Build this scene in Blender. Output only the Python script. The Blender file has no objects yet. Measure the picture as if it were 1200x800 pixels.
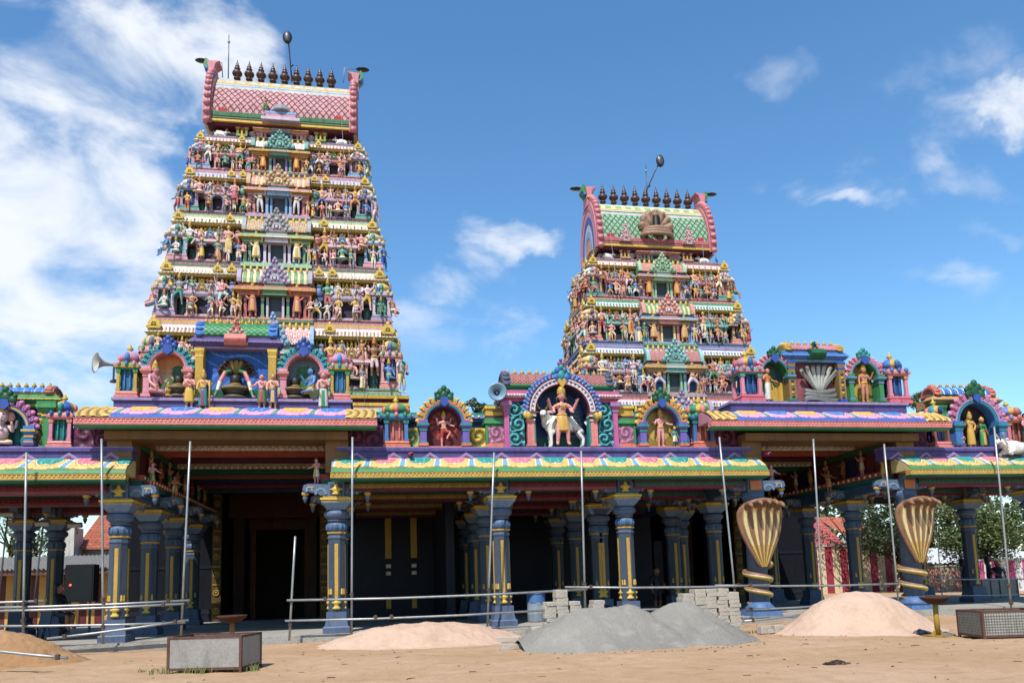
import bpy, bmesh, math, random
import numpy as np
from mathutils import Vector, Matrix, noise as mnoise
C = bpy.context.scene.collection
SC = bpy.context.scene
PI = math.pi
random.seed(7)
# ------------------------------------------------------------------ camera
F_PX, YAW, PITCH, ROLL, CY, EYE = 915.1, math.radians(10.35), math.radians(7.2), math.radians(-1.75), 564.7, 1.5
_r = Vector((math.cos(YAW), -math.sin(YAW), 0))
_f = Vector((math.sin(YAW)*math.cos(PITCH), math.cos(YAW)*math.cos(PITCH), math.sin(PITCH)))
_u = _r.cross(_f)
CR = _r*math.cos(ROLL) + _u*math.sin(ROLL)
CU = _u*math.cos(ROLL) - _r*math.sin(ROLL)
cam = bpy.data.cameras.new('camera'); camo = bpy.data.objects.new('camera', cam); C.objects.link(camo)
M = Matrix((CR, CU, -_f)).transposed().to_4x4(); M.translation = (0, 0, EYE)
camo.matrix_world = M
cam.sensor_width = 36.0; cam.lens = F_PX/1200*36
cam.shift_y = (CY-400)/1200
cam.clip_start = 0.2; cam.clip_end = 6000
SC.camera = camo
def pray(px, py): return _f + CR*((px-600)/F_PX) - CU*((py-CY)/F_PX)
def at(px, py, Y):
    d = pray(px, py); t = Y/d.y
    return d.x*t, EYE + d.z*t
def X_(px, Y, py=560): return at(px, py, Y)[0]
def Z_(py, Y, px=600): return at(px, py, Y)[1]
def gnd(px, py, z=0.0):
    d = pray(px, py); t = (z-EYE)/d.z
    return d.x*t, d.y*t
# ------------------------------------------------------------------ sky, sun, exposure
SUN_EL, SUN_AZ = math.radians(55), math.radians(26)      # azimuth: towards the left of straight-behind the camera
sdir = Vector((-math.sin(SUN_AZ)*math.cos(SUN_EL), -math.cos(SUN_AZ)*math.cos(SUN_EL), math.sin(SUN_EL)))
W = bpy.data.worlds.new('World'); SC.world = W; W.use_nodes = True
nt = W.node_tree; nt.nodes.clear()
def wn(t, **k):
    n = nt.nodes.new(t)
    for a, b in k.items(): setattr(n, a, b)
    return n
def wmath(op, a, b=None, c=None, clamp=False):
    n = wn('ShaderNodeMath', operation=op); n.use_clamp = clamp
    for i, v in enumerate((a, b, c)):
        if v is None: continue
        if isinstance(v, (int, float)): n.inputs[i].default_value = v
        else: nt.links.new(v, n.inputs[i])
    return n.outputs[0]
sky = wn('ShaderNodeTexSky', sky_type='NISHITA'); sky.sun_disc = False
sky.sun_elevation = SUN_EL; sky.sun_rotation = math.atan2(sdir.x, sdir.y)
sky.altitude = 0; sky.air_density = 1.0; sky.dust_density = 0.2; sky.ozone_density = 1.6
tc = wn('ShaderNodeTexCoord')
nrm = wn('ShaderNodeVectorMath', operation='NORMALIZE'); nt.links.new(tc.outputs['Generated'], nrm.inputs[0])
DIR0 = nrm.outputs[0]
wz = wn('ShaderNodeTexNoise'); wz.inputs['Scale'].default_value = 9.0; wz.inputs['Detail'].default_value = 5; wz.inputs['Roughness'].default_value = .6; nt.links.new(DIR0, wz.inputs['Vector'])
ws = wn('ShaderNodeVectorMath', operation='MULTIPLY_ADD'); nt.links.new(wz.outputs['Color'], ws.inputs[0]); ws.inputs[1].default_value = (.11, .11, .11); ws.inputs[2].default_value = (-.055, -.055, -.055)
wa = wn('ShaderNodeVectorMath', operation='ADD'); nt.links.new(DIR0, wa.inputs[0]); nt.links.new(ws.outputs[0], wa.inputs[1])
DIR = wa.outputs[0]
def wdot(v):
    n = wn('ShaderNodeVectorMath', operation='DOT_PRODUCT'); nt.links.new(DIR, n.inputs[0]); n.inputs[1].default_value = v
    return n.outputs['Value']
mp = wn('ShaderNodeMapping'); nt.links.new(DIR0, mp.inputs['Vector']); mp.inputs['Scale'].default_value = (1.0, 1.0, 1.7)
nz = wn('ShaderNodeTexNoise'); nz.inputs['Scale'].default_value = 7.0; nz.inputs['Detail'].default_value = 9; nz.inputs['Roughness'].default_value = 0.58
nz.inputs['Distortion'].default_value = 0.5
nt.links.new(mp.outputs[0], nz.inputs['Vector'])
BLOBS = [  # px, py, radius x, radius y, strength
    (60, 30, 240, 95, 1.0), (140, 80, 170, 85, .9), (40, 135, 150, 70, 1.0), (190, 20, 120, 55, .5), (10, 60, 120, 100, .6),
    (50, 300, 210, 130, .82), (110, 390, 190, 100, .75), (30, 230, 140, 60, .6), (10, 420, 200, 90, .7), (-180, 200, 300, 300, .8),
    (575, 282, 85, 42, .78), (540, 325, 75, 24, .6), (630, 292, 55, 28, .6), (540, 232, 30, 18, .45),
    (560, 385, 170, 60, .33), (500, 250, 120, 60, .2),
    (960, 224, 85, 26, .55), (1050, 185, 70, 22, .45), (910, 88, 40, 26, .30), (1010, 242, 60, 16, .4),
    (1165, 140, 85, 30, .52), (1200, 125, 60, 32, .45), (1100, 80, 70, 40, .33), (1150, 208, 80, 24, .4), (1140, 340, 50, 22, .42), (1060, 325, 60, 16, .34), (1160, 275, 50, 14, .42),
    (300, 20, 90, 50, .3), (640, 400, 130, 40, .28), (480, 365, 110, 30, .25)]
tot = None
for (px, py, rx, ry, s) in BLOBS:
    d = pray(px, py).normalized()
    rr = (CR - d*CR.dot(d)).normalized(); uu = rr.cross(d)*-1
    a = wmath('MULTIPLY', wdot(rr), F_PX/rx); b = wmath('MULTIPLY', wdot(uu), F_PX/ry)
    e = wmath('ADD', wmath('MULTIPLY', a, a), wmath('MULTIPLY', b, b))
    front = wmath('GREATER_THAN', wdot(d), 0.2)
    v = wmath('MULTIPLY', wmath('SUBTRACT', 1.0, e, clamp=True), front)
    v = wmath('MULTIPLY', v, s)
    tot = v if tot is None else wmath('ADD', tot, v)
# a general scatter of thin cloud away from the view
tot = wmath('MINIMUM', tot, 1.0)
nz2 = wn('ShaderNodeTexNoise'); nz2.inputs['Scale'].default_value = 3.2; nz2.inputs['Detail'].default_value = 5; nz2.inputs['Roughness'].default_value = 0.5
nt.links.new(mp.outputs[0], nz2.inputs['Vector'])
n2 = wmath('ADD', wmath('MULTIPLY', wmath('SUBTRACT', nz.outputs['Fac'], 0.5), 3.0), wmath('MULTIPLY', wmath('SUBTRACT', nz2.outputs['Fac'], 0.5), 2.6))
dens = wmath('ADD', wmath('MULTIPLY', tot, .95), n2)
gate = wmath('MULTIPLY', wmath('SUBTRACT', tot, 0.06), 1.7, clamp=True)
mr = wn('ShaderNodeMapRange'); mr.interpolation_type = 'SMOOTHSTEP'
nt.links.new(dens, mr.inputs['Value']); mr.inputs['From Min'].default_value = .22; mr.inputs['From Max'].default_value = 1.35
cl = wmath('MULTIPLY', mr.outputs[0], gate)
cl = wmath('MULTIPLY', cl, 0.92)
hs = wn('ShaderNodeHueSaturation'); hs.inputs['Saturation'].default_value = 1.2; hs.inputs['Value'].default_value = 1.0
nt.links.new(sky.outputs[0], hs.inputs['Color'])
mix = wn('ShaderNodeMix', data_type='RGBA'); nt.links.new(cl, mix.inputs['Factor'])
tint = wn('ShaderNodeMix', data_type='RGBA', blend_type='MULTIPLY'); tint.inputs['Factor'].default_value = 1.0
nt.links.new(hs.outputs[0], tint.inputs['A']); tint.inputs['B'].default_value = (.98, 1.09, 1.08, 1)
nt.links.new(tint.outputs['Result'], mix.inputs['A']); mix.inputs['B'].default_value = (5.0, 5.2, 5.5, 1)
bg = wn('ShaderNodeBackground'); bg.inputs['Strength'].default_value = 0.147
nt.links.new(mix.outputs['Result'], bg.inputs['Color'])
wo = wn('ShaderNodeOutputWorld'); nt.links.new(bg.outputs[0], wo.inputs['Surface'])
sun = bpy.data.lights.new('sun', 'SUN'); sun.energy = 4.9; sun.angle = math.radians(0.5); sun.color = (1, .965, .915)
suno = bpy.data.objects.new('sun', sun); C.objects.link(suno)
suno.rotation_euler = (-sdir).to_track_quat('-Z', 'Y').to_euler(); suno.location = (0, -20, 60)
SC.view_settings.view_transform = 'Standard'; SC.view_settings.look = 'None'
SC.view_settings.exposure = 0.42; SC.view_settings.gamma = 1.0
try:
    SC.cycles.max_bounces = 6; SC.cycles.diffuse_bounces = 2; SC.cycles.glossy_bounces = 2
    SC.cycles.use_denoising = True
except Exception: pass

# ------------------------------------------------------------------ colours and materials
def hx(h):
    h = h.lstrip('#'); o = []
    for i in (0, 2, 4):
        c = int(h[i:i+2], 16)/255
        o.append(c/12.92 if c <= .04045 else ((c+.055)/1.055)**2.4)
    return tuple(o)
K = {k: hx(v) for k, v in dict(
    purple='524882', lilac='9481ab', palelilac='c3b3c6', pink='cb8898', palepink='dcbab8', hotpink='a9526f', rose='b5626a', salmon='cd7158', orange='c97a3d',
    coral='d07a72', gold='c49a34', yellow='d3b13f', cream='dcc486', palecream='e2d8ba', white='dedbd2', teal='2b8a84', aqua='6fb5b5', paleaqua='a9d0cc',
    green='3c8450', dkgreen='1f5a3a', palegreen='8fb993', blue='2f63ab', skyblue='6ea0cc', navy='25305a', royal='274c9c', slate='4d6b96', dkslate='34485f',
    red='a93138', dkred='6e2730', maroon='5d2236', magenta='7d3a62', brown='6b4632', dkbrown='3d2a22', tan='b4885c', olive='8a7430', grey='8b8d92', dkgrey='47494e',
    black='17171a', skin='d2977c', skinpink='d4908a', skintan='b87b56', skinbrown='85553c', skinblue='4f7fb5', skingreen='4f8a76', skinwhite='c9c6c4', skingrey='7a828c', skingold='c99a4e').items()}
MATS = {}
def nodemat(name):
    m = bpy.data.materials.new(name); m.use_nodes = True; MATS[name] = m
    t = m.node_tree; return m, t, t.nodes['Principled BSDF']
def tnoise(t, scale, detail=4, rough=.55, coord='Object'):
    c = t.nodes.new('ShaderNodeTexCoord'); n = t.nodes.new('ShaderNodeTexNoise')
    n.inputs['Scale'].default_value = scale; n.inputs['Detail'].default_value = detail; n.inputs['Roughness'].default_value = rough
    t.links.new(c.outputs[coord], n.inputs['Vector']); return n
def ramp(t, src, stops):
    r = t.nodes.new('ShaderNodeValToRGB'); e = r.color_ramp.elements
    while len(e) < len(stops): e.new(.5)
    for i, (p, c) in enumerate(stops):
        e[i].position = p; e[i].color = (*c, 1) if len(c) == 3 else c
    t.links.new(src, r.inputs[0]); return r.outputs[0]
def mixc(t, fac, a, b, mode='MIX'):
    m = t.nodes.new('ShaderNodeMix'); m.data_type = 'RGBA'; m.blend_type = mode
    for v, s in ((fac, 'Factor'), (a, 'A'), (b, 'B')):
        if isinstance(v, (int, float)): m.inputs[s].default_value = v
        elif isinstance(v, tuple): m.inputs[s].default_value = (*v, 1)
        else: t.links.new(v, m.inputs[s])
    return m.outputs['Result']
def bumpn(t, b, src, strength, dist=.02):
    n = t.nodes.new('ShaderNodeBump'); n.inputs['Strength'].default_value = strength; n.inputs['Distance'].default_value = dist
    t.links.new(src, n.inputs['Height']); t.links.new(n.outputs[0], b.inputs['Normal'])
def paint_mat(name, rough=.5, wear=.28, dirt=(.25, .21, .17), bump=.25, nscale=2.2, spec=.2, metallic=0, sat=.95):
    m, t, b = nodemat(name)
    a = t.nodes.new('ShaderNodeVertexColor'); a.layer_name = 'Col'
    n1 = tnoise(t, nscale, 6, .65); n2 = tnoise(t, nscale*9, 3)
    f = ramp(t, n1.outputs['Fac'], [(.42, (0, 0, 0)), (.75, (wear, wear, wear))])
    c = mixc(t, f, a.outputs['Color'], mixc(t, .5, a.outputs['Color'], dirt, 'MULTIPLY'))
    mpn = t.nodes.new('ShaderNodeMapping'); gm = t.nodes.new('ShaderNodeNewGeometry'); t.links.new(gm.outputs['Position'], mpn.inputs['Vector']); mpn.inputs['Scale'].default_value = (7, 7, .9)
    ns = t.nodes.new('ShaderNodeTexNoise'); ns.inputs['Scale'].default_value = 1.0; ns.inputs['Detail'].default_value = 5; ns.inputs['Roughness'].default_value = .7; t.links.new(mpn.outputs[0], ns.inputs['Vector'])
    sf = ramp(t, ns.outputs['Fac'], [(.5, (0, 0, 0)), (.72, (wear*1.5, wear*1.5, wear*1.5))])
    c = mixc(t, sf, c, mixc(t, .75, c, dirt, 'MULTIPLY'))
    hv = t.nodes.new('ShaderNodeHueSaturation'); hv.inputs['Saturation'].default_value = sat; t.links.new(c, hv.inputs['Color']); c = hv.outputs[0]
    v = ramp(t, n2.outputs['Fac'], [(.25, (.80, .80, .80)), (.7, (1.08, 1.08, 1.08))])
    c = mixc(t, 1.0, mixc(t, 1.0, c, v, 'MULTIPLY'), (.86, .86, .86), 'MULTIPLY')
    t.links.new(c, b.inputs['Base Color']); b.inputs['Roughness'].default_value = rough
    b.inputs['Specular IOR Level'].default_value = spec; b.inputs['Metallic'].default_value = metallic
    bumpn(t, b, n2.outputs['Fac'], bump, .01)
    return m
paint_mat('painted_plaster', wear=.4); paint_mat('enamel_paint', .48, .36, spec=.28)
paint_mat('rough_surface', .9, .5, bump=.6, spec=.15)
paint_mat('galvanised_steel', .42, .35, (.2, .18, .16), .15, 6, .5, .55)
paint_mat('dark_metal', .4, .2, spec=.5)
paint_mat('leaf', .6, .5, (.3, .4, .2), .1, .5, .3)
def sand_mat(name, c1, c2, c3, bump=.7, fine=60):
    m, t, b = nodemat(name)
    n1 = tnoise(t, .35, 5, .6); n2 = tnoise(t, 2.4, 6, .65); n3 = tnoise(t, fine, 3, .6)
    c = mixc(t, ramp(t, n1.outputs['Fac'], [(.35, (0, 0, 0)), (.68, (1, 1, 1))]), c1, c2)
    c = mixc(t, ramp(t, n2.outputs['Fac'], [(.5, (0, 0, 0)), (.78, (.8, .8, .8))]), c, c3)
    v = ramp(t, n3.outputs['Fac'], [(.3, (.78, .78, .78)), (.7, (1.12, 1.12, 1.12))])
    c = mixc(t, 1.0, c, v, 'MULTIPLY')
    t.links.new(c, b.inputs['Base Color']); b.inputs['Roughness'].default_value = .95; b.inputs['Specular IOR Level'].default_value = .1
    h = t.nodes.new('ShaderNodeMath'); h.operation = 'ADD'
    k = t.nodes.new('ShaderNodeMath'); k.operation = 'MULTIPLY'; k.inputs[1].default_value = 3.0
    t.links.new(n2.outputs['Fac'], k.inputs[0]); t.links.new(k.outputs[0], h.inputs[0]); t.links.new(n3.outputs['Fac'], h.inputs[1])
    bumpn(t, b, h.outputs[0], bump, .05)
    return m
sand_mat('sandy_ground', hx('b99a7c'), hx('ab8a68'), hx('9f7f60'))
sand_mat('pink_sand', hx('c0a48e'), hx('b79983'), hx('a98c76'), .5)
sand_mat('orange_sand', hx('a98460'), hx('9a7551'), hx('866444'), .6)
sand_mat('stone_dust', hx('88837a'), hx('78736b'), hx('9a958b'), .6, 45)
sand_mat('concrete', hx('9a958c'), hx('8a857d'), hx('777168'), .3, 30)
sand_mat('paver', hx('b0a698'), hx('9f9587'), hx('8d8375'), .4, 40)

# ------------------------------------------------------------------ mesh builder
class MB:
    def __init__(s): s.v = []; s.f = []; s.c = []; s.sm = []; s.M = None
    def add(s, vs, fs, col, smooth=False):
        b = len(s.v)
        if s.M is not None: vs = [tuple(s.M @ Vector(p)) for p in vs]
        s.v.extend(vs)
        per = isinstance(col, list)
        for i, f in enumerate(fs):
            s.f.append([q+b for q in f]); s.c.append(col[i] if per else col); s.sm.append(smooth)
        return s
    def box(s, x0, x1, y0, y1, z0, z1, c): return s.frus(x0, x1, y0, y1, z0, x0, x1, y0, y1, z1, c)
    def frus(s, x0, x1, y0, y1, z0, a0, a1, b0, b1, z1, c):
        v = [(x0, y0, z0), (x1, y0, z0), (x1, y1, z0), (x0, y1, z0), (a0, b0, z1), (a1, b0, z1), (a1, b1, z1), (a0, b1, z1)]
        return s.add(v, [(3, 2, 1, 0), (4, 5, 6, 7), (0, 1, 5, 4), (1, 2, 6, 5), (2, 3, 7, 6), (3, 0, 4, 7)], c)
    def bc(s, cx, cy, cz, sx, sy, sz, c): return s.box(cx-sx/2, cx+sx/2, cy-sy/2, cy+sy/2, cz-sz/2, cz+sz/2, c)
    def stack(s, cx, cy, z, rows, sy=1.0):
        """rows of (half width bottom, half width top, height, colour) piled up; square plan"""
        for (a, b, h, c) in rows:
            s.frus(cx-a, cx+a, cy-a*sy, cy+a*sy, z, cx-b, cx+b, cy-b*sy, cy+b*sy, z+h, c); z += h
        return z
    def lathe(s, prof, n, c, cx=0, cy=0, cz=0, sy=1.0, a0=0.0, smooth=True, cols=None, stripe=None):
        vs = []; fs = []; cc = []
        for (r, z) in prof:
            for i in range(n):
                a = a0+2*PI*i/n; vs.append((cx+r*math.cos(a), cy+r*math.sin(a)*sy, cz+z))
        for j in range(len(prof)-1):
            for i in range(n):
                k = (i+1) % n
                fs.append((j*n+i, j*n+k, (j+1)*n+k, (j+1)*n+i))
                cc.append(stripe(i, j) if stripe else (cols[j] if cols else c))
        fs.append(tuple(range(n-1, -1, -1))); cc.append(cc[0])
        m = len(prof)-1; fs.append(tuple(m*n+i for i in range(n))); cc.append(cc[-1])
        return s.add(vs, fs, cc, smooth)
    def prism_y(s, poly, y0, y1, c, ce=None):
        n = len(poly)
        v = [(x, y0, z) for x, z in poly]+[(x, y1, z) for x, z in poly]
        a = sum(poly[i][0]*poly[(i+1) % n][1]-poly[(i+1) % n][0]*poly[i][1] for i in range(n))
        o = list(range(n))
        if a < 0: o = o[::-1]
        fs = [tuple(o), tuple(n+i for i in o[::-1])]
        for i in range(n):
            p, q = o[i], o[(i+1) % n]; fs.append((q, p, p+n, q+n))
        return s.add(v, fs, [c, c]+[ce or c]*n)
    def prism_x(s, poly, x0, x1, c):
        M0 = s.M; R = Matrix(((0, -1, 0, 0), (1, 0, 0, 0), (0, 0, 1, 0), (0, 0, 0, 1)))
        s.M = (M0 @ R) if M0 is not None else R
        s.prism_y(poly, -x1, -x0, c); s.M = M0; return s
    def tube(s, pts, r, n, c, stripe=None, smooth=True, fix=None):
        pts = [Vector(p) for p in pts]; N = len(pts); vs = []; fs = []; cc = []
        rs = r if isinstance(r, (list, tuple)) else [r]*N
        up = None
        for i in range(N):
            d = (pts[min(i+1, N-1)]-pts[max(i-1, 0)]).normalized()
            if up is None:
                up = Vector((0, 0, 1)) if abs(d.z) < .9 else Vector((0, 1, 0))
            if fix: up = Vector(fix)
            up = (up-d*up.dot(d)).normalized(); sd = d.cross(up)
            for k in range(n):
                a = 2*PI*k/n; vs.append(tuple(pts[i]+(up*math.cos(a)+sd*math.sin(a))*rs[i]))
        for i in range(N-1):
            for k in range(n):
                q = (k+1) % n; fs.append((i*n+q, i*n+k, (i+1)*n+k, (i+1)*n+q)); cc.append(stripe(i, k) if stripe else c)
        fs.append(tuple(range(n))); cc.append(cc[0]); fs.append(tuple((N-1)*n+k for k in range(n-1, -1, -1))); cc.append(cc[-1])
        return s.add(vs, fs, cc, smooth)
    def ball(s, x, y, z, rx, ry, rz, c, nu=10, nv=6, stripe=None):
        prof = [(math.sin(PI*j/nv), -math.cos(PI*j/nv)) for j in range(nv+1)]
        prof[0] = (.02, -1); prof[-1] = (.02, 1)
        M0 = s.M; T = Matrix.Translation((x, y, z)) @ Matrix.Diagonal((rx, ry, rz, 1))
        s.M = (M0 @ T) if M0 is not None else T
        s.lathe(prof, nu, c, stripe=stripe); s.M = M0; return s
    def grid(s, pos, nu, nv, col, smooth=True, flip=False):
        vs = [pos(i/nu, j/nv) for j in range(nv+1) for i in range(nu+1)]
        fs = []; cc = []
        for j in range(nv):
            for i in range(nu):
                a = j*(nu+1)+i; q = (a, a+1, a+nu+2, a+nu+1)
                fs.append(q[::-1] if flip else q); cc.append(col((i+.5)/nu, (j+.5)/nv) if callable(col) else col)
        return s.add(vs, fs, cc, smooth)
    def archband(s, cx, cz, ri, ro, y0, y1, c, a0=0, a1=PI, n=20, sz=1.0, alt=None):
        """annular sector in the XZ plane, extruded along Y"""
        vs = []; fs = []; cc = []
        for i in range(n+1):
            a = a0+(a1-a0)*i/n; ca, sa = math.cos(a), math.sin(a)*sz
            vs += [(cx+ri*ca, y0, cz+ri*sa), (cx+ro*ca, y0, cz+ro*sa), (cx+ro*ca, y1, cz+ro*sa), (cx+ri*ca, y1, cz+ri*sa)]
        for i in range(n):
            b = i*4; d = b+4; k = (alt[i % len(alt)] if alt else c)
            for (p, q) in ((0, 1), (1, 2), (2, 3), (3, 0)):
                fs.append((b+p, d+p, d+q, b+q)[::-1]); cc.append(k)
        fs.append((0, 1, 2, 3)); cc.append(cc[0]); fs.append((n*4+3, n*4+2, n*4+1, n*4)); cc.append(cc[-1])
        return s.add(vs, fs, cc)
    def mesh(s, name, mat):
        me = bpy.data.meshes.new(name); me.from_pydata([tuple(v) for v in s.v], [], s.f); 
        ca = me.color_attributes.new('Col', 'FLOAT_COLOR', 'CORNER')
        n = np.array([len(f) for f in s.f]); cols = np.ones((len(s.f), 4), np.float32)
        cols[:, :3] = np.array([c[:3] for c in s.c], np.float32)
        ca.data.foreach_set('color', np.repeat(cols, n, axis=0).ravel())
        me.polygons.foreach_set('use_smooth', np.array(s.sm, bool))
        me.materials.append(MATS[mat]); me.update(); return me
    def build(s, name, parent=None, loc=(0, 0, 0), rz=0, mat='painted_plaster'):
        return link(name, s.mesh(name, mat), parent, loc, rz)
def link(name, me, parent=None, loc=(0, 0, 0), rz=0, sc=1):
    o = bpy.data.objects.new(name, me); C.objects.link(o)
    if parent is not None: o.parent = parent
    o.location = loc; o.rotation_euler = (0, 0, rz)
    if sc != 1: o.scale = (sc, sc, sc) if isinstance(sc, (int, float)) else sc
    return o
def tag(o, label, cat, group=None, kind=None):
    o['label'] = label; o['category'] = cat
    if group: o['group'] = group
    if kind: o['kind'] = kind
    return o
def thing(name, label, cat, loc=(0, 0, 0), rz=0, group=None):
    o = link(name, None, None, loc, rz); return tag(o, label, cat, group)
def structure(o): o['kind'] = 'structure'; return o
def copy_tree(o, parent=None):
    c = o.copy(); C.objects.link(c)
    if parent is not None: c.parent = parent
    for ch in list(o.children): copy_tree(ch, c)
    return c
def lerp(a, b, t): return a+(b-a)*t
def shade(c, k): return tuple(min(1, x*k) for x in c)
# ------------------------------------------------------------------ figures grown from skeletons
def skin_geo(verts, edges, radii, sub=1, root=0):
    me = bpy.data.meshes.new('tmp'); me.from_pydata(verts, edges, [])
    o = bpy.data.objects.new('tmp', me); C.objects.link(o)
    sk = o.modifiers.new('s', 'SKIN'); sk.use_smooth_shade = True
    for i, r in enumerate(radii):
        d = me.skin_vertices[0].data[i]; d.radius = (r, r); d.use_root = (i == root)
    sb = o.modifiers.new('b', 'SUBSURF'); sb.levels = sub; sb.render_levels = sub
    dg = bpy.context.evaluated_depsgraph_get(); dg.update()
    ev = o.evaluated_get(dg); em = ev.to_mesh()
    vs = [tuple(v.co) for v in em.vertices]; fs = [tuple(p.vertices) for p in em.polygons]
    ev.to_mesh_clear(); bpy.data.objects.remove(o); bpy.data.meshes.remove(me)
    V = np.array(vs); cen = np.array([V[list(f)].mean(0) for f in fs])
    P = np.array(verts); best = np.full(len(fs), 1e9); idx = np.zeros(len(fs), int)
    for k, (a, b) in enumerate(edges):
        d = P[b]-P[a]; L = max((d*d).sum(), 1e-9); t = np.clip(((cen-P[a])@d)/L, 0, 1)
        r = radii[a]*(1-t)+radii[b]*t
        dist = np.linalg.norm(cen-(P[a]+t[:, None]*d), axis=1)-r*.6
        m = dist < best; best[m] = dist[m]; idx[m] = k
    return vs, fs, idx
ARMS = dict(  # elbow, hand for the figure's +x side, relative to the standing frame
    down=((.155, .0, .635), (.165, -.05, .49)), akimbo=((.2, .0, .66), (.115, -.05, .56)), raise_=((.185, -.03, .66), (.2, -.12, .80)),
    pray=((.15, -.04, .64), (.025, -.13, .715)), out=((.2, -.01, .68), (.28, -.09, .64)), up=((.2, 0, .83), (.23, -.03, .99)),
    wide=((.21, 0, .76), (.32, -.02, .82)), rest=((.16, -.05, .63), (.14, -.16, .54)), god=((.20, -.03, .665), (.25, -.11, .80)), staff=((.17, -.03, .65), (.24, -.12, .68)))
LEGS = dict(  # hip, knee, ankle, toe and pelvis height
    stand=((.055, 0, .49), (.065, -.015, .27), (.065, .01, .045), (.08, -.075, .02)),
    walk=((.055, 0, .49), (.085, -.05, .27), (.1, -.02, .045), (.115, -.1, .02)),
    wide=((.06, 0, .46), (.18, -.06, .30), (.16, .0, .045), (.2, -.07, .02)),
    dance=((.06, 0, .48), (.21, -.09, .44), (.10, -.10, .28), (.08, -.14, .22)),
    sit=((.06, -.03, .47), (.09, -.21, .46), (.085, -.2, .24), (.09, -.27, .21)),
    cross=((.07, -.03, .46), (.22, -.13, .43), (.03, -.2, .42), (-.03, -.22, .42)))
GEO = {}
def fig_geo(arm_r='down', arm_l='down', leg_r='stand', leg_l='stand', four=False, sub=1, slim=1.0):
    key = (arm_r, arm_l, leg_r, leg_l, four, sub, slim)
    if key in GEO: return GEO[key]
    V = []; R = []; E = []; T = []
    def v(p, r): V.append(p); R.append(r); return len(V)-1
    def e(a, b, t): E.append((a, b)); T.append(t)
    pel = v((0, 0, .52), .082); wa = v((0, -.005, .61), .066*slim); ch = v((0, -.005, .735), .088*slim); nk = v((0, 0, .835), .034); hd = v((0, -.012, .905), .05); ht = v((0, -.012, .945), .042)
    e(pel, wa, 'torso'); e(wa, ch, 'torso'); e(ch, nk, 'torso'); e(nk, hd, 'head'); e(hd, ht, 'head')
    for sx, ak, lk in ((-1, arm_r, leg_r), (1, arm_l, leg_l)):
        m = lambda p: (p[0]*sx, p[1], p[2])
        sh = v(m((.118, .005, .785)), .046); el = v(m(ARMS[ak][0]), .034); hn = v(m(ARMS[ak][1]), .024)
        a, b = Vector(m(ARMS[ak][0])), Vector(m(ARMS[ak][1])); tip = b+(b-a).normalized()*.055
        hh = v(tuple(tip), .02)
        e(ch, sh, 'sleeve'); e(sh, el, 'sleeve'); e(el, hn, 'arm'); e(hn, hh, 'arm')
        if four:
            el2 = v(m((.2, .045, .76) if ak != 'god' else (.16, -.03, .655)), .03); h2 = v(m((.235, .0, .92) if ak != 'god' else (.17, -.16, .60)), .022); e(sh, el2, 'arm'); e(el2, h2, 'arm')
        L = LEGS[lk]
        hip = v(m(L[0]), .068); kn = v(m(L[1]), .047); an = v(m(L[2]), .03); to = v(m(L[3]), .024)
        e(pel, hip, 'thigh'); e(hip, kn, 'thigh'); e(kn, an, 'shin'); e(an, to, 'foot')
    g = skin_geo(V, E, R, sub)
    GEO[key] = (g, T, V)
    return GEO[key]
def add_crown(mb, style, col, hair, z=.966):
    if style == 'tall':
        mb.lathe([(.062, -.035), (.068, -.01), (.056, .02), (.062, .03), (.045, .075), (.05, .085), (.03, .125), (.012, .165), (.004, .185)], 10, col, 0, -.008, z, cols=None)
    elif style == 'god':
        mb.ball(0, .02, z-.045, .075, .062, .085, hair, 12, 8); mb.lathe([(.056, -.02), (.066, .0), (.06, .03), (.064, .04), (.05, .07), (.03, .10), (.012, .125)], 12, col, 0, -.008, z)
        for q in (-1, 1): mb.ball(q*.07, .0, z-.1, .03, .035, .06, hair, 8, 6)
    elif style == 'flat':
        mb.lathe([(.06, -.05), (.07, -.01), (.06, .03), (.03, .06), (.01, .085)], 10, col, 0, -.005, z)
    elif style == 'bun':
        mb.ball(0, .012, z-.03, .06, .055, .055, hair, 10, 6); mb.ball(0, .02, z+.035, .03, .03, .03, hair, 8, 5)
    elif style == 'hair':
        mb.ball(0, .016, z-.03, .063, .058, .058, hair, 10, 6); mb.ball(0, .035, z-.09, .055, .035, .06, hair, 8, 5)
    elif style == 'bald':
        pass
def add_face(mb, skin):
    mb.ball(0, -.018, .918, .05, .055, .062, skin, 14, 10)
    for sx in (-1, 1):
        mb.ball(sx*.019, -.064, .926, .0125, .008, .0075, K['white'], 8, 5); mb.ball(sx*.019, -.0715, .926, .005, .004, .005, K['black'], 6, 4)
        mb.ball(sx*.019, -.066, .941, .014, .006, .003, K['black'], 8, 4)
        mb.ball(sx*.051, -.012, .918, .008, .014, .018, skin, 8, 5)
    mb.tube([(0, -.066, .93), (0, -.078, .912), (0, -.07, .906)], [.004, .0085, .004], 6, skin)
    mb.ball(0, -.066, .889, .014, .007, .005, K['rose'], 8, 4)
def add_hand(mb, a, b, skin, curl=.35):
    a, b = Vector(a), Vector(b); d = (b-a).normalized()
    side = d.cross(Vector((0, 1, 0))); side = side.normalized() if side.length > .1 else Vector((1, 0, 0))
    fw = side.cross(d).normalized()
    if fw.y > 0: fw = -fw
    base = b+d*.035
    for k, L in enumerate((.036, .043, .04, .031)):
        p = base+side*(k-1.5)*.0105
        mb.tube([p, p+d*L*.55+fw*.004, p+d*L+fw*L*curl], [.0062, .0058, .0045], 6, skin)
    p = b+d*.008+side*.018; mb.tube([p, p+side*.016+d*.014+fw*.008, p+side*.018+d*.034+fw*.012], [.0072, .0065, .005], 6, skin)
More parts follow.
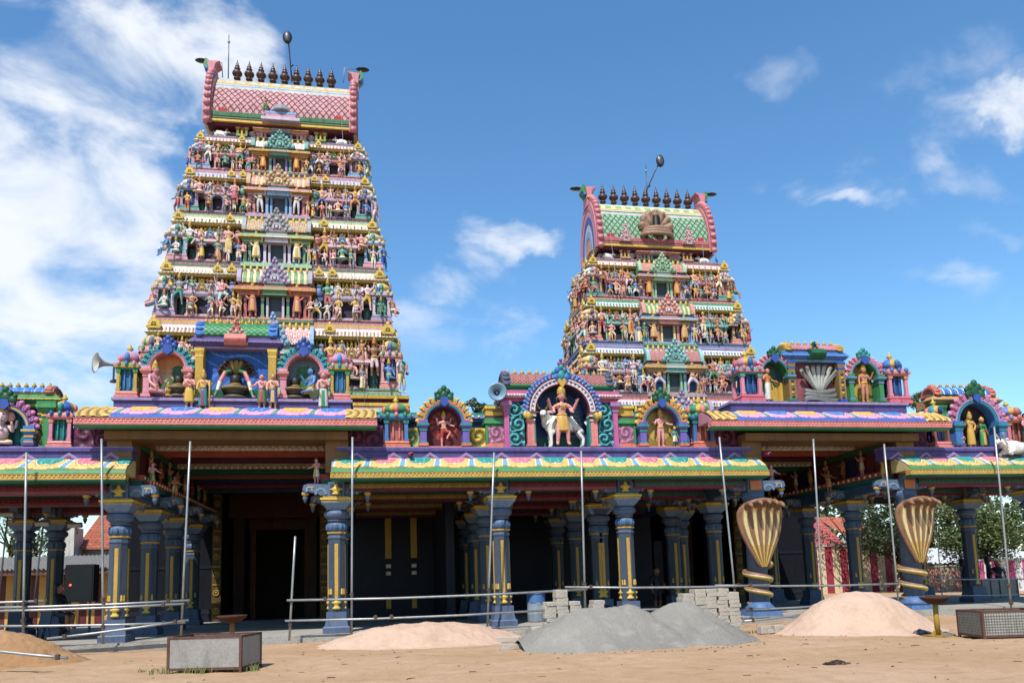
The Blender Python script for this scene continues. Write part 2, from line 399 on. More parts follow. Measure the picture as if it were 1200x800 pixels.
def skirt(mb, length, col, trim, flare=1.0, spread=0):
    zb = {'mini': .36, 'short': .27, 'long': .06, 'mid': .17}[length]
    n = 16; w = .125*flare+spread
    mb.lathe([(.088, .575), (.105, .52), (lerp(.112, w, .6), lerp(.5, zb, .5)), (w, zb+.02), (w, zb)], n, col, 0, -.008, 0, sy=.78,
             stripe=lambda i, j: trim if j >= 3 or (i in (11, 12) and j > 0) else (col if i % 2 else shade(col, .9)))
    mb.lathe([(.09, .565), (.097, .575), (.097, .592), (.088, .6)], n, trim, 0, -.006, 0, sy=.85)
def statue_mb(arm_r='down', arm_l='down', leg_r='stand', leg_l='stand', four=False, sub=1, skin='skin', cloth='gold', dress=None, crown='tall', crowncol='gold', hair='black', trim='gold', top=None, face=False, parts=False, fem=False, slim=1.0, bare=False):
    (vs, fs, idx), T, V = fig_geo(arm_r, arm_l, leg_r, leg_l, four, sub, slim)
    sk, cl, tr = K[skin], K[cloth], K[trim]
    cols = []
    for k in idx:
        t = T[k]
        cols.append(cl if (t == 'thigh' and not bare) else (K[top] if (top and t in ('torso', 'sleeve')) else sk))
    body = MB(); body.add(vs, fs, cols, True)
    if face:
        body.M = Matrix.Translation((0, 0, .905)) @ Matrix.Scale(1.32, 4) @ Matrix.Translation((0, 0, -.905)); add_face(body, sk); body.M = None
        for sx, ak in ((-1, arm_r), (1, arm_l)):
            m = lambda p: (p[0]*sx, p[1], p[2]); add_hand(body, m(ARMS[ak][0]), m(ARMS[ak][1]), sk)
    gar = MB() if parts else body; cro = MB() if parts else body
    if dress: skirt(gar, dress, cl, tr, 1.05 if dress == 'long' else 1.1)
    else: gar.lathe([(.088, .545), (.1, .555), (.1, .585), (.086, .6)], 12, tr, 0, -.004, 0, sy=.85)
    # necklace and sash
    body.tube([(.07*math.cos(a), -.005-.075*abs(math.sin(a))-.004, .80-.06*math.sin(a)) for a in [PI*i/8 for i in range(9)]], .009, 5, tr)
    if bare:
        for q in range(5): body.ball((q-2)*.032, -.085+.006*abs(q-2), .752-.012*(2-abs(q-2)), .018, .012, .02, tr, 7, 5)
        for q in range(3): body.ball((q-1)*.03, -.082, .70, .014, .012, .018, tr, 7, 5)
        for sx in (-1, 1): body.ball(sx*.125, -.01, .735, .05, .05, .016, tr, 9, 5)
    if fem:
        for sx in (-1, 1): body.ball(sx*.04, -.085, .745, .036, .032, .034, K[top] if top else sk, 8, 6)
    if face: cro.M = Matrix.Translation((0, 0, .905)) @ Matrix.Diagonal((1.25, 1.25, 1.0 if crown == 'tall' else 1.3, 1)) @ Matrix.Translation((0, 0, -.905))
    add_crown(cro, crown, K[crowncol], K[hair]); cro.M = None
    return (body, gar, cro) if parts else body
STAT = {}
def statue_mesh(**k):
    key = tuple(sorted(k.items()))
    if key not in STAT: STAT[key] = statue_mb(**k).mesh('statue', 'enamel_paint')
    return STAT[key]
def add_statue_part(parent, loc, h, rz=0, **k):
    o = link('statue', statue_mesh(**k), parent, loc, rz, h); return o
def roof_statue(label, loc, h, rz=0, cat='statue', group=None, **k):
    k.setdefault('face', True); k.setdefault('sub', 2)
    b, g, c = statue_mb(parts=True, **k)
    r = thing('statue', label, cat, loc, rz, group)
    bo = b.build('body', r, mat='enamel_paint'); bo.scale = (h, h, h)
    go = g.build('garment', r, mat='enamel_paint'); go.scale = (h, h, h)
    if c.v: co = c.build('crown' if k.get('crown', 'tall') in ('tall', 'flat', 'god') else 'hair', r, mat='enamel_paint'); co.scale = (h, h, h)
    return r
# ---- cattle
def bull_geo(pose, sub=2, turn=False):
    if ('bull', pose, turn) in GEO: return GEO[('bull', pose, turn)]
    V = []; R = []; E = []
    def v(p, r): V.append(p); R.append(r); return len(V)-1
    zb = .62 if pose == 'stand' else .30
    rump = v((-.42, 0, zb+.03), .17); mid = v((-.05, 0, zb-.01), .2); sh = v((.3, 0, zb+.04), .2); hump = v((.24, 0, zb+.24), .09)
    if turn: nk = v((.44, .05, zb+.2), .115); hd = v((.5, .2, zb+.33), .1); mz = v((.52, .38, zb+.22), .062)
    else: nk = v((.5, 0, zb+.16), .125); hd = v((.68, 0, zb+.25), .1); mz = v((.88, 0, zb+.13), .065)
    E += [(mid, rump), (mid, sh), (sh, hump), (sh, nk), (nk, hd), (hd, mz)]
    dew = v((.46, 0, zb-.08), .04); E += [(nk, dew)]
    for sy in (-1, 1):
        if pose == 'stand':
            a = v((.3, .11*sy, zb-.2), .075); b = v((.31, .11*sy, .30), .048); c = v((.30, .11*sy, .07), .036); d = v((.34, .11*sy, .02), .04)
            E += [(sh, a), (a, b), (b, c), (c, d)]
            a = v((-.44, .11*sy, zb-.17), .09); b = v((-.37, .11*sy, .40), .06); c = v((-.49, .11*sy, .24), .04); d = v((-.46, .11*sy, .03), .038)
            E += [(rump, a), (a, b), (b, c), (c, d)]
        else:
            a = v((.36, .17*sy, .16), .075); b = v((.55, .19*sy, .10), .05); c = v((.40, .22*sy, .05), .045); E += [(sh, a), (a, b), (b, c)]
            a = v((-.35, .19*sy, .16), .1); b = v((-.12, .24*sy, .12), .065); c = v((-.3, .26*sy, .05), .045); E += [(rump, a), (a, b), (b, c)]
    GEO[('bull', pose, turn)] = skin_geo(V, E, R, sub, mid)
    return GEO[('bull', pose, turn)]
def bull_mb(pose, sub=2, face=True, turn=False):
    vs, fs, idx = bull_geo(pose, sub, turn); b = MB(); b.add(vs, fs, K['white'], True)
    zb = .62 if pose == 'stand' else .30
    if turn: b.M = Matrix.Translation((.5, .2, zb+.33)) @ Matrix.Rotation(PI*.46, 4, 'Z') @ Matrix.Translation((-.68, 0, -zb-.25))
    for sy in (-1, 1):
        b.tube([(.63, .06*sy, zb+.33), (.62, .13*sy, zb+.42), (.66, .13*sy, zb+.52)], [.03, .024, .008], 7, K['gold'])
        b.tube([(.6, .09*sy, zb+.27), (.56, .2*sy, zb+.26), (.58, .25*sy, zb+.22)], [.02, .045, .012], 7, K['palepink'])
        b.ball(.745, .088*sy, zb+.275, .03, .022, .026, K['black'], 8, 5)
        b.ball(.925, .03*sy, zb+.12, .022, .022, .022, K['dkgrey'], 6, 4)
    b.M = None
    b.tube([(-.56, 0, zb+.1), (-.64, 0, zb-.05), (-.63, .02, zb-.3), (-.62, .02, .12)], [.03, .022, .018, .035], 7, K['white'])
    return b
# ------------------------------------------------------------------ ground
def axis_pts(parts):
    o = []
    for a, b, n in parts: o += [a+(b-a)*i/n for i in range(n)]
    return o+[parts[-1][1]]
xs = axis_pts([(-2500, -300, 8), (-300, -40, 10), (-40, -14, 13), (-14, 24, 340), (24, 60, 14), (60, 400, 10), (400, 2500, 8)])
ys = axis_pts([(-400, -30, 6), (-30, 4, 8), (4, 24, 190), (24, 60, 12), (60, 300, 10), (300, 3500, 10)])
def ground_z(x, y):
    k = max(0, min(1, (26-abs(x-5))/10))*max(0, min(1, (y-3)/4))*max(0, min(1, (23.5-y)/1.5))
    if k <= 0: return 0.0
    p = Vector((x*.35, y*.35, 0)); q = Vector((x*1.6, y*1.6, 3))
    z = .045*mnoise.noise(p)+.022*mnoise.noise(q)+.012*mnoise.noise(q*2.3)
    m = mnoise.noise(Vector((x*.22+7, y*.5, 1)))
    if m > -.05:                                            # trodden patches
        d = mnoise.voronoi(Vector((x*1.9, y*1.9, 0)))[0][0]; z -= .035*max(0, 1-d/.38)*min(1, (m+.05)*6)
    for y0, s in ((12.6, .055), (14.1, .055), (17.6, -.02)):    # wheel ruts
        e = abs(y-(y0+s*x+.25*math.sin(x*.16+y0)))/.16
        if e < 1.8: z += (-.035*(1-e*e) if e < 1 else .012*math.sin((e-1)/.8*PI))*(.6+.5*mnoise.noise(Vector((x*.7, y0, 5))))
    return k*z
g = MB(); nx = len(xs)
g.add([(x, y, ground_z(x, y)) for y in ys for x in xs], [(j*nx+i, j*nx+i+1, (j+1)*nx+i+1, (j+1)*nx+i) for j in range(len(ys)-1) for i in range(nx-1)], K['tan'], True)
structure(g.build('ground', mat='sandy_ground'))
# ------------------------------------------------------------------ plinth and pillars
FL = 0.2
pl = MB(); pl.box(-15, 27, 22.35, 34.4, -.1, FL, K['grey']); pl.box(-15, 27, 22.28, 22.345, -.1, FL-.06, K['grey'])
tag(pl.build('concrete_plinth', mat='concrete'), 'low grey concrete floor slab carrying all the pillars of the hall', 'plinth')

def relief(mb, pos, L, ns, nv, fn):
    """pos(s, t) -> point, normal;  fn(s, t) -> colour, height"""
    vs = []
    for j in range(nv+1):
        for i in range(ns+1):
            s, t = L*i/ns, j/nv
            p, n = pos(s, t); h = fn(s, t)[1]; vs.append(tuple(Vector(p)+Vector(n)*h))
    fs = []; cc = []
    for j in range(nv):
        for i in range(ns):
            a = j*(ns+1)+i; fs.append((a, a+ns+1, a+ns+2, a+1)); cc.append(fn(L*(i+.5)/ns, (j+.5)/nv)[0])
    mb.add(vs, fs, cc, True)
def flat_relief(mb, x0, x1, z0, z1, y, fn, res=.03):
    ns = max(4, int((x1-x0)/res)); nv = max(4, int((z1-z0)/res))
    relief(mb, lambda s, t: ((x0+s, y, z1-(z1-z0)*t), (0, -1, 0)), x1-x0, ns, nv, fn)
def scroll(c1, c2, w, h, d=.03, n=None):
    if h > w*1.5:
        g = scroll(c1, c2, h, w, d, n); return lambda q, t: g(t*h, q/w)
    n = n or max(1, int(round(w/h)))
    def fn(s, t):
        z = t*h; u = s/w*n; k = min(n-1, int(u)); cx = (k+.5)*w/n; cz = h*.5+h*.12*(1 if k % 2 else -1)
        dx, dz = s-cx, z-cz; r = math.hypot(dx, dz); a = math.atan2(dz, dx)*(1 if k % 2 else -1)
        v = math.sin(a+r/h*17.0)
        e = math.sin(s/h*9+t*5)*math.sin(t*9-s/h*4)
        v = v if r < h*.46 else e
        return (c1 if v > -.15 else c2), max(0, v+.15)*d
    return fn
def make_pillar(rich=True):
    """origin at its foot on the floor"""
    S, D, G, B = hx('52617a'), K['dkslate'], K['gold'], hx('5a6c86')
    p = MB()
    p.stack(0, 0, 0, [(.42, .42, .16, S), (.42, .40, .03, B), (.37, .31, .22, S), (.31, .31, .03, B), (.315, .315, .15, S)])
    oc = lambda r, z0, z1, c: p.lathe([(r, z0), (r, z1)], 8, c, a0=PI/8, smooth=False)
    oc(.285, .58, 2.64, hx('444f5e')); 
    p.lathe([(.29, 2.64), (.31, 2.66), (.31, 2.7), (.285, 2.72), (.285, 2.79)], 8, S, a0=PI/8, smooth=False)
    p.lathe([(.30, 2.79), (.325, 2.8), (.325, 2.83), (.3, 2.84)], 8, G, a0=PI/8, smooth=False)
    # lotus band
    p.lathe([(.30, 2.84), (.31, 3.08), (.27, 3.1), (.25, 3.13)], 24, S, cols=[B, S, D])
    for i in range(12):
        a = 2*PI*i/12; x, y = math.cos(a), math.sin(a)
        p.ball(x*.3, y*.3, 2.97, .05, .05, .1, hx('3a608a') if i % 2 else hx('4a6d92'), 8, 6)
    p.lathe([(.25, 3.13), (.30, 3.15), (.31, 3.18), (.27, 3.2), (.33, 3.24), (.40, 3.31), (.40, 3.38), (.35, 3.44), (.28, 3.47)], 24, B, cols=[B, B, D, S, B, S, B, D])
    p.frus(-.28, .28, -.28, .28, 3.47, -.46, .46, -.46, .46, 3.66, hx('7088a6')); p.box(-.46, .46, -.46, .46, 3.66, 3.69, hx('8297b0'))
    root = p.build('pillar', mat='painted_plaster')
    a = MB(); a.box(-.47, .47, -.47, .47, 3.69, 3.74, shade(G, .8)); a.box(-.5, .5, -.5, .5, 3.743, 3.80, K['yellow']); a.box(-.42, .42, -.42, .42, 3.803, 3.85, shade(G, .7)); a.build('abacus', root, mat='enamel_paint')
    # gold strip and oil-lamp relief on each face
    for k in range(4 if rich else 1):
        q = MB(); q.M = Matrix.Rotation(PI/2*k, 4, 'Z'); y = -.285*math.cos(PI/8)
        q.box(-.055, .055, y-.018, y+.01, 1.0, 2.5, G)
        for i in range(24): q.ball(0, y-.019, 1.06+i*.061, .026, .008, .022, shade(G, 1.15), 6, 4)
        q.lathe([(.06, .66), (.13, .67), (.12, .71), (.07, .74), (.06, .79), (.14, .83), (.15, .87), (.05, .89), (.035, .96), (.05, .99), (.02, 1.06)], 12, K['yellow'], 0, y, 0, sy=.45)
        for sx in (-1, 1): q.lathe([(.045, 1.06), (.05, 1.12), (.03, 1.14), (.04, 1.18), (.015, 1.24)], 8, G, sx*.17, y+.03, 0, sy=.6)
        q.build('lamp_relief', root, mat='enamel_paint')
    return root
def make_bracket(root, dirs='xXyY', block='pot'):
    S, D, G, B = hx('586b84'), K['dkslate'], K['gold'], hx('72869f')
    b = MB(); b.box(-.26, .26, -.26, .26, 3.85, 4.27, S); b.box(-.2, .2, -.275, -.262, 3.9, 4.22, D)
    b.build('capital_block', root)
    g = MB()
    if block == 'pot':
        g.lathe([(.13, 3.91), (.14, 3.94), (.07, 3.98), (.14, 4.02), (.17, 4.07), (.08, 4.12), (.045, 4.15), (.06, 4.18), (.015, 4.235)], 12, K['yellow'], 0, -.278, 0, sy=.4); g.box(-.2, .2, -.3, -.278, 4.045, 4.08, K['yellow'])
    else: g.box(-.19, .19, -.295, -.277, 3.91, 4.21, K['orange'])
    g.build('gold_emblem', root, mat='enamel_paint')
    for d in dirs:
        q = MB(); q.M = Matrix.Rotation({'x': 0, 'X': PI, 'y': PI/2, 'Y': -PI/2}[d], 4, 'Z')
        th = .15 if d in 'xX' else .148
        q.prism_y([(.262, 3.9), (.262, 4.22), (.9, 4.24), (1.04, 4.2), (1.08, 4.06), (1.0, 3.98), (.93, 4.06), (.86, 4.0), (.62, 3.97), (.5, 3.9)], -th, th, S, B)
        q.archband(.5, 3.93, .13, .2, -th-.015, th+.015, B, 0, PI, 12); q.archband(.86, 4.06, .06, .11, -th-.014, th+.014, hx('7f99bb'), -PI*.2, PI*1.1, 10)
        q.box(.72, .92, -th-.02, th+.02, 4.12, 4.16, G)
        q.lathe([(.03, 3.70), (.06, 3.78), (.09, 3.84), (.06, 3.9), (.12, 3.93), (.12, 3.98), (.09, 4.02)], 10, B, 1.0, 0, 0, cols=[S, S, B, G, G, B])
        q.build('bracket', root)
COLX = [-11.6, -6.78, -0.97, 3.81, 7.68, 11.97, 17.4, 22.2]
protoF = make_pillar(True); make_bracket(protoF, 'xXy')
protoB = make_pillar(False); make_bracket(protoB, 'xXyY', 'plate')
for pr in (protoF, protoB): pr.name = 'pillar'
ROOTS = {}
def hall(key, name, label, cat, x, y):
    ROOTS[key] = thing(name, label, cat, (x, y, 0)); return ROOTS[key]
hall('L', 'hall_wing', 'side wing of the hall under a gold lotus eave, open to the shed behind', 'hall', -11, 23)
hall('PL', 'entrance_porch', 'tall entrance porch with pink lotus eave and dark carved doorway behind the steel box', 'porch', -3.9, 23)
hall('M', 'pillared_hall', 'long dark pillared hall with gold lotus eave between the two tall porches', 'hall', 5.7, 23)
hall('PR', 'entrance_porch', 'tall entrance porch between the two gold cobra hoods, open to a red striped wall', 'porch', 14.7, 23)
hall('R', 'hall_wing', 'side wing of the hall under a gold lotus eave, open to a leafy tree', 'hall', 21, 23)
def put_pillar(proto, key, x, y, first=[True]):
    r = ROOTS[key]; o = copy_tree(proto, r); o.location = (x-r.location.x, y-r.location.y, FL); o.scale = (.88, .88, 1); return o
for i, x in enumerate(COLX):
    key = ('L', 'PL', 'PL', 'M', 'M', 'PR', 'PR', 'R')[i]
    if i in (5, 6): continue                    # the two round cobra pillars of the right porch
    put_pillar(protoF, key, x, 23)
for x, y, key in [(-6.78, 26, 'PL'), (-6.78, 29, 'PL'), (-6.78, 32, 'PL'), (-.97, 26, 'PL'), (3.81, 26, 'M'), (3.81, 29, 'M'), (3.81, 32, 'M'), (7.68, 26, 'M'), (7.68, 29, 'M'), (7.68, 32, 'M'), (11.97, 26, 'PR'), (11.97, 29, 'PR'), (17.4, 26, 'PR'), (17.4, 29, 'PR'), (17.4, 32, 'PR'), (22.2, 26, 'R'), (21.6, 28, 'R')]:
    put_pillar(protoB, key, x, y)
for px in (27, 65): put_pillar(protoB, 'L', at(px, 660, 29)[0], 29)
for px in (705, 790): put_pillar(protoB, 'M', at(px, 660, 26 if px == 705 else 27.5)[0], 26 if px == 705 else 27.5)
def kill(o):
    for c in list(o.children): kill(c)
    bpy.data.objects.remove(o)
kill(protoF); kill(protoB)
# round pillars behind the cobras
for x in (11.97, 17.4):
    r = ROOTS['PR']; p = MB()
    p.stack(0, 0, 0, [(.5, .46, .14, K['slate'])]); p.lathe([(.46, .14), (.46, .24), (.36, .34), (.32, .42)], 24, K['slate'])
    p.lathe([(.31, .42), (.29, 3.6), (.36, 3.7), (.36, 3.85)], 24, hx('566a86'))
    o = p.build('pillar', r, (x-r.location.x, 0, FL)); make_bracket(o, 'xXy', 'plate')
# ------------------------------------------------------------------ eaves
def profile(pts, n):
    P = [Vector((0, y, z)) for y, z in pts]; L = [0]
    for a, b in zip(P, P[1:]): L.append(L[-1]+(b-a).length)
    def f(t):
        d = t*L[-1]
        for i in range(len(P)-1):
            if d <= L[i+1] or i == len(P)-2:
                k = (d-L[i])/(L[i+1]-L[i]); p = P[i].lerp(P[i+1], k)
                tan = (P[min(i+2, len(P)-1)]-P[i]).lerp(P[i+1]-P[max(i-1, 0)], 1-k) if True else None
                tan.normalize(); return p, Vector((0, -tan.z*-1 if False else tan.z, -tan.y))
    return f
def lotus(L, per, base, pets, div, divedge, hem, line, tl=.78, shell=None, flip=1):
    def fn(s, t):
        if shell and (s < shell or s > L-shell):
            q = s if s < shell else L-s
            r = math.hypot(q-shell*1.0, (t-.55)*.62)
            v = math.sin(r*30); return (lerp_c(K['gold'], K['cream'], .3) if v > -.45 else hx('8a6a2a')), .03+.02*v
        u = s/per; k = int(math.floor(u)); u -= k
        c = u+flip*.10*(t-.35); c -= math.floor(c); v = min(c, 1-c)         # distance from the divider, 0..0.5
        tb = .66+.17*math.sqrt(max(0, 1-(1-2*v)**2))
        if t > tb+.03: return (shade(hem, 1.15) if t > .965 or t < tb+.07 else hem), .0
        if t > tb-.03: return line, .008
        wd = .05+.035*t
        if v < wd and t < .74: return (div if v < wd*.75 else shade(div, .75)), .0
        if v < wd+.035: return divedge, .008
        x = abs(u-.5+flip*.05*(t-.2))/.34
        pt = (.50*max(0, 1-x*x)**.55+.045*math.cos(x*PI*2.0+PI))*(1 if x < 1 else 0)
        P = pets[k % len(pets)]
        if x < 1 and t < pt:
            g = pt-t
            return (shade(P, 1.25) if (t < .07) else (shade(P, .72) if g < .05 else (lerp_c(P, K['white'], .22) if abs(x-.35) < .05 and t > .1 else P))), .03*min(1, g/.15)+.012
        if x < 1.04 and pt < t < pt+.045: return divedge, .01
        if x < 1.12 and pt+.09 < t < pt+.12: return line, .008
        return base, .012+.012*math.sin(PI*v)
    return fn
def lerp_c(a, b, k): return tuple(lerp(x, y, k) for x, y in zip(a, b))
def eave(root, x0, x1, yf, yb, zt, ze, style, ends=(True, True), fas=.175, sof=.06):
    rx, ry = root.location.x, root.location.y; L = x1-x0
    D = yb-yf; H = zt-ze
    pts = [(yb, zt), (yb-D*.22, zt-H*.17), (yb-D*.47, zt-H*.36), (yb-D*.73, zt-H*.60), (yb-D*.92, zt-H*.83), (yf, zt-H)]
    f = profile(pts, 5)
    core = MB()
    core.prism_x([(y+.02 if i else y, z-.03) for i, (y, z) in enumerate(pts)]+[(yf+.04, ze-.01), (yb+.25, ze-.01), (yb+.25, zt-.03)], x0, x1, shade(style['base'], .9))
    e = core.build('eave', root, (-rx, -ry, 0))
    m = MB()
    def pos(s, t):
        p, n = f(t); return (x0+s, p.y, p.z), n
    relief(m, pos, L, int(L/.019), 36, style['fn'](L))
    m.build('lotus_relief', e, mat='enamel_paint')
    fm = MB(); z1 = ze-.012; z0 = ze-fas
    fm.box(x0-.02, x1+.02, yf-.005, yf+.25, z0, z1, style['fascia'])
    n = int(L/.11)
    for i in range(n):
        xx = x0+L*(i+.5)/n; fm.ball(xx, yf-.006, z0+fas*.55, .032, .016, .04, shade(style['fascia'], 1.25), 6, 4)
    fm.box(x0-.02, x1+.02, yf-.022, yf-.007, z1-.03, z1-.002, shade(style['fascia'], .8)); fm.box(x0-.02, x1+.02, yf-.022, yf-.007, z0, z0+.03, shade(style['fascia'], .85))
    fm.build('fascia', e, mat='enamel_paint')
    sm = MB(); sm.box(x0, x1, yf+.06, yf+.42, z0-sof, z0-.003, style['soffit']); sm.box(x0, x1, yf+.03, yf+.057, z0-.05, z0-.003, shade(style['soffit'], 1.2))
    sm.build('soffit', e)
    return e
GOLDEAVE = dict(base=K['cream'], fascia=hx('bf9a45'), soffit=hx('17705f'), fn=lambda L: lotus(L, 1.0, hx('cfb468'), [hx('2b8f86'), hx('c8707f')], K['skyblue'], K['palecream'], K['green'], hx('8c6a2a')))
PINKEAVE = dict(base=K['pink'], fascia=K['coral'], soffit=hx('3d8f63'), fn=lambda L: lotus(L, 1.02, hx('dd9ab4'), [hx('2f76b9'), hx('d3a83c')], hx('4f9a86'), K['palepink'], hx('2b5ea8'), hx('9c5076'), .80, .85))
mid_x0, mid_x1 = X_(388, 22.1, 557), X_(900, 22.1, 555)
eave(ROOTS['M'], mid_x0, mid_x1, 22.05, 22.75, 5.13, 4.66, GOLDEAVE)
l_x1 = X_(147, 22.1, 557); eave(ROOTS['L'], -15.0, l_x1, 22.05, 22.75, 5.13, 4.66, GOLDEAVE)
r_x0 = X_(1067, 22.1, 555); eave(ROOTS['R'], r_x0, 26.0, 22.05, 22.75, 5.13, 4.66, GOLDEAVE)
pl0, pl1 = X_(87, 22, 490), X_(441, 22, 490); eave(ROOTS['PL'], pl0, pl1, 22.0, 22.75, 6.58, 6.16, PINKEAVE, fas=.2, sof=.05)
pr0, pr1 = X_(834, 22, 490), X_(1114, 22, 490); eave(ROOTS['PR'], pr0, pr1, 22.0, 22.75, 6.62, 6.2, PINKEAVE, fas=.2, sof=.05)
# parapet bands with lilac triangles
def parapet(root, x0, x1, y=22.8):
    rx, ry = root.location.x, root.location.y
    m = MB(); m.box(x0, x1, y, y+.4, 5.08, 5.36, K['purple']); m.box(x0-.03, x1+.03, y-.05, y+.42, 5.363, 5.46, shade(K['purple'], 1.1)); m.box(x0-.02, x1+.02, y-.03, y+.4, 5.462, 5.49, K['lilac'])
    n = int((x1-x0)/1.0)
    for i in range(n):
        c = x0+(x1-x0)*(i+.5)/n
        m.prism_y([(c-.36, 5.1), (c+.36, 5.1), (c, 5.33)], y-.03, y-.002, K['lilac']); m.prism_y([(c-.2, 5.11), (c+.2, 5.11), (c, 5.25)], y-.045, y-.032, K['magenta'])
    m.build('parapet', root, (-rx, -ry, 0))
parapet(ROOTS['M'], mid_x0+.15, mid_x1-.2); parapet(ROOTS['L'], -15, l_x1-.05); parapet(ROOTS['R'], r_x0-.4, 26)
# ------------------------------------------------------------------ roofs, beams, walls
def bands(m, x0, x1, y0, y1, z, rows):
    for k, (h, c, pr) in enumerate(rows): m.box(x0, x1, y0-pr, y1+pr*.5, z, z+h-.002, c); z += h
def beams(root, spans, y, z, rows):
    rx, ry = root.location.x, root.location.y; m = MB()
    for x0, x1 in spans:
        bands(m, x0, x1, y-.18, y+.18, z, rows)
        n = int((x1-x0)/.16)
        for i in range(n): m.ball(x0+(x1-x0)*(i+.5)/n, y-.2, z+rows[0][0]+rows[1][0]*.5, .05, .02, .045, shade(rows[1][1], 1.25), 6, 4)
    m.build('beam', root, (-rx, -ry, 0))
RW1 = [(.09, K['maroon'], 0), (.14, K['olive'], .02), (.08, K['dkgreen'], .0), (.1, hx('7c3c50'), .03)]
RW2 = [(.09, hx('8c4a5a'), 0), (.14, K['dkred'], .02), (.08, hx('2a5a50'), .0), (.1, hx('a04a4a'), .03)]
RW3 = [(.09, hx('7c2b4c'), 0), (.14, hx('2d6b5f'), .02), (.08, hx('7c2b4c'), .0), (.1, hx('8f3d55'), .03)]
zb = FL+4.275-.28
for y in (23.0, 26.0, 29.0, 32.0):
    zz = zb+.0
    beams(ROOTS['M'], [(-.6, 3.5)], y, zz, RW1); beams(ROOTS['M'], [(4.1, 7.4)], y, zz, RW2); beams(ROOTS['M'], [(8.0, 11.6)], y, zz, RW3)
    if y < 30: beams(ROOTS['L'], [(-14.9, -7.1)], y, zz, RW2); beams(ROOTS['R'], [(17.8, 25.8)], y, zz, RW3)
def slab(root, name, x0, x1, y0, y1, z0, z1, c, mat='painted_plaster'):
    m = MB(); m.box(x0, x1, y0, y1, z0, z1, c); return m.build(name, root, (-root.location.x, -root.location.y, 0), mat=mat)
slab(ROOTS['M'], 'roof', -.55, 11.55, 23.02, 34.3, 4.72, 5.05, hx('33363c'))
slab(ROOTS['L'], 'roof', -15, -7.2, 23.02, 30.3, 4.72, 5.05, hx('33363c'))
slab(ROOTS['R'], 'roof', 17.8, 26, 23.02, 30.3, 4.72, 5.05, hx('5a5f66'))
for k, (x0, x1) in (('PL', (-7.2, -.55)), ('PR', (11.55, 17.82))):
    slab(ROOTS[k], 'roof', x0, x1, 23.05, 34.3, 5.98, 6.5, hx('33363c'))
# hall back wall: navy, with an opening to daylight
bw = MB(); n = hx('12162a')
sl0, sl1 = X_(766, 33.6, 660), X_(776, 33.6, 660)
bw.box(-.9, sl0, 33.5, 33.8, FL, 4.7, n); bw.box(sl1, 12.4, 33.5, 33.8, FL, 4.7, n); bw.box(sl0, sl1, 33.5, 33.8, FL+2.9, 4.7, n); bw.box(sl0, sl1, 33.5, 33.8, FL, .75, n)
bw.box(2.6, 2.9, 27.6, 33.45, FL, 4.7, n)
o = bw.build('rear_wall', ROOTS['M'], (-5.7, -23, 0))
gs = MB()
for px in (455, 485):
    x = X_(px, 33.4, 640); gs.box(x-.13, x+.13, 33.44, 33.497, 2.6, 4.3, K['gold']); gs.box(x-.1, x+.1, 33.44, 33.497, 1.9, 2.05, K['palecream']); gs.box(x-.1, x+.1, 33.44, 33.497, 2.2, 2.35, K['palecream']); gs.box(x-.1, x+.1, 33.44, 33.497, .5, 1.0, K['gold'])
gs.build('gold_pilaster', o)
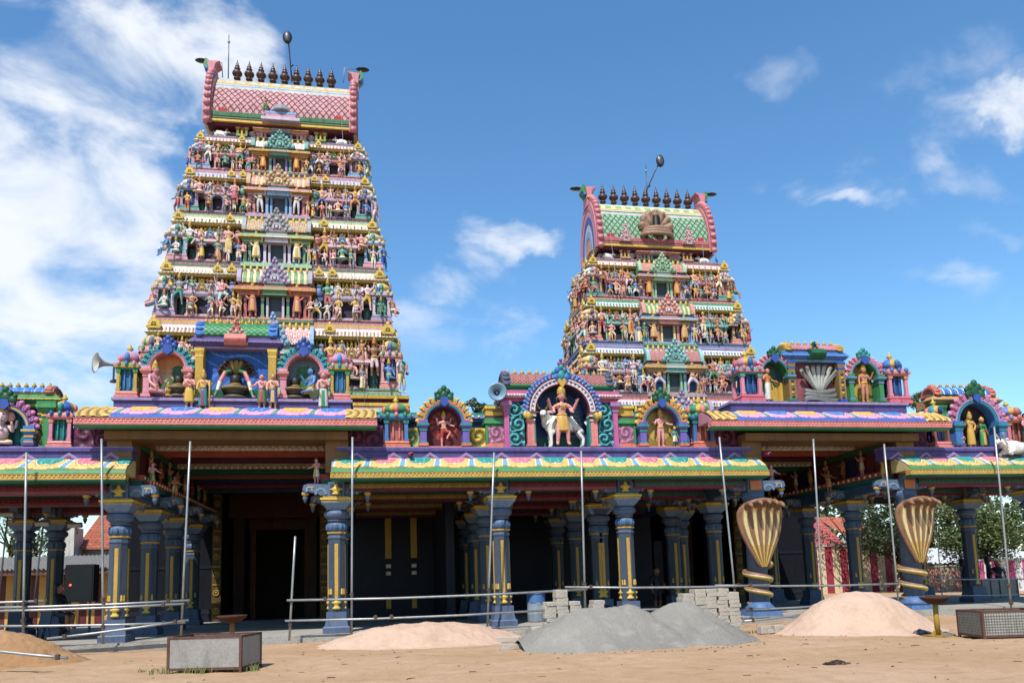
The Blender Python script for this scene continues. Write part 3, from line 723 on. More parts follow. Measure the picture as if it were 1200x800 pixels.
# left wing rear: none (open); side wall of the left porch towards the tower
# ------------------------------------------------------------------ porches: frame, clerestory, cornices
def porch(key, x0, x1, px_l, px_r):
    r = ROOTS[key]; rx, ry = r.location.x, r.location.y; m = MB(); br = hx('7b5a32')
    # posts above the lower roofs and the lintel
    m.box(x0-.34, x0+.30, 22.78, 23.6, 4.75, 5.9, br); m.box(x1-.30, x1+.34, 22.78, 23.6, 4.75, 5.9, br); m.box(x0+.30, x1-.30, 22.5, 23.6, 5.66, 5.895, shade(br, .9)); m.box(x0-.34, x0+.295, 22.5, 22.775, 5.66, 5.895, br); m.box(x1-.295, x1+.34, 22.5, 22.775, 5.66, 5.895, br)
    m.build('porch_frame', r, (-rx, -ry, 0))
    c = MB()
    # ceiling mouldings stepping back inside
    zt = 5.97; cols = [hx('2f6b45'), K['palecream'], hx('b5563d'), K['maroon'], hx('b9a27a'), hx('1f5f50'), hx('8a5a32'), K['navy'], hx('7c3040'), K['dkslate']]
    for k, cc in enumerate(cols):
        y = 24.0+k*.95; c.box(x0+.32, x1-.32, y, y+.3, zt-.12-.055*k, zt-.002, cc)
        if k in (1, 4):
            nn = int((x1-x0-.7)/.2)
            for i in range(nn): c.ball(x0+.4+(x1-x0-.8)*(i+.5)/nn, y-.01, zt-.09-.055*k, .06, .03, .06, K['white'], 6, 4)
    c.build('ceiling_moulding', r, (-rx, -ry, 0))
    for sx, xx in ((1, x0), (-1, x1)):
        s = MB(); a = lambda d: xx+sx*d
        def bx(d0, d1, y0, y1, z0, z1, col): s.box(min(a(d0), a(d1)), max(a(d0), a(d1)), y0, y1, z0, z1, col)
        bx(-.3, .12, 23.62, 34.2, 4.55, 5.96, hx('6a3f3a'))
        bx(.125, .5, 23.3, 34.2, 4.62, 4.78, hx('b0523f')); bx(.125, .42, 23.3, 34.2, 4.5, 4.617, hx('1f6f66')); bx(.125, .36, 23.62, 34.2, 5.78, 5.955, hx('b5563d')); bx(.125, .28, 23.62, 34.2, 5.6, 5.777, hx('2f6b45'))
        bx(-.28, .3, 23.3, 34.2, 4.16, 4.497, hx('3c5a78'))
        for i in range(34): yy = 23.4+i*.31; s.ball(a(.5), yy, 4.7, .03, .07, .05, K['palecream'], 6, 4)
        for i in range(9):
            yy = 24.6+i*1.05; bx(.125, .16, yy-.38, yy+.38, 4.82, 5.5, (K['dkred'], K['navy'], K['brown'])[i % 3])
        w = s.build('clerestory_wall', r, (-rx, -ry, 0))
        for i in range(8):
            yy = 24.7+i*1.1; add_statue_part(w, (a(.3), yy, 4.8), .82, sx*PI/2, arm_r=('raise_', 'out', 'pray', 'akimbo')[i % 4], arm_l=('out', 'down', 'pray', 'raise_')[i % 4], skin=('skinpink', 'skinbrown', 'skin', 'skintan')[i % 4], cloth=('palecream', 'red', 'teal', 'gold')[i % 4], dress='short', crown=('tall', 'hair')[i % 2])
porch('PL', -6.78, -.97, 152, 395); porch('PR', 11.97, 17.4, 880, 1050)
# scroll panels between eaves, either side of the porches
def scrollpanel(name, label, x0, x1, z0, z1, y, c1, c2, th=.12, n=None):
    m = MB(); m.box(x0, x1, y+.003, y+th, z0, z1, shade(c2, .9)); flat_relief(m, x0+.02, x1-.02, z0+.02, z1-.02, y, scroll(c1, c2, x1-x0-.04, z1-z0-.04, .05, n), .028)
    for (a, b, c, d) in ((x0, x1, z0-.0, z0+.05), (x0, x1, z1-.05, z1)): m.box(a, b, y-.04, y-.001, c, d, shade(c1, 1.15))
    return tag(m.build(name), label, 'wall panel')
MG1, MG2 = hx('6d3350'), hx('431c33')
scrollpanel('scroll_panel', 'maroon scrollwork wall panel under the left end of the pink eave', X_(88, 23.2, 515), X_(137, 23.2, 515), 5.49, 6.18, 23.1, MG1, MG2)
scrollpanel('scroll_panel', 'maroon scrollwork wall panel between the brown porch frame and blue kiosk', X_(406, 23.2, 515), X_(449, 23.2, 515), 5.49, 6.18, 23.1, MG1, MG2)
scrollpanel('scroll_panel', 'maroon scrollwork wall panel left of the cobra porch, beside a blue kiosk', X_(832, 23.2, 515), X_(866, 23.2, 515), 5.49, 6.2, 23.1, MG1, MG2)
scrollpanel('scroll_panel', 'maroon scrollwork wall panel under the right end of the pink eave', X_(1051, 23.2, 515), X_(1084, 23.2, 515), 5.49, 6.2, 23.1, MG1, MG2)
# ------------------------------------------------------------------ cobra hoods wrapped round the two pillars
def cobra(label, x, rz=0, heads=5):
    root = thing('cobra_sculpture', label, 'sculpture', (x, 23, FL), rz)
    BR, CRM, YL = hx('876248'), hx('d6c48e'), hx('c9a83a')
    hood = MB(); z0, z1 = 1.5, 3.55
    def W(v): return .1+.62*math.sin(min(1, v*1.06)*PI*.56)**1.15*(1 if v < .86 else math.sqrt(max(.02, 1-((v-.86)/.2)**2)))
    def pos(side):
        def f(u, v):
            q = (u*2-1); w = W(v); lob = abs(math.cos(q*PI*2.5)); x = q*w
            y = -.42-.16*v-.55*max(0, v-.72)**2*4+.22*q*q*v
            if side > 0: y = y-.05*lob*(.4+v)
            else: y = y+.1
            return (x+.08*(1-v)*0, y, z0+(z1-z0)*v-.1*q*q*v-.12*max(0, v-.8)*abs(q)**3)
        return f
    def col(u, v):
        q = u*2-1; fr = (q*2.5+50) % 1; near = abs(fr-.5)
        # light ventral stripe down the middle of each neck
        s = abs(((q*2.5) % 1)-.0); s = min(s, 1-s)
        if s < .2: return YL if v < .34 else CRM
        if s < .26: return hx('a8843c')
        return hx('8a6a30') if v < .12 else BR
    hood.grid(pos(1), 60, 30, col, flip=False); hood.grid(pos(-1), 30, 20, BR, flip=True)
    edge = [pos(1)(0, v/16) for v in range(17)]+[pos(1)(u/12, 1) for u in range(13)]+[pos(1)(1, 1-v/16) for v in range(17)]
    hood.tube([(a, b+.05, c) for a, b, c in edge], .07, 8, BR)
    h = hood.build('hood', root, mat='enamel_paint')
    for k in range(heads):
        q = -1+2*k/(heads-1); q *= .84; X, Y, Z = pos(1)((q+1)/2, .95)
        hd = MB(); hd.tube([(X, Y+.08, Z-.1), (X, Y+.02, Z+.04), (X, Y-.12, Z+.07), (X, Y-.24, Z+.01), (X, Y-.3, Z-.05)], [.075, .08, .082, .066, .03], 10, BR, stripe=lambda i, kk: CRM if (i >= 2 and kk in (4, 5, 6)) else BR)
        for sx in (-1, 1): hd.ball(X+sx*.05, Y-.2, Z+.055, .02, .02, .02, K['black'], 6, 4)
        hd.build('head', root, mat='enamel_paint')
    coil = MB(); n = 96; turns = 2.75; pts = []; rad = []
    for i in range(n+1):
        t = i/n; a = -PI/2+.5+turns*2*PI*t; rr = .34+.05*(1-t)
        pts.append((rr*math.cos(a), rr*math.sin(a), 1.62-1.3*t)); rad.append(lerp(.105, .07, t) if t < .85 else lerp(.07, .018, (t-.85)/.15))
    coil.tube(pts, rad, 14, BR, fix=(0, 0, 1), stripe=lambda i, k: (YL if k in (4, 5, 6) else (CRM if k in (3, 7) else BR)))
    coil.build('coiled_body', root, mat='enamel_paint')
    return root
cobra('gold and brown many-headed cobra hood on the pillar behind the tall paving block stack', 11.97, .04)
cobra('gold and brown many-headed cobra hood on the pillar behind the yellow pedestal bowl', 17.4, .12)
# ------------------------------------------------------------------ shrines standing on the roofs
def px2(px0, px1, Y, py): return X_(px0, Y, py), X_(px1, Y, py)
def mural(kind, seed=0):
    R = random.Random(seed)
    def fn(s, t):     # s, t in 0..1, t downwards
        if kind == 'sunset':
            m = .55+.05*math.sin(s*9)+.03*math.sin(s*23)
            if (s-.72)**2*2.2+(t-.36)**2*3 < .075+.02*math.sin(s*60)*math.sin(t*50): return hx('3d6b45')
            if abs(s-.72) < .025 and t > .4 and t < .75: return K['brown']
            if t < .3: return hx('d98a4a')
            if t < .42: return hx('dfa268')
            if t < m: return hx('d9b98f')
            return hx('4d6b4a') if t < .75 else hx('5f7fa0')
        if kind == 'mount':
            z = min(abs(s-.18)*.9+.42, abs(s-.8)*.8+.45, abs(s-.5)*1.1+.55)
            if t > .78: return hx('2a5a3a')
            if t > z: return hx('3f78c0') if math.sin(s*40+t*30) > .2 else hx('2a5aa8')
            st = math.sin((s*3-t*9)*3+math.sin(s*7)*2)
            return hx('4f8fd6') if (st > .93 and t < .4) else hx('1f55a8')
        if kind == 'tree':
            d = (s-.5)**2*3+(t-.42)**2*4+.05*math.sin(s*50)*math.sin(t*43)
            if d < .26: return hx('2f6b40') if math.sin(s*70)*math.sin(t*60) > -.3 else hx('4a8a52')
            if abs(s-.5) < .04 and t > .4 and t < .8: return K['brown']
            return hx('6a7f88') if t < .72 else hx('4d5f4a')
        if kind == 'templ':
            if t > .8: return hx('2c5f52')
            w = .17*(1-(.8-t)/.55)+.03
            if t > .25 and (abs(s-.84) < w): return hx('6f7f8c') if int(t*30) % 2 else hx('4a5a68')
            return hx('2a4f86') if t < .35+.08*math.sin(s*8) else hx('24406e')
        if kind == 'palm':
            d = (s-.55)**2*4+(t-.4)**2*3
            if d < .2 and math.sin(math.atan2(t-.4, s-.55)*9) > -.2: return hx('2c6a3c')
            if s > .5 and t > .45: return hx('c79c36')
            return hx('3c4a50')
        if kind == 'olive': return hx('b59a46') if (s-.5)**2+(t-.45)**2 < .14 else hx('8a7430')
        if kind == 'flame':
            r = math.hypot((s-.5), (t-.45)*1.1); return hx('a0392e') if r < .40 and math.sin(math.atan2(t-.45, s-.5)*14+r*10) > -.6 else hx('571f22')
        if kind == 'dark': return hx('33262c')
        if kind == 'curtain': return hx('2f7f78') if math.sin(s*40) > -.3 else hx('1f5a58')
        if kind == 'rosy': return hx('8f5058')
        return hx('46352f')
    return fn
def niche(label, px0, px1, pyb, pyt, P, Y=23.05, zb=None, mur='dark', depth=.34, crest=True, tuft='teal'):
    x0, x1 = px2(px0, px1, Y, (pyb+pyt)/2); cx = (x0+x1)/2; w = x1-x0
    zb = Z_(pyb, Y, (px0+px1)/2) if zb is None else zb
    zt = Z_(pyt, Y, (px0+px1)/2); H = zt-zb
    root = thing('shrine_niche', label, 'shrine', (cx, Y, zb))
    ro = w*.40; crz = H-ro*1.30-.0; ri = ro*.74
    b = MB()
    # back plate with mural, side cheeks, pillars
    b.box(-w*.42, w*.42, -.06, depth+.12, -.02, .07, P[3])
    for sx in (-1, 1):
        a, c = sorted((sx*ri, sx*(ri+.0)+sx*w*.13))
        b.box(a+.012, c-.012, .03, depth, .07, crz-.12, shade(P[0], .95))
        pc = (a+c)/2; hw = (c-a)/2
        b.stack(pc, .0, .07, [(hw+.03, hw+.03, .08, P[3]), (hw, hw, .05, P[1]), (hw-.02, hw-.02, max(.1, crz-.46), P[0]), (hw, hw, .05, P[1]), (hw-.02, hw+.05, .1, P[0]), (hw+.06, hw+.06, .06, P[1]), (hw+.02, hw+.02, .10, P[0])], 1.0)
        b.ball(sx*(ro+.02), -.03, crz-.02, .1, .08, .1, P[2], 10, 6); b.ball(sx*(ro+.07), -.03, crz-.1, .06, .06, .06, P[1], 8, 5)
    b.archband(0, crz, ri, ro*.90, -.03, depth, P[0], n=22); b.archband(0, crz, ri+.03, ri+.08, -.05, -.032, P[1], n=22); b.archband(0, crz, ro*.86, ro*.93, -.06, -.028, P[2], n=22)
    n = 20; b.archband(0, crz, ri*1.06+.05, ro*.86, -.045, -.029, P[1], n=n, alt=[P[1], P[0]])
    b.prism_y([(-ri-.05, .07), (ri+.05, .07), (ri+.05, crz)]+[((ri+.05)*math.cos(PI*i/16), crz+(ri+.05)*math.sin(PI*i/16)) for i in range(1, 16)]+[(-ri-.05, crz)], depth+.003, depth+.12, shade(P[0], .7))
    b.build('arched_frame', root)
    m = MB(); f = mural(mur); hh = crz+ri-.08; nx, nz = 40, 50; vs = []; fs = []; cs = []
    for j in range(nz):
        for i in range(nx):
            s0, s1, t0, t1 = i/nx, (i+1)/nx, j/nz, (j+1)/nz; xm = (s0+s1-1)*ri; zm = .07+hh*(1-(t0+t1)/2)
            if zm > crz and xm*xm+(zm-crz)**2 > (ri+.02)**2: continue
            k = len(vs)
            for (s, t) in ((s0, t1), (s1, t1), (s1, t0), (s0, t0)): vs.append(((2*s-1)*ri, depth-.006, .075+hh*(1-t)))
            fs.append((k, k+1, k+2, k+3)); cs.append(f((s0+s1)/2, (t0+t1)/2))
    m.add(vs, fs, cs); m.build('mural', root)
    if crest:
        j = MB(); n = 13
        for i in range(n):
            a = PI*(.03+.94*i/(n-1)); q = ro*.98; s = ro*.17
            j.M = Matrix.Translation((q*math.cos(a), 0, crz+q*math.sin(a))) @ Matrix.Rotation(-(a-PI/2), 4, 'Y')
            j.ball(0, .02, s*.3, s*.72, .07, s*1.15, P[4], 10, 7); j.ball(s*.3*(1 if a < PI/2 else -1), -.02, s*1.0, s*.42, .06, s*.5, shade(P[4], 1.2), 8, 5); j.ball(-s*.4*(1 if a < PI/2 else -1), -.01, s*.5, s*.36, .06, s*.42, shade(P[4], .8), 8, 5)
            j.archband(0, s*.1, s*.2, s*.42, -.075, -.045, shade(P[4], 1.15), 0, 2*PI, 10); j.ball(0, -.06, s*.1, s*.16, .03, s*.16, P[2], 6, 4); j.M = None
        j.build('flame_border', root, mat='enamel_paint')
        t = MB(); T = K[tuft]; z = crz+ro*1.0
        t.prism_y([(-.14, z-.12), (0, z-.24), (.14, z-.12), (.1, z+.06), (-.1, z+.06)], -.13, -.04, K['royal'])
        for k, (dx, dz, s) in enumerate([(-.15, .05, .11), (.15, .05, .11), (0, .1, .14), (-.09, .2, .09), (.09, .2, .09), (0, .29, .085), (-.2, .14, .06), (.2, .14, .06)]): t.ball(dx*ro/.6, -.03, z+dz*ro/.6, s*.9*ro/.6, .08, s*ro/.6, T if k % 2 else shade(T, .75), 8, 5)
        t.build('crest', root, mat='enamel_paint')
    root['w'] = 0.0; del root['w']
    return root, cx, zb
def kiosk_mesh(P, w, H):
    """P: base, column, core, cornice, dome a, dome b"""
    b = MB(); h = w/2
    b.stack(0, 0, 0, [(h*1.1, h*1.1, .07*H, P[0]), (h*.98, h*.98, .04*H, shade(P[0], 1.15)), (h*1.04, h*.94, .04*H, P[0])])
    z0, z1 = .15*H, .56*H
    b.box(-h*.55, h*.55, -h*.55, h*.55, z0, z1, shade(P[2], .6))
    for sx in (-1, 1):
        for sy in (-1, 1):
            b.stack(sx*h*.78, sy*h*.78, z0, [(.19*h, .19*h, .05*H, P[1]), (.14*h, .14*h, z1-z0-.11*H, P[1]), (.2*h, .24*h, .06*H, P[3])])
        for q in (-.25, .25): b.lathe([(.09*h, z0), (.07*h, z0+.1*H), (.1*h, z0+.13*H), (.07*h, z1-.06*H), (.12*h, z1)], 8, P[2], q*h, sx*h*.66, 0); b.lathe([(.09*h, z0), (.07*h, z0+.1*H), (.1*h, z0+.13*H), (.07*h, z1-.06*H), (.12*h, z1)], 8, P[2], sx*h*.66, q*h, 0)
    z = b.stack(0, 0, z1, [(h*.95, h*1.0, .03*H, P[3]), (h*1.12, h*1.16, .04*H, P[1]), (h*1.1, h*.95, .05*H, P[3]), (h*.85, h*.85, .03*H, P[1])])
    for k in range(4):
        b.M = Matrix.Rotation(PI/2*k, 4, 'Z')
        for q in (-.7, 0, .7): b.ball(q*h, -h*1.12, z1+.1*H, .17*h, .07, .06*H, P[5] if q else P[2], 8, 5)
    b.M = None
    b.lathe([(h*.62, z), (h*.66, z+.015*H), (h*.92, z+.05*H), (h*.98, z+.09*H), (h*.88, z+.15*H), (h*.62, z+.20*H), (h*.3, z+.23*H), (h*.16, z+.24*H)], 16, P[4], a0=PI/16, stripe=lambda i, j: P[4] if (i // 2) % 2 else P[5])
    for k in range(4):
        a = PI/2*k-PI/2; b.ball(math.cos(a)*h*.9, math.sin(a)*h*.9, z+.09*H, .26*h, .26*h, .085*H, P[2] if k % 2 == 0 else P[0], 8, 6)
    return b, z+.24*H
def finial(b, x, y, z, s, c, n=8):
    b.lathe([(.35*s, 0), (.15*s, .12*s), (.42*s, .3*s), (.46*s, .48*s), (.2*s, .66*s), (.26*s, .74*s), (.1*s, .92*s), (.02*s, 1.25*s)], n, c, x, y, z)
def kiosk(label, px0, px1, pyb, pyt, P, Y=23.35, zb=None):
    x0, x1 = px2(px0, px1, Y, (pyb+pyt)/2); c = (px0+px1)/2
    zb = Z_(pyb, Y, c) if zb is None else zb; H = Z_(pyt, Y, c)-zb
    w = (x1-x0)/1.1
    b, z = kiosk_mesh(P, w, H*.9)
    root = thing('roof_kiosk', label, 'kiosk', ((x0+x1)/2, Y, zb))
    b.build('pavilion', root)
    f = MB(); finial(f, 0, 0, z-.01, H*.115, K['yellow']); f.build('finial', root, mat='enamel_paint')
    return root
def gable_mesh(r, th, c1, c2, c3, H=1.0):
    g = MB()
    g.M = Matrix.Rotation(PI/2, 4, 'Z')
    g.archband(0, 0, 0.02, r*.55, -th/2, th/2, c2, n=14, sz=H); g.archband(0, 0, r*.55, r*.8, -th*.6, th*.6, c3, n=16, sz=H); g.archband(0, 0, r*.8, r*1.05, -th*.8, th*.8, c1, n=16, sz=H)
    for i in range(9):
        a = PI*i/8; g.ball(r*1.06*math.cos(a), 0, r*1.06*H*math.sin(a), r*.13, th*.75, r*.13, c1, 8, 5)
    g.ball(0, 0, r*1.16*H, r*.14, th*.7, r*.16, c2, 8, 6)
    return g
def barrel(root, x0, x1, yc, z0, ry, rz, fn, gable, fins=0, name='barrel_roof', fcol='gold'):
    """roof of half-round section running along X; fn(s metres, t 0..1) -> colour, height"""
    L = x1-x0
    c = MB(); c.prism_x([(yc+ry*.97*math.cos(PI*i/16), z0+rz*.97*math.sin(PI*i/16)) for i in range(17)], x0, x1, shade(fn(0, .5)[0], .8))
    o = c.build(name, root)
    m = MB()
    def pos(s, t):
        a = PI/2+t*PI/2; n = Vector((0, math.cos(a)/ry, math.sin(a)/rz)).normalized()
        return (x0+s, yc+ry*math.cos(a), z0+rz*math.sin(a)), n
    relief(m, pos, L, max(20, int(L/.016)), 40, fn); m.build('roof_tiles', o)
    if gable:
        for x in (x0, x1): gable_mesh(ry, .16, *gable, H=rz/ry).build('gable_end', o, (x, yc, z0))
    if fins:
        for i in range(fins):
            f = MB(); finial(f, 0, 0, 0, .16, K[fcol]); f.build('finial', o, (x0+L*(i+.5)/fins, yc, z0+rz), mat='enamel_paint')
    return o
def lattice(c, line, d=.16, top=None):
    def fn(s, t):
        if t < .1 and top: return top, .02
        u = (s+t*.8)/d; v = (s-t*.8)/d; a = abs(u-round(u)); b = abs(v-round(v))
        if min(a, b) < .12: return line, .015
        return c, .015
    return fn
def scales(c1, c2, d=.2):
    def fn(s, t):
        k = int(t*6); u = s/d+.5*(k % 2); a = abs(u-math.floor(u)-.5)
        return (c1 if a < .34 else c2), .02*(1-a)
    return fn
def ribs(c1, c2, d=.12):
    def fn(s, t):
        u = (s/d) % 2; return (c1 if u < 1.2 else c2), .015*math.sin(u*PI)
    return fn
def gavaksha(b, x, y, z, w, h, c1, c2):
    """scrolled triangular ornament standing in front of a roof"""
    b.prism_y([(x-w*.5, z), (x+w*.5, z), (x+w*.44, z+h*.22), (x+w*.31, z+h*.34), (x+w*.27, z+h*.58), (x+w*.13, z+h*.68), (x+w*.05, z+h), (x-w*.05, z+h), (x-w*.13, z+h*.68), (x-w*.27, z+h*.58), (x-w*.31, z+h*.34), (x-w*.44, z+h*.22)], y, y+.12, shade(c1, .7))
    for k, (q, v, s) in enumerate([(.42, .1, .075), (.33, .24, .075), (.3, .42, .07), (.22, .56, .065), (.12, .68, .055), (.05, .84, .045), (.28, .1, .05), (.2, .3, .055), (.15, .45, .045)]):
        for sx in (-1, 1): b.ball(x+sx*w*q, y-.01, z+h*v, w*s, .06, w*s*1.15, c1 if k % 3 else lerp_c(c1, c2, .6), 7, 5)
    b.archband(x, z+h*.2, w*.08, w*.13, y-.05, y-.002, lerp_c(c1, c2, .7), -.6, PI+.6, 12); b.ball(x, y-.02, z+h*.2, w*.06, .05, w*.07, c2, 7, 5)
    b.ball(x, y-.02, z+h*.52, w*.07, .06, h*.08, lerp_c(c1, c2, .5), 7, 5); b.ball(x, y-.02, z+h*.95, w*.045, .05, h*.07, c1, 7, 5)
def bigshrine(label, px0, px1, pyb, pyt, P, Y=23.0, zb=None, mur='mount', op=.68, cz=.62, depth=.42, roof=None, gable=None, fins=9, ornament=None, pillpat=False):
    """flat-topped shrine: two pillars, mural, stepped cornice, barrel roof. P: pillar, pillar trim, cornice, cornice trim"""
    x0, x1 = px2(px0, px1, Y, (pyb+pyt)/2); cx = (x0+x1)/2; w = x1-x0; c = (px0+px1)/2
    zb = Z_(pyb, Y, c) if zb is None else zb; H = Z_(pyt, Y, c)-zb
    root = thing('roof_shrine', label, 'shrine', (cx, Y, zb)); b = MB(); h = w/2; zc = cz*H
    b.box(-h*.98, h*.98, 0, depth, -.02, .05, P[2])
    for sx in (-1, 1):
        a, d = sorted((sx*h*op, sx*h*.95)); b.box(a, d, .06, depth, .05, zc, shade(P[0], .9)); pc = (a+d)/2; hw = (d-a)/2
        b.stack(pc, .05+hw*.3, .052, [(hw*1.08, hw*1.08, .1, P[1]), (hw*.96, hw*.96, zc-.42, P[0]), (hw*1.05, hw*1.05, .06, P[1]), (hw*.96, hw*1.15, .12, P[0]), (hw*1.2, hw*1.2, .08, P[1])], .7)
        if pillpat:
            for i in range(int((zc-.5)/.13)): b.ball(pc, .05+hw*.3-hw*.68, .22+i*.13, hw*.55, .03, .05, K['gold'] if i % 2 else K['dkgrey'], 7, 4)
    b.box(-h*op, h*op, depth-.05, depth, .05, zc, P[0])
    b.box(-h*.95, h*.95, depth+.003, depth+.6, zc, zc+.3, P[2])
    z = zc
    for (e, t, hh, col) in [(.98, .98, .07, P[3]), (1.02, 1.1, .10, P[2]), (1.12, 1.12, .035, P[3]), (1.1, 1.0, .13, P[2]), (.98, .98, .06, P[3])]:
        b.frus(-h*e, h*e, .08-(e-.98)*1.0, depth, z, -h*t, h*t, .08-(t-.98)*1.0, depth, z+hh, col); z += hh
    n = int(w/.11)
    for i in range(n): b.box(-h*1.0+w*(i+.2)/n, -h*1.0+w*(i+.7)/n, -.075, -.03, zc+.175, zc+.2, P[3])
    b.build('shrine_body', root)
    if mur:
        f = mural(mur); m = MB()
        m.grid(lambda u, v: ((2*u-1)*h*op, depth-.056, .05+(zc-.05)*v), 60, 50, lambda u, v: f(u, 1-v)); m.build('mural', root)
    if roof:
        r = (H-z)*.8; o = barrel(root, -h*.86, h*.86, .38, z, .36, r*.86 if fins else r, roof, gable, fins)
    if ornament:
        g = MB(); g.prism_x([(-.13, zc+.062), (-.24, zc+.17), (-.26, zc+.22), (-.1, zc+.4), (0, zc+.4), (0, zc+.062)], -w*ornament[2]*.42, w*ornament[2]*.42, K[ornament[0]]); g.build('cornice_centre', root)
        g = MB(); gavaksha(g, 0, .02, zc+.08, w*ornament[2], (H-zc)*.8, K[ornament[0]], K[ornament[1]]); g.build('roof_ornament', root, mat='enamel_paint')
    return root, cx, zb
def lingam(label, px, pyb, Y, zb, s, hood=None):
    r = thing('lingam', label, 'sculpture', (X_(px, Y, pyb), Y, zb)); b = MB(); D = hx('2a2624'); B = hx('5f5646')
    b.lathe([(.46, 0), (.5, .06), (.36, .14), (.30, .22), (.34, .3), (.5, .36), (.52, .44), (.44, .47), (.2, .48)], 20, B, cols=[B, B, D, B, B, hx('8a7a50'), B, B]); b.build('pedestal', r).scale = (s, s, s)
    d = MB(); d.lathe([(.2, .47), (.2, .8), (.16, .9), (.08, .95), (.01, .97)], 16, D); d.lathe([(.205, .55), (.21, .57), (.205, .59)], 16, K['gold']); d.build('stone', r, mat='enamel_paint').scale = (s, s, s)
    return r
D5 = 5.485
# ---- middle roof
NP1 = (hx('6a5aa6'), K['teal'], K['salmon'], K['salmon'], K['gold'])
KS = (K['salmon'], hx('3f6fb0'), K['coral'], K['teal'], K['gold'], hx('3f8a5c'))
ROOFY = 23.35
def deck_wall(label, px0, px1, pyt, c):   # the low painted wall that links the shrines
    x0, x1 = px2(px0, px1, 23.75, 510); m = MB(); zt = Z_(pyt, 23.75, (px0+px1)/2)
    m.box(x0, x1, 23.7, 23.95, 5.06, zt-.3, shade(c, .55)); m.box(x0-.02, x1+.02, 23.62, 24.0, zt-.298, zt-.2, c); m.frus(x0-.05, x1+.05, 23.55, 24.05, zt-.198, x0-.05, x1+.05, 23.65, 23.95, zt-.08, shade(c, 1.3)); m.box(x0, x1, 23.66, 23.96, zt-.078, zt, K['teal'])
    n = int((x1-x0)/.18)
    for i in range(n): m.ball(x0+(x1-x0)*(i+.5)/n, 23.56, zt-.14, .05, .03, .04, K['palecream'], 6, 4)
    return tag(m.build('parapet_wall'), label, 'wall')
deck_wall('navy and teal roof parapet wall behind the niche with the red dancing figure', 443, 592, 484, hx('4a5f86'))
deck_wall('navy and teal roof parapet wall behind the niche with the pink figure and attendant', 724, 868, 484, hx('4a5f86'))
deck_wall('teal roof parapet wall at the left beside the kiosk with the gold and blue dome', -70, 150, 502, hx('3f6f6a'))
deck_wall('teal roof parapet wall at the right behind the niche with the two standing figures', 1062, 1290, 492, hx('3f6f6a'))
kiosk('small blue and salmon roof kiosk with gold dome, left of the red dancing figure', 448, 480, 528, 463, KS, zb=D5)
scrollpanel('scroll_panel', 'olive green spiral panel left of the niche with the red dancing figure', X_(471, 23.3, 515), X_(492, 23.3, 515), D5, Z_(502, 23.3), 23.3, hx('a9a04a'), hx('4d7a4a'), n=1)
niche('violet pillared niche with salmon arch and gold flames behind the red dancing figure', 486, 555, 527, 460, NP1, zb=D5, mur='flame', tuft='dkgreen')
roof_statue('red-brown many-armed dancing figure with one leg raised in the dark red niche', (X_(520, 23.3, 505), 23.3, D5+.1), .98, skin='skinpink', cloth='red', arm_r='raise_', arm_l='out', leg_r='stand', leg_l='dance', four=True, trim='gold')
scrollpanel('scroll_panel', 'bright yellow scrollwork panel right of the niche with the red dancing figure', X_(549, 23.3, 515), X_(572, 23.3, 515), D5, Z_(502, 23.3), 23.3, hx('d3b53a'), hx('7a6a2a'), n=1)
def pier(label, px0, px1, pyt, c1, c2, panel):
    x0, x1 = px2(px0, px1, 23.15, 500); cx = (x0+x1)/2; w = x1-x0; zt = Z_(pyt, 23.15, (px0+px1)/2); H = zt-D5
    r = thing('roof_pier', label, 'pier', (cx, 23.15, D5)); b = MB(); h = w/2
    b.box(-h, h, .02, .7, 0, .2, K['salmon']); b.box(-h*.9, h*.9, .06, .66, .2, H*.5, c1)
    for sx in (-1, 1): b.box(sx*h*.88-.04, sx*h*.88+.04, 0.0, .3, .2, H*.5, c1)
    z = H*.5
    for e, hh, c in ((1.0, .08, c1), (1.12, .1, shade(c1, 1.2)), (1.05, .08, c1), (.98, .08, K['maroon']), (.92, H*.5-.5, c2), (1.0, .08, K['yellow']), (.85, .06, K['teal'])):
        b.box(-h*e, h*e, .05-(e-1)*.6, .66, z, z+hh-.002, c); z += hh
    b.build('pier_body', r); p = MB(); flat_relief(p, -h*.76, h*.76, .22, H*.49, .05, scroll(panel, shade(panel, .5), w*.76, H*.3, .03, 1), .025); p.build('scroll_relief', r)
    return r
pier('green and gold stepped pier with pink spiral panel, under the blue horn loudspeaker', 569, 594, 472, K['green'], K['gold'], hx('b0708f'))
pier('green and gold stepped pier with pink spiral panel, right of the white bull shrine', 722, 745, 472, K['green'], K['gold'], hx('b0708f'))
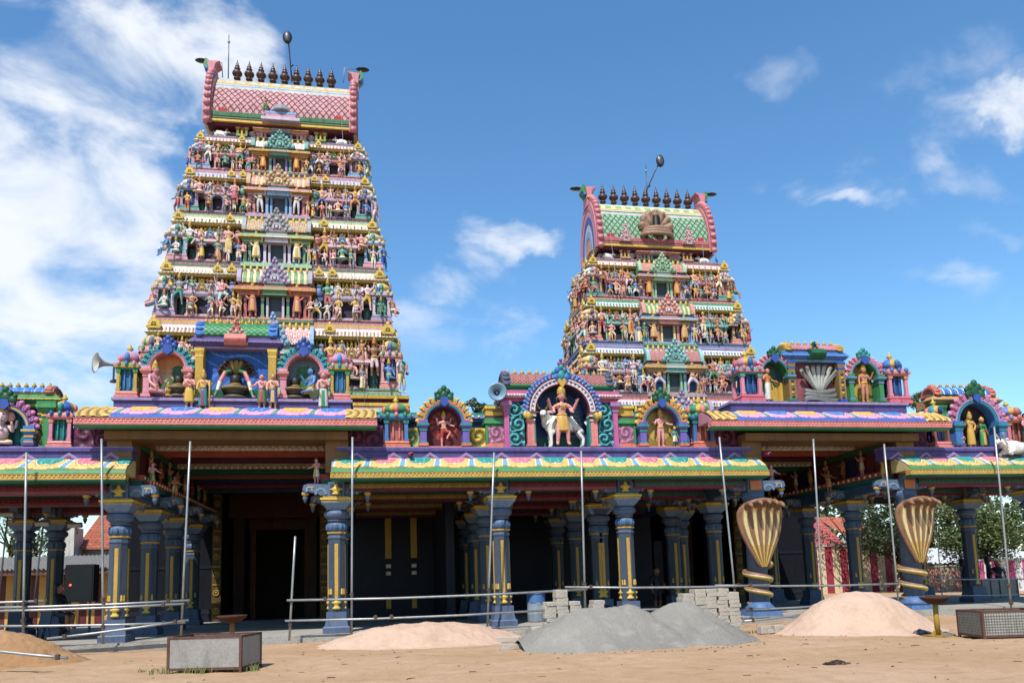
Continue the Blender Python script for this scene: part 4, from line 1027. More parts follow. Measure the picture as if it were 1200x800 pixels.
# ---- central shrine with the golden god and the white bull
x0, x1 = px2(591, 724, 23.0, 480)
cx = (x0+x1)/2; w = x1-x0; h = w/2
ctr = thing('roof_shrine', 'large pink shrine with blue jewelled arch over the golden god and white bull', 'shrine', (cx, 23.0, D5))
b = MB(); PK = hx('b8588a'); zc = Z_(470, 23, 657)-D5; ri = h*.46; acz = CZ = Z_(450, 23, 657)-D5-ri-.06
b.box(-h, h, .1, 1.2, -.02, .06, K['purple'])
for sx in (-1, 1):
    b.stack(sx*h*.96, .12, .06, [(.1, .1, .1, PK), (.075, .075, zc-.47, PK), (.1, .1, .05, K['lilac']), (.08, .14, .12, PK), (.16, .16, .08, K['lilac']), (.15, .15, .06, PK)])
    a, d = sorted((sx*h*.64, sx*h*.925)); b.box(a, d, .13, 1.0, .06, zc, hx('1f3a44'))
    b.stack(sx*h*.555, .04, .06, [(.14, .14, .08, K['coral']), (.105, .105, CZ-.42, K['coral']), (.13, .13, .05, K['palepink']), (.10, .15, .08, K['maroon']), (.16, .16, .05, K['palepink']), (.12, .17, .08, K['coral'])])
    a, d = sorted((sx*h*.47, sx*h*.50)); b.box(a, d, -.02, .3, .06, CZ-.05, K['teal'])
b.box(-h*.62, h*.62, .66, .715, .06, CZ+ri+.12, hx('2a3f66'))
z = zc
for e, hh, c in ((1.0, .1, PK), (1.06, .07, K['pink']), (1.08, .05, K['palepink']), (1.04, .12, PK), (.97, .11, K['dkgreen']), (.98, .05, K['green']), (1.0, .06, K['green'])):
    rr = ri*1.1
    if z-CZ < rr:
        q = math.sqrt(rr*rr-(z-CZ)**2)
        for sx in (-1, 1): a, d = sorted((sx*h*e, sx*q)); b.box(a, d, .10-(e-1)*2, .65, z, z+hh-.002, c)
        b.box(-h*e, h*e, .72, 1.2, z, z+hh-.002, c)
    else: b.box(-h*e, h*e, .10-(e-1)*2, 1.2, z, z+hh-.002, c)
    z += hh
for i in [q for q in range(40) if abs(q-19.5) > 11]: b.ball(-h+w*(i+.5)/40, -.045, zc+.17, .03, .03, .045, K['white'] if i % 2 else K['palepink'], 6, 4)
b.build('shrine_body', ctr)
for sx in (-1, 1):
    a, d = sorted((sx*h*.655, sx*h*.915)); p = MB(); flat_relief(p, a, d, .1, zc-.03, .122, scroll(hx('4aa3a8'), hx('0f4048'), (d-a), (zc-.1), .05, 3), .016); p.build('scroll_relief', ctr)
m = MB(); f = mural('templ')
nx, nz = 60, 60; hh = acz+ri; vs = []; fs = []; cs = []
for j in range(nz):
    for i in range(nx):
        u0, u1, t0, t1 = i/nx, (i+1)/nx, j/nz, (j+1)/nz; xm = (u0+u1-1)*ri; zm = hh*(1-(t0+t1)/2)
        if zm > acz and xm*xm+(zm-acz)**2 > ri*ri: continue
        k = len(vs); vs += [((2*u-1)*ri, .60, .06+hh*(1-t)) for u, t in ((u0, t1), (u1, t1), (u1, t0), (u0, t0))]; fs.append((k, k+1, k+2, k+3)); cs.append(f((u0+u1)/2, (t0+t1)/2))
m.add(vs, fs, cs); m.build('mural', ctr)
a = MB()
a.archband(0, CZ, ri, ri*1.05, -.1, .0, K['maroon'], n=30); a.archband(0, CZ, ri*1.003, ri*1.2, .002, .64, hx('33405c'), n=30)
a.archband(0, CZ, ri*1.05, ri*1.1, -.14, -.0, K['palepink'], n=34); a.archband(0, CZ, ri*1.1, ri*1.2, -.11, -.0, hx('5f6f84'), n=44, alt=[hx('c9d3da'), hx('55657c')]); a.archband(0, CZ, ri*1.2, ri*1.25, -.14, -.0, K['palepink'], n=34)
a.build('arch', ctr)
j = MB()
for i in range(31):
    t = PI*(-.03+1.06*i/30); q = ri*1.34; c = hx('2c5fae') if i % 2 else hx('8f5a86')
    j.M = Matrix.Translation((q*math.cos(t), -.05, CZ+q*math.sin(t))) @ Matrix.Rotation(-(t-PI/2), 4, 'Y')
    j.ball(0, 0, .02, .075, .1, .10, c, 9, 6); j.ball(.03, -.03, .10, .055, .07, .06, hx('4a86c8'), 8, 5); j.ball(-.03, -.07, .0, .03, .04, .04, hx('7aa6d0'), 7, 4); j.M = None
for sx in (-1, 1):
    j.ball(sx*ri*1.3, -.12, CZ-.14, .1, .08, .13, K['gold'], 10, 6); j.ball(sx*(ri*1.3+.1), -.12, CZ-.1, .07, .07, .12, K['yellow'], 9, 6); j.ball(sx*(ri*1.3-.09), -.12, CZ-.16, .05, .07, .09, K['green'], 8, 5)
j.build('jewel_border', ctr, mat='enamel_paint')
t = MB(); zt = CZ+ri*1.28
t.prism_y([(-.16, zt-.1), (0, zt-.34), (.16, zt-.1)], -.2, -.1, K['gold'])
for dx, dz, s, c in [(-.17, .02, .14, 'blue'), (.17, .02, .14, 'blue'), (0, .08, .19, 'teal'), (-.11, .24, .12, 'blue'), (.11, .24, .12, 'blue'), (0, .34, .12, 'teal'), (-.05, .46, .07, 'hotpink'), (.05, .46, .07, 'hotpink'), (0, .56, .06, 'blue'), (-.24, .16, .08, 'teal'), (.24, .16, .08, 'teal')]: t.ball(dx, -.08, zt+dz, s*.85, .1, s, K[c], 9, 6)
t.build('crest', ctr, mat='enamel_paint')
barrel(ctr, -h*.93, h*.90, .62, z, .48, .42, lattice(hx('b5736a'), hx('6a3a3c'), .12, hx('a9c4c4')), (hx('4f5a70'), hx('8a5a6a'), hx('c28a86')), 14)
zs = D5+.06
br = thing('bull_statue', 'white bull statue standing behind the golden god in the central arch', 'statue', (X_(659, 23.33, 500), 23.3, zs), PI)
o = bull_mb('stand', turn=True).build('body', br, mat='enamel_paint'); o.scale = (1.3, .8, 1.17)
st = roof_statue('golden-robed god with tall crown and raised hands standing before the white bull', (X_(659, 22.92, 500), 22.92, zs), 1.66, skin='skinpink', cloth='skingold', dress='short', crown='god', arm_r='god', arm_l='god', four=True, trim='gold', leg_r='walk', leg_l='walk', bare=True)
st.scale = (1.04, 1.05, 1.0)
# ---- second niche on the middle roof
niche('violet pillared niche with salmon arch and gold flames behind the pink figure', 743, 808, 527, 462, NP1, zb=D5, mur='olive', tuft='dkgreen')
roof_statue('bare pink standing figure with high crown in the olive yellow niche', (X_(774, 23.25, 505), 23.25, D5+.08), 1.12, skin='skinpink', cloth='skinpink', arm_r='staff', arm_l='out', trim='gold')
roof_statue('small dark attendant with a bowl on the head beside the pink standing figure', (X_(791, 23.15, 515), 23.15, D5+.07), .62, skin='skingreen', cloth='white', dress='short', crown='flat', crowncol='gold')
kiosk('small blue and salmon roof kiosk with gold dome, right of the pink standing figure', 805, 833, 527, 464, KS, zb=D5)
for px, pz in ((487, 527), (925, 527)): pass
for px, lab in ((480, 'short pink rainwater spout poking from the purple parapet left of the bull shrine'), (918, 'short pink rainwater spout poking from the purple parapet near the cobra porch')):
    x = X_(px-(0 if px < 600 else 22), 22.7, 533); s = MB(); s.tube([(0, .1, .03), (0.05, -.28, -.03)], .06, 12, hx('a8406a')); s.tube([(0.05, -.285, -.031), (0.051, -.29, -.032)], .045, 12, K['black']); tag(s.build('water_spout', None, (x, 22.72, 5.25)), lab, 'spout')
# ---- left roof
niche('blue pillared niche with pink flame border holding the elephant-headed figure', -38, 48, 531, 462, (hx('2f6fb8'), K['gold'], K['purple'], K['purple'], hx('b06a9a')), zb=D5, mur='curtain', tuft='dkgreen')
gan = thing('statue', 'seated pink elephant-headed figure with round belly and yellow cloth in the left niche', 'statue', (X_(3, 23.2, 505), 23.2, D5+.07))
g = statue_mb(arm_r='raise_', arm_l='raise_', leg_r='cross', leg_l='cross', four=True, sub=2, skin='palepink', cloth='yellow', crown='none', parts=True)
o = g[0].build('body', gan, (0, 0, -.36*1.35), mat='enamel_paint'); o.scale = (1.5, 1.5, 1.35)
g[1].build('garment', gan, (0, 0, -.36*1.35), mat='enamel_paint').scale = (1.5, 1.5, 1.35)
e = MB(); PKs = K['palepink']
e.ball(0, -.1, .36, .2, .19, .2, PKs, 14, 9); e.ball(0, -.05, .84, .16, .15, .18, PKs, 14, 9)
for sx in (-1, 1): e.ball(sx*.2, -.02, .84, .12, .04, .15, hx('cf8f8a'), 10, 6); e.ball(sx*.065, -.185, .88, .022, .012, .016, K['black'], 7, 4); e.tube([(sx*.07, -.16, .76), (sx*.1, -.26, .72)], [.022, .01], 7, K['white'])
e.tube([(0, -.17, .82), (0, -.26, .7), (.01, -.27, .55), (.06, -.27, .45), (.12, -.28, .46)], [.075, .065, .052, .042, .035], 10, PKs); e.build('elephant_head', gan, mat='enamel_paint')
c = MB(); c.lathe([(.15, .96), (.17, 1.0), (.12, 1.08), (.13, 1.1), (.07, 1.2), (.02, 1.28)], 12, K['gold'], 0, -.04); c.build('crown', gan, mat='enamel_paint')
scrollpanel('scroll_panel', 'yellow scroll panel framed by a green pillar beside the elephant-headed figure', X_(40, 23.3, 505), X_(53, 23.3, 505), D5, Z_(490, 23.3, 45), 23.3, hx('d0bb50'), hx('5a6a30'), n=1)
gp = thing('roof_pier', 'bright green square pillar left of the pink and teal kiosk', 'pier', (X_(57, 23.25, 500), 23.25, D5)); b = MB(); HG = Z_(472, 23.25, 57)-D5
b.stack(0, 0, 0, [(.17, .17, .1, K['green']), (.12, .12, HG-.5, K['green']), (.15, .15, .06, K['yellow']), (.13, .22, .16, K['green']), (.26, .26, .1, shade(K['green'], 1.2)), (.24, .24, .08, K['green'])]); b.build('pier_body', gp)
sh, _, _ = bigshrine('blue ribbed barrel roof shrine behind the elephant-headed figure', -60, 64, 531, 447, (hx('5a4a6a'), K['gold'], K['green'], K['yellow']), Y=23.6, zb=D5, mur=None, cz=.66, roof=ribs(hx('2f74c4'), hx('8fb8dc'), .14), gable=(hx('b0685c'), hx('8a4a3f'), hx('c98a6a')), fins=11)
KP = (K['coral'], hx('cf7396'), K['teal'], hx('c98a6a'), K['gold'], hx('2f5fa8'))
kiosk('pink and teal roof kiosk with gold and blue dome, under the white horn loudspeaker', 60, 90, 529, 460, KP, zb=D5)
# ---- right roof
niche('blue pillared niche with pink flames behind the gold man and green-robed woman', 1109, 1180, 527, 455, (hx('3a6fb0'), K['teal'], hx('9a86b6'), K['purple'], hx('b8708f')), zb=D5, mur='dark', tuft='dkgreen')
roof_statue('gold-skinned crowned man standing beside the woman in green in the right niche', (X_(1137, 23.2, 505), 23.2, D5+.08), 1.12, skin='skingold', cloth='gold', dress='long', arm_r='raise_', arm_l='akimbo')
roof_statue('woman in a green dress standing beside the gold man in the right niche', (X_(1151, 23.2, 505), 23.2, D5+.08), .98, skin='skinbrown', cloth='green', dress='long', arm_r='raise_', arm_l='down', fem=True, crown='flat', trim='gold', top='green')
roof_statue('small pink kneeling attendant at the left pillar of the right niche', (X_(1127, 23.0, 515), 22.98, D5-.12), .66, skin='skinpink', cloth='palepink', dress='long', arm_r='pray', arm_l='pray', crown='hair')
bigshrine('blue and white ribbed barrel roof shrine behind the niche with two figures', 1097, 1172, 527, 447, (hx('3a6a5a'), K['green'], hx('c98a5a'), K['green']), Y=23.75, zb=D5, mur=None, cz=.66, roof=ribs(hx('2f6fb8'), hx('c9d6df'), .14), gable=(K['salmon'], hx('b0584a'), K['rose']), fins=8)
kiosk('salmon and green roof kiosk under the right end of the pink eave', 1085, 1106, 527, 466, (K['coral'], hx('8f4f4f'), K['navy'], K['green'], K['gold'], hx('3f8a9c')), zb=D5)
kiosk('pink roof kiosk with gold and blue dome behind the lying white bull', 1166, 1196, 527, 468, (K['coral'], hx('c4707c'), hx('b0685c'), hx('c98a6a'), K['gold'], hx('6f7fb8')), Y=23.6, zb=D5)
gp = thing('roof_pier', 'bright green square pillar left of the niche with two figures', 'pier', (X_(1107, 23.3, 500), 23.3, D5)); b = MB(); b.stack(0, 0, 0, [(.15, .15, .1, K['green']), (.11, .11, HG-.5, K['green']), (.15, .15, .06, K['yellow']), (.13, .2, .16, K['green']), (.24, .24, .1, shade(K['green'], 1.2))]); b.build('pier_body', gp)
nb = thing('bull_statue', 'white bull lying on the gold eave at the right edge', 'statue', (X_(1187, 22.7, 520), 22.62, 5.13), PI+.15); bull_mb('lie').build('body', nb, mat='enamel_paint')
roof_statue('pink standing figure behind the lying white bull at the right edge', (X_(1203, 23.1, 500), 23.1, D5), 1.25, skin='skinpink', cloth='skinbrown', dress='short', arm_r='pray', arm_l='pray', crown='hair')
# ---- left porch roof
zl = Z_(467, 22.9, 270); xa, xb = px2(133, 411, 22.9, 470)
m = MB(); m.box(xa, xb, 22.9, 24.6, 6.45, zl, K['purple']); m.box(xa-.05, xb+.05, 22.84, 24.6, zl-.08, zl-.002, K['lilac']); m.box(xa-.05, xb+.05, 22.84, 24.6, 6.4, 6.52, shade(K['purple'], .8))
tag(m.build('roof_slab'), 'long violet base slab carrying the shrines of the left porch roof', 'base')
KL = (K['coral'], hx('b9982f'), hx('3f7fae'), hx('3f8a5c'), hx('9a86b8'), hx('c98aa4'))
PN = (hx('cf8a9a'), hx('c9735f'), hx('3f86b8'), K['pink'], hx('2f8f8f'))
kiosk('gold pillared roof kiosk with lilac dome beside the white horn loudspeaker', 138, 166, 467, 402, KL, Y=23.35, zb=zl)
kiosk('gold pillared roof kiosk with lilac dome beside the white-robed figure', 386, 411, 469, 404, KL, Y=23.35, zb=zl)
niche('pink niche with teal flames and a sunset mural on the left porch roof', 163, 230, 467, 400, PN, Y=23.15, zb=zl, mur='sunset', tuft='royal')
niche('pink niche with teal flames and a green tree mural on the left porch roof', 323, 389, 469, 403, PN, Y=23.15, zb=zl, mur='tree', tuft='royal')
bigshrine('violet corniced shrine with blue mountain mural and green lattice barrel roof', 226, 326, 468, 368, (hx('b9962f'), K['yellow'], K['purple'], K['lilac']), Y=23.05, zb=zl, mur='mount', op=.76, cz=.60, roof=lattice(hx('3c9a5c'), hx('164a2a'), .17, K['palecream']), gable=(hx('2f6fb8'), K['coral'], hx('3f8fb0')), fins=10, ornament=('coral', 'palepink', .30))
lg = lingam('large black lingam on a brown round pedestal under a fan of cobra heads', 276, 467, 23.3, zl+.05, 1.0); lg.scale = (.80, .8, .80)
f = MB()
for k in range(9):
    a = PI*(.06+.88*k/8); X, Zz = .62*math.cos(a), .62*math.sin(a)*.85
    f.tube([(0.14*math.cos(a), .12, 1.0), (X*.6, .16, 1.02+Zz*.62), (X, .1, 1.02+Zz), (X*.98, 0, 1.02+Zz*.97)], [.07, .1, .1, .05], 8, hx('5f4a30'), stripe=lambda i, q: hx('8f7840') if q in (3, 4) else hx('3a2c20'))
f.box(-.07, .07, .2, .3, 1.0, 1.62, hx('3f86c4'))
f.build('cobra_hood', lg, mat='enamel_paint')
for sx in (-1, 1):
    L = MB(); L.tube([(sx*.16, -.08, 1.06), (sx*.34, -.2, .98), (sx*.5, -.25, .62), (sx*.58, -.28, .3), (sx*.66, -.36, .05), (sx*.78, -.42, .02)], [.07, .075, .075, .065, .05, .04], 12, K['teal'], stripe=lambda i, q: (K['green'], K['coral'], K['palecream'], hx('3f7f6a'), K['pink'])[i % 5]); L.build('serpent_arm', lg, mat='enamel_paint')
sk = dict(crown='hair')
lingam('small black lingam on a dark pedestal before the sunset mural', 209, 467, 23.3, zl+.07, .72); lingam('small black lingam on a dark pedestal before the green tree mural', 346, 468, 23.3, zl+.07, .72)
def seated(label, px, Y, zz, hgt, rz, **k): return roof_statue(label, (X_(px, Y, 455), Y, zz-.37*hgt), hgt, rz, leg_r='cross', leg_l='cross', **k)
seated('pink seated woman in profile with gold crown, facing the lingam and sunset', 181, 23.0, zl+.1, 1.32, .9, skin='skinpink', cloth='pink', arm_r='rest', arm_l='pray', top='pink')
seated('blue-skinned seated figure on yellow cloth beside the tree mural', 365, 23.0, zl+.16, 1.25, -.9, skin='skinblue', cloth='yellow', arm_r='raise_', arm_l='rest', crown='bun')
seated('small gold kneeling figure beside the lingam before the sunset', 197, 23.05, zl+.05, .6, .9, skin='skingold', cloth='gold', arm_r='pray', arm_l='pray')
zf = 6.6
roof_statue('pink man in yellow waistcloth standing at the sunset niche', (X_(222, 22.86, 460), 22.84, zf), 1.02, skin='skinpink', cloth='yellow', dress='mid', crown='hair', arm_r='pray', arm_l='pray')
roof_statue('gold-skinned man in green skirt holding a long staff', (X_(238.5, 22.86, 460), 22.84, zf), 1.0, skin='skingold', cloth='teal', dress='long', arm_r='rest', arm_l='staff', trim='magenta')
stf = MB(); stf.tube([(0, 0, 0), (0, 0, .78)], .022, 8, K['gold']); tag(stf.build('staff', None, (X_(245.5, 22.7, 460), 22.7, zf)), 'long gold staff held by the man in the green skirt', 'staff')
roof_statue('pink man in green and red waistcloth right of the cobra lingam', (X_(307, 22.86, 460), 22.84, zf), 1.0, skin='skinpink', cloth='green', dress='mid', crown='hair', arm_r='out', arm_l='pray', trim='red')
roof_statue('dark-haired man in blue and gold waistcloth beside the tree niche', (X_(320, 22.86, 460), 22.84, zf), 1.02, skin='skin', cloth='royal', dress='mid', crown='hair', arm_r='rest', arm_l='pray', trim='gold')
roof_statue('pink man in long white dhoti with green sash beside the kiosk', (X_(379, 22.86, 460), 22.84, zf), 1.08, skin='skinpink', cloth='skinwhite', dress='long', crown='hair', arm_r='rest', arm_l='pray', trim='green')
# ---- right porch roof
zr = Z_(471, 22.9, 960); xa, xb = px2(857, 1062, 22.9, 474)
m = MB(); m.box(xa, xb, 22.9, 24.6, 6.45, zr, K['purple']); m.box(xa-.05, xb+.05, 22.84, 24.6, zr-.08, zr-.002, K['lilac']); m.box(xa-.05, xb+.05, 22.84, 24.6, 6.4, 6.56, shade(K['purple'], .8))
tag(m.build('roof_slab'), 'long violet base slab carrying the shrines of the right porch roof', 'base')
KR = (hx('c4606f'), hx('cf7f8f'), hx('2f5f9c'), hx('5f9a8a'), K['gold'], hx('b8808f'))
NR = (K['green'], hx('5f7fae'), hx('8a86a8'), K['green'], hx('cf7a80'))
kiosk('pink roof kiosk with gold dome left of the man in red on the right porch', 860, 888, 471, 409, KR, Y=23.35, zb=zr)
kiosk('pink roof kiosk with gold and blue dome, right end of the cobra porch', 1031, 1057, 471, 412, (hx('c4606f'), hx('cf7f8f'), hx('2f5f9c'), hx('c98a6a'), K['gold'], hx('3f6fb0')), Y=23.35, zb=zr)
niche('green pillared niche with pink flames and palm mural beside the grey cobras', 884, 932, 471, 412, NR, Y=23.15, zb=zr, mur='palm', tuft='dkgreen')
niche('green pillared niche with pink flames and olive backdrop beside the grey cobras', 989, 1037, 471, 414, NR, Y=23.15, zb=zr, mur='olive', tuft='teal')
roof_statue('man in orange shawl and white skirt standing by the palm mural', (X_(900, 23.0, 455), 23.02, zr), 1.12, .5, skin='skintan', cloth='skinwhite', dress='long', top='orange', crown='hair', arm_r='out', arm_l='out')
roof_statue('bare tan standing figure with gold crown in the olive niche of the right porch', (X_(1013, 23.2, 455), 23.2, zr+.06), 1.2, skin='skintan', cloth='skintan', arm_r='down', arm_l='raise_')
bigshrine('blue shrine with patterned gold pillars and pink lattice roof around the grey cobras', 922, 992, 471, 398, (hx('8a6f3f'), K['royal'], hx('3a68b0'), K['skyblue']), Y=23.05, zb=zr, mur='rosy', op=.72, cz=.66, roof=lattice(hx('cf8f98'), hx('8f4a5c'), .13, hx('b8a8c0')), gable=(K['gold'], K['yellow'], K['cream']), fins=8, ornament=('dkgreen', 'green', .28), pillpat=True)
ng = thing('cobra_sculpture', 'grey coiled many-headed cobra group inside the blue shrine', 'sculpture', (X_(960, 23.25, 455), 23.2, zr+.05)); ng.scale = (1, .55, 1)
G1 = hx('6f716c'); G2 = hx('a9aba2')
for i in range(3):
    q = MB(); z = .1+i*.13; q.tube([((.56-.03*i)*math.cos(a), .22*math.sin(a), z+.05*math.sin(a*2+i)) for a in [2*PI*j/20 for j in range(21)]], .085, 10, G1, stripe=lambda a, k: G2 if k in (4, 5) else G1); q.build('coil', ng, mat='enamel_paint')
for k in range(7):
    q = MB(); t = (k-3)/3; q.tube([(.10*t, .05, .38), (.24*t, .06, .62), (.44*t, .05, .92-.06*t*t), (.60*t, .03, 1.18-.16*t*t), (.64*t, -.06, 1.26-.18*t*t), (.64*t, -.15, 1.22-.18*t*t)], [.05, .06, .072, .085, .075, .03], 10, G1, stripe=lambda a, kk: G2 if kk in (3, 4, 5) else G1); q.build('cobra_head', ng, mat='enamel_paint')
# ---- figures standing on the porch corner brackets
def corner(label, px, py, Y, h, **k):
    x, z = at(px, py, Y); return roof_statue(label, (x, Y, z), h, **k)
corner('winged figure in green skirt on the pillar bracket below the maroon panel', 178, 571, 23.4, .7, skin='skinpink', cloth='green', dress='short', arm_r='pray', arm_l='out', crown='hair', rz=.7)
corner('bearded figure in white cloth on the second bracket inside the left porch', 204, 584, 26.2, .72, skin='skin', cloth='white', dress='short', arm_r='pray', arm_l='out', crown='hair', rz=.7)
corner('winged figure in white cloth on the bracket at the right of the left porch', 371, 567, 23.2, .75, skin='skinpink', cloth='white', dress='short', arm_r='out', arm_l='pray', crown='hair', rz=-.5)
corner('figure with purple wing on the bracket left of the cobra porch', 905, 575, 23.3, .85, skin='skinpink', cloth='purple', dress='short', arm_r='up', arm_l='out', crown='hair', rz=-.4)
corner('gold figure with arms out on the bracket at the right of the cobra porch', 1036, 563, 23.3, .85, skin='skingold', cloth='gold', dress='short', arm_r='out', arm_l='out', rz=.5)
corner('red-brown figure on the inner ledge in the middle of the cobra porch', 972, 577, 25.5, .82, skin='skinbrown', cloth='rose', dress='short', arm_r='wide', arm_l='out', crown='hair')
# ---- horn loudspeakers
def horn(label, px, py, Y, rz, c, s=.42, tilt=0):
    x, z = at(px, py, Y); r = thing('horn_loudspeaker', label, 'loudspeaker', (x, Y, z), rz)
    b = MB(); b.M = Matrix.Rotation(PI/2+tilt, 4, 'X')
    prof = [(s*.1, -.62*s), (s*.12, -.3*s), (s*.2, .1*s), (s*.36, .4*s), (s*.6, .6*s), (s*.78, .68*s)]
    b.lathe([(q, zz) for q, zz in prof]+[(s*.76, .66*s)]+[(q*.93, zz) for q, zz in prof[:-1][::-1]], 28, c); b.build('horn', r, mat='enamel_paint')
    d = MB(); d.M = Matrix.Rotation(PI/2+tilt, 4, 'X'); d.lathe([(s*.17, -1.1*s), (s*.2, -1.05*s), (s*.2, -.7*s), (s*.12, -.6*s)], 16, hx('2f4a66')); d.lathe([(s*.14, .0), (s*.13, .2*s), (s*.05, .3*s)], 12, shade(c, .6)); d.build('driver', r, mat='dark_metal')
    k = MB(); k.box(-.03, .03, s*.5, s*.6, -.45, -.05, K['dkgrey']); k.box(-.12, .12, s*.4, s*.75, -.5, -.44, K['dkgrey']); k.build('mount', r, mat='dark_metal')
    return r
horn('off-white horn loudspeaker pointing left, fixed to the gold pillared kiosk', 124, 426, 23.3, -.95, hx('b3b3ae'), .40)
horn('blue-grey horn loudspeaker facing forward above the green and gold pier', 582, 461, 23.0, -.05, hx('6f8fa6'), .37)
# ------------------------------------------------------------------ the two gate towers
RT = random.Random(11)
SK = ['skin', 'skin', 'palepink', 'skinwhite', 'skinpink', 'skintan', 'skinbrown', 'skingrey', 'skinwhite', 'skinblue', 'skingreen', 'skingold', 'skinpink', 'skintan']
CL = ['palecream', 'palepink', 'paleaqua', 'cream', 'red', 'royal', 'gold', 'teal', 'white', 'orange', 'green', 'rose', 'skyblue', 'yellow', 'palecream']
POSES = [dict(arm_r='raise_', arm_l='akimbo', leg_r='stand', leg_l='walk'), dict(arm_r='wide', arm_l='akimbo', leg_r='wide', leg_l='wide'), dict(arm_r='up', arm_l='out', leg_r='walk', leg_l='dance'),
         dict(arm_r='raise_', arm_l='raise_', leg_r='stand', leg_l='stand', four=True), dict(arm_r='staff', arm_l='rest', leg_r='stand', leg_l='walk'), dict(arm_r='out', arm_l='up', leg_r='wide', leg_l='walk')]
SEATED = [dict(arm_r='raise_', arm_l='rest', leg_r='sit', leg_l='cross'), dict(arm_r='rest', arm_l='raise_', leg_r='cross', leg_l='cross'), dict(arm_r='wide', arm_l='rest', leg_r='sit', leg_l='sit')]
def rstat(seated=False, fem=False):
    k = dict(RT.choice(SEATED if seated else POSES)); k['skin'] = RT.choice(SK); k['cloth'] = RT.choice(CL)
    k['crown'] = RT.choice(['tall', 'tall', 'tall', 'bun', 'flat', 'hair']); k['crowncol'] = RT.choice(['gold', 'yellow', 'gold', 'orange']); k['trim'] = RT.choice(['gold', 'yellow', 'red'])
    if not seated and RT.random() < .45 and k['leg_l'] in ('walk', 'stand') and k['leg_r'] in ('walk', 'stand'): k['dress'] = RT.choice(['short', 'mid', 'long'])
    return k
def kudu_mesh(c, c2):
    b = MB(); b.archband(0, .05, .1, .24, -.07, .07, c, -.5, PI+.5, 14); b.ball(0, 0, .06, .11, .06, .11, c2, 8, 6); b.ball(0, 0, .34, .09, .07, .11, c, 8, 6); b.box(-.24, .24, -.06, .06, -.12, -.04, c)
    for sx in (-1, 1): b.ball(sx*.25, 0, -.03, .08, .07, .08, c, 7, 5)
    return b.mesh('horseshoe_ornament', 'enamel_paint')
KUDU = kudu_mesh(K['yellow'], hx('9c7a22')); KUDUP = kudu_mesh(hx('d9c65a'), K['coral'])
def sala_mesh(w, H, P, d=.62):
    """little barrel-roofed shrine, origin at its foot, front towards -Y"""
    b = MB(); h = w/2; A, B, Cc, D = P
    b.box(-h, h, -d/2, d/2, 0, .05*H, B); b.box(-h*.55, h*.55, -d*.1, d/2, .05*H, .5*H, hx('3a3040'))
    for f in (-.92, -.55, .55, .92):
        b.stack(f*h*.95, -d*.3, .05*H, [(.055, .055, .04*H, B), (.04, .04, .32*H, Cc), (.05, .07, .06*H, B)])
    for f in (-.73, .73): b.box(f*h-.1*h, f*h+.1*h, -d*.12, d/2, .07*H, .46*H, D)
    z = .47*H
    for e, hh, c in ((1.0, .035, B), (1.12, .05, A), (1.06, .03, B), (.98, .04, Cc)):
        b.box(-h*e, h*e, -d*.5*e, d*.5, z, z+hh*H-.002, c); z += hh*H
    n = max(6, int(w/.075)); r = .17*H
    for i in range(n):
        a0 = -h*.94+1.88*h*i/n; a1 = a0+1.88*h/n; c = A if i % 2 else B
        k = 1.0 if i % 2 else .94
        b.prism_x([(d*.46*k*math.cos(PI*j/8), z+r*k*1.25*math.sin(PI*j/8)) for j in range(9)], a0, a1, c)
    for sx in (-1, 1):
        b.M = Matrix.Translation((sx*h*.97, 0, z)) @ Matrix.Rotation(PI/2, 4, 'Z'); b.archband(0, 0, .02, d*.56, -.06, .06, B, n=10, sz=r*1.35/(d*.5)); b.M = None
    zt = z+r*1.25-.01; m = max(4, int(w/.2))
    for i in range(m): b.lathe([(.05, 0), (.035, .03*H), (.065, .07*H), (.045, .1*H), (.02, .115*H)], 6, K['yellow'], -h*.85+1.7*h*(i+.5)/m, 0, zt)
    gavaksha(b, 0, -d*.56, z-.02*H, w*.36, .26*H, D, K['palecream'])
    return b.mesh('barrel_shrine', 'painted_plaster')
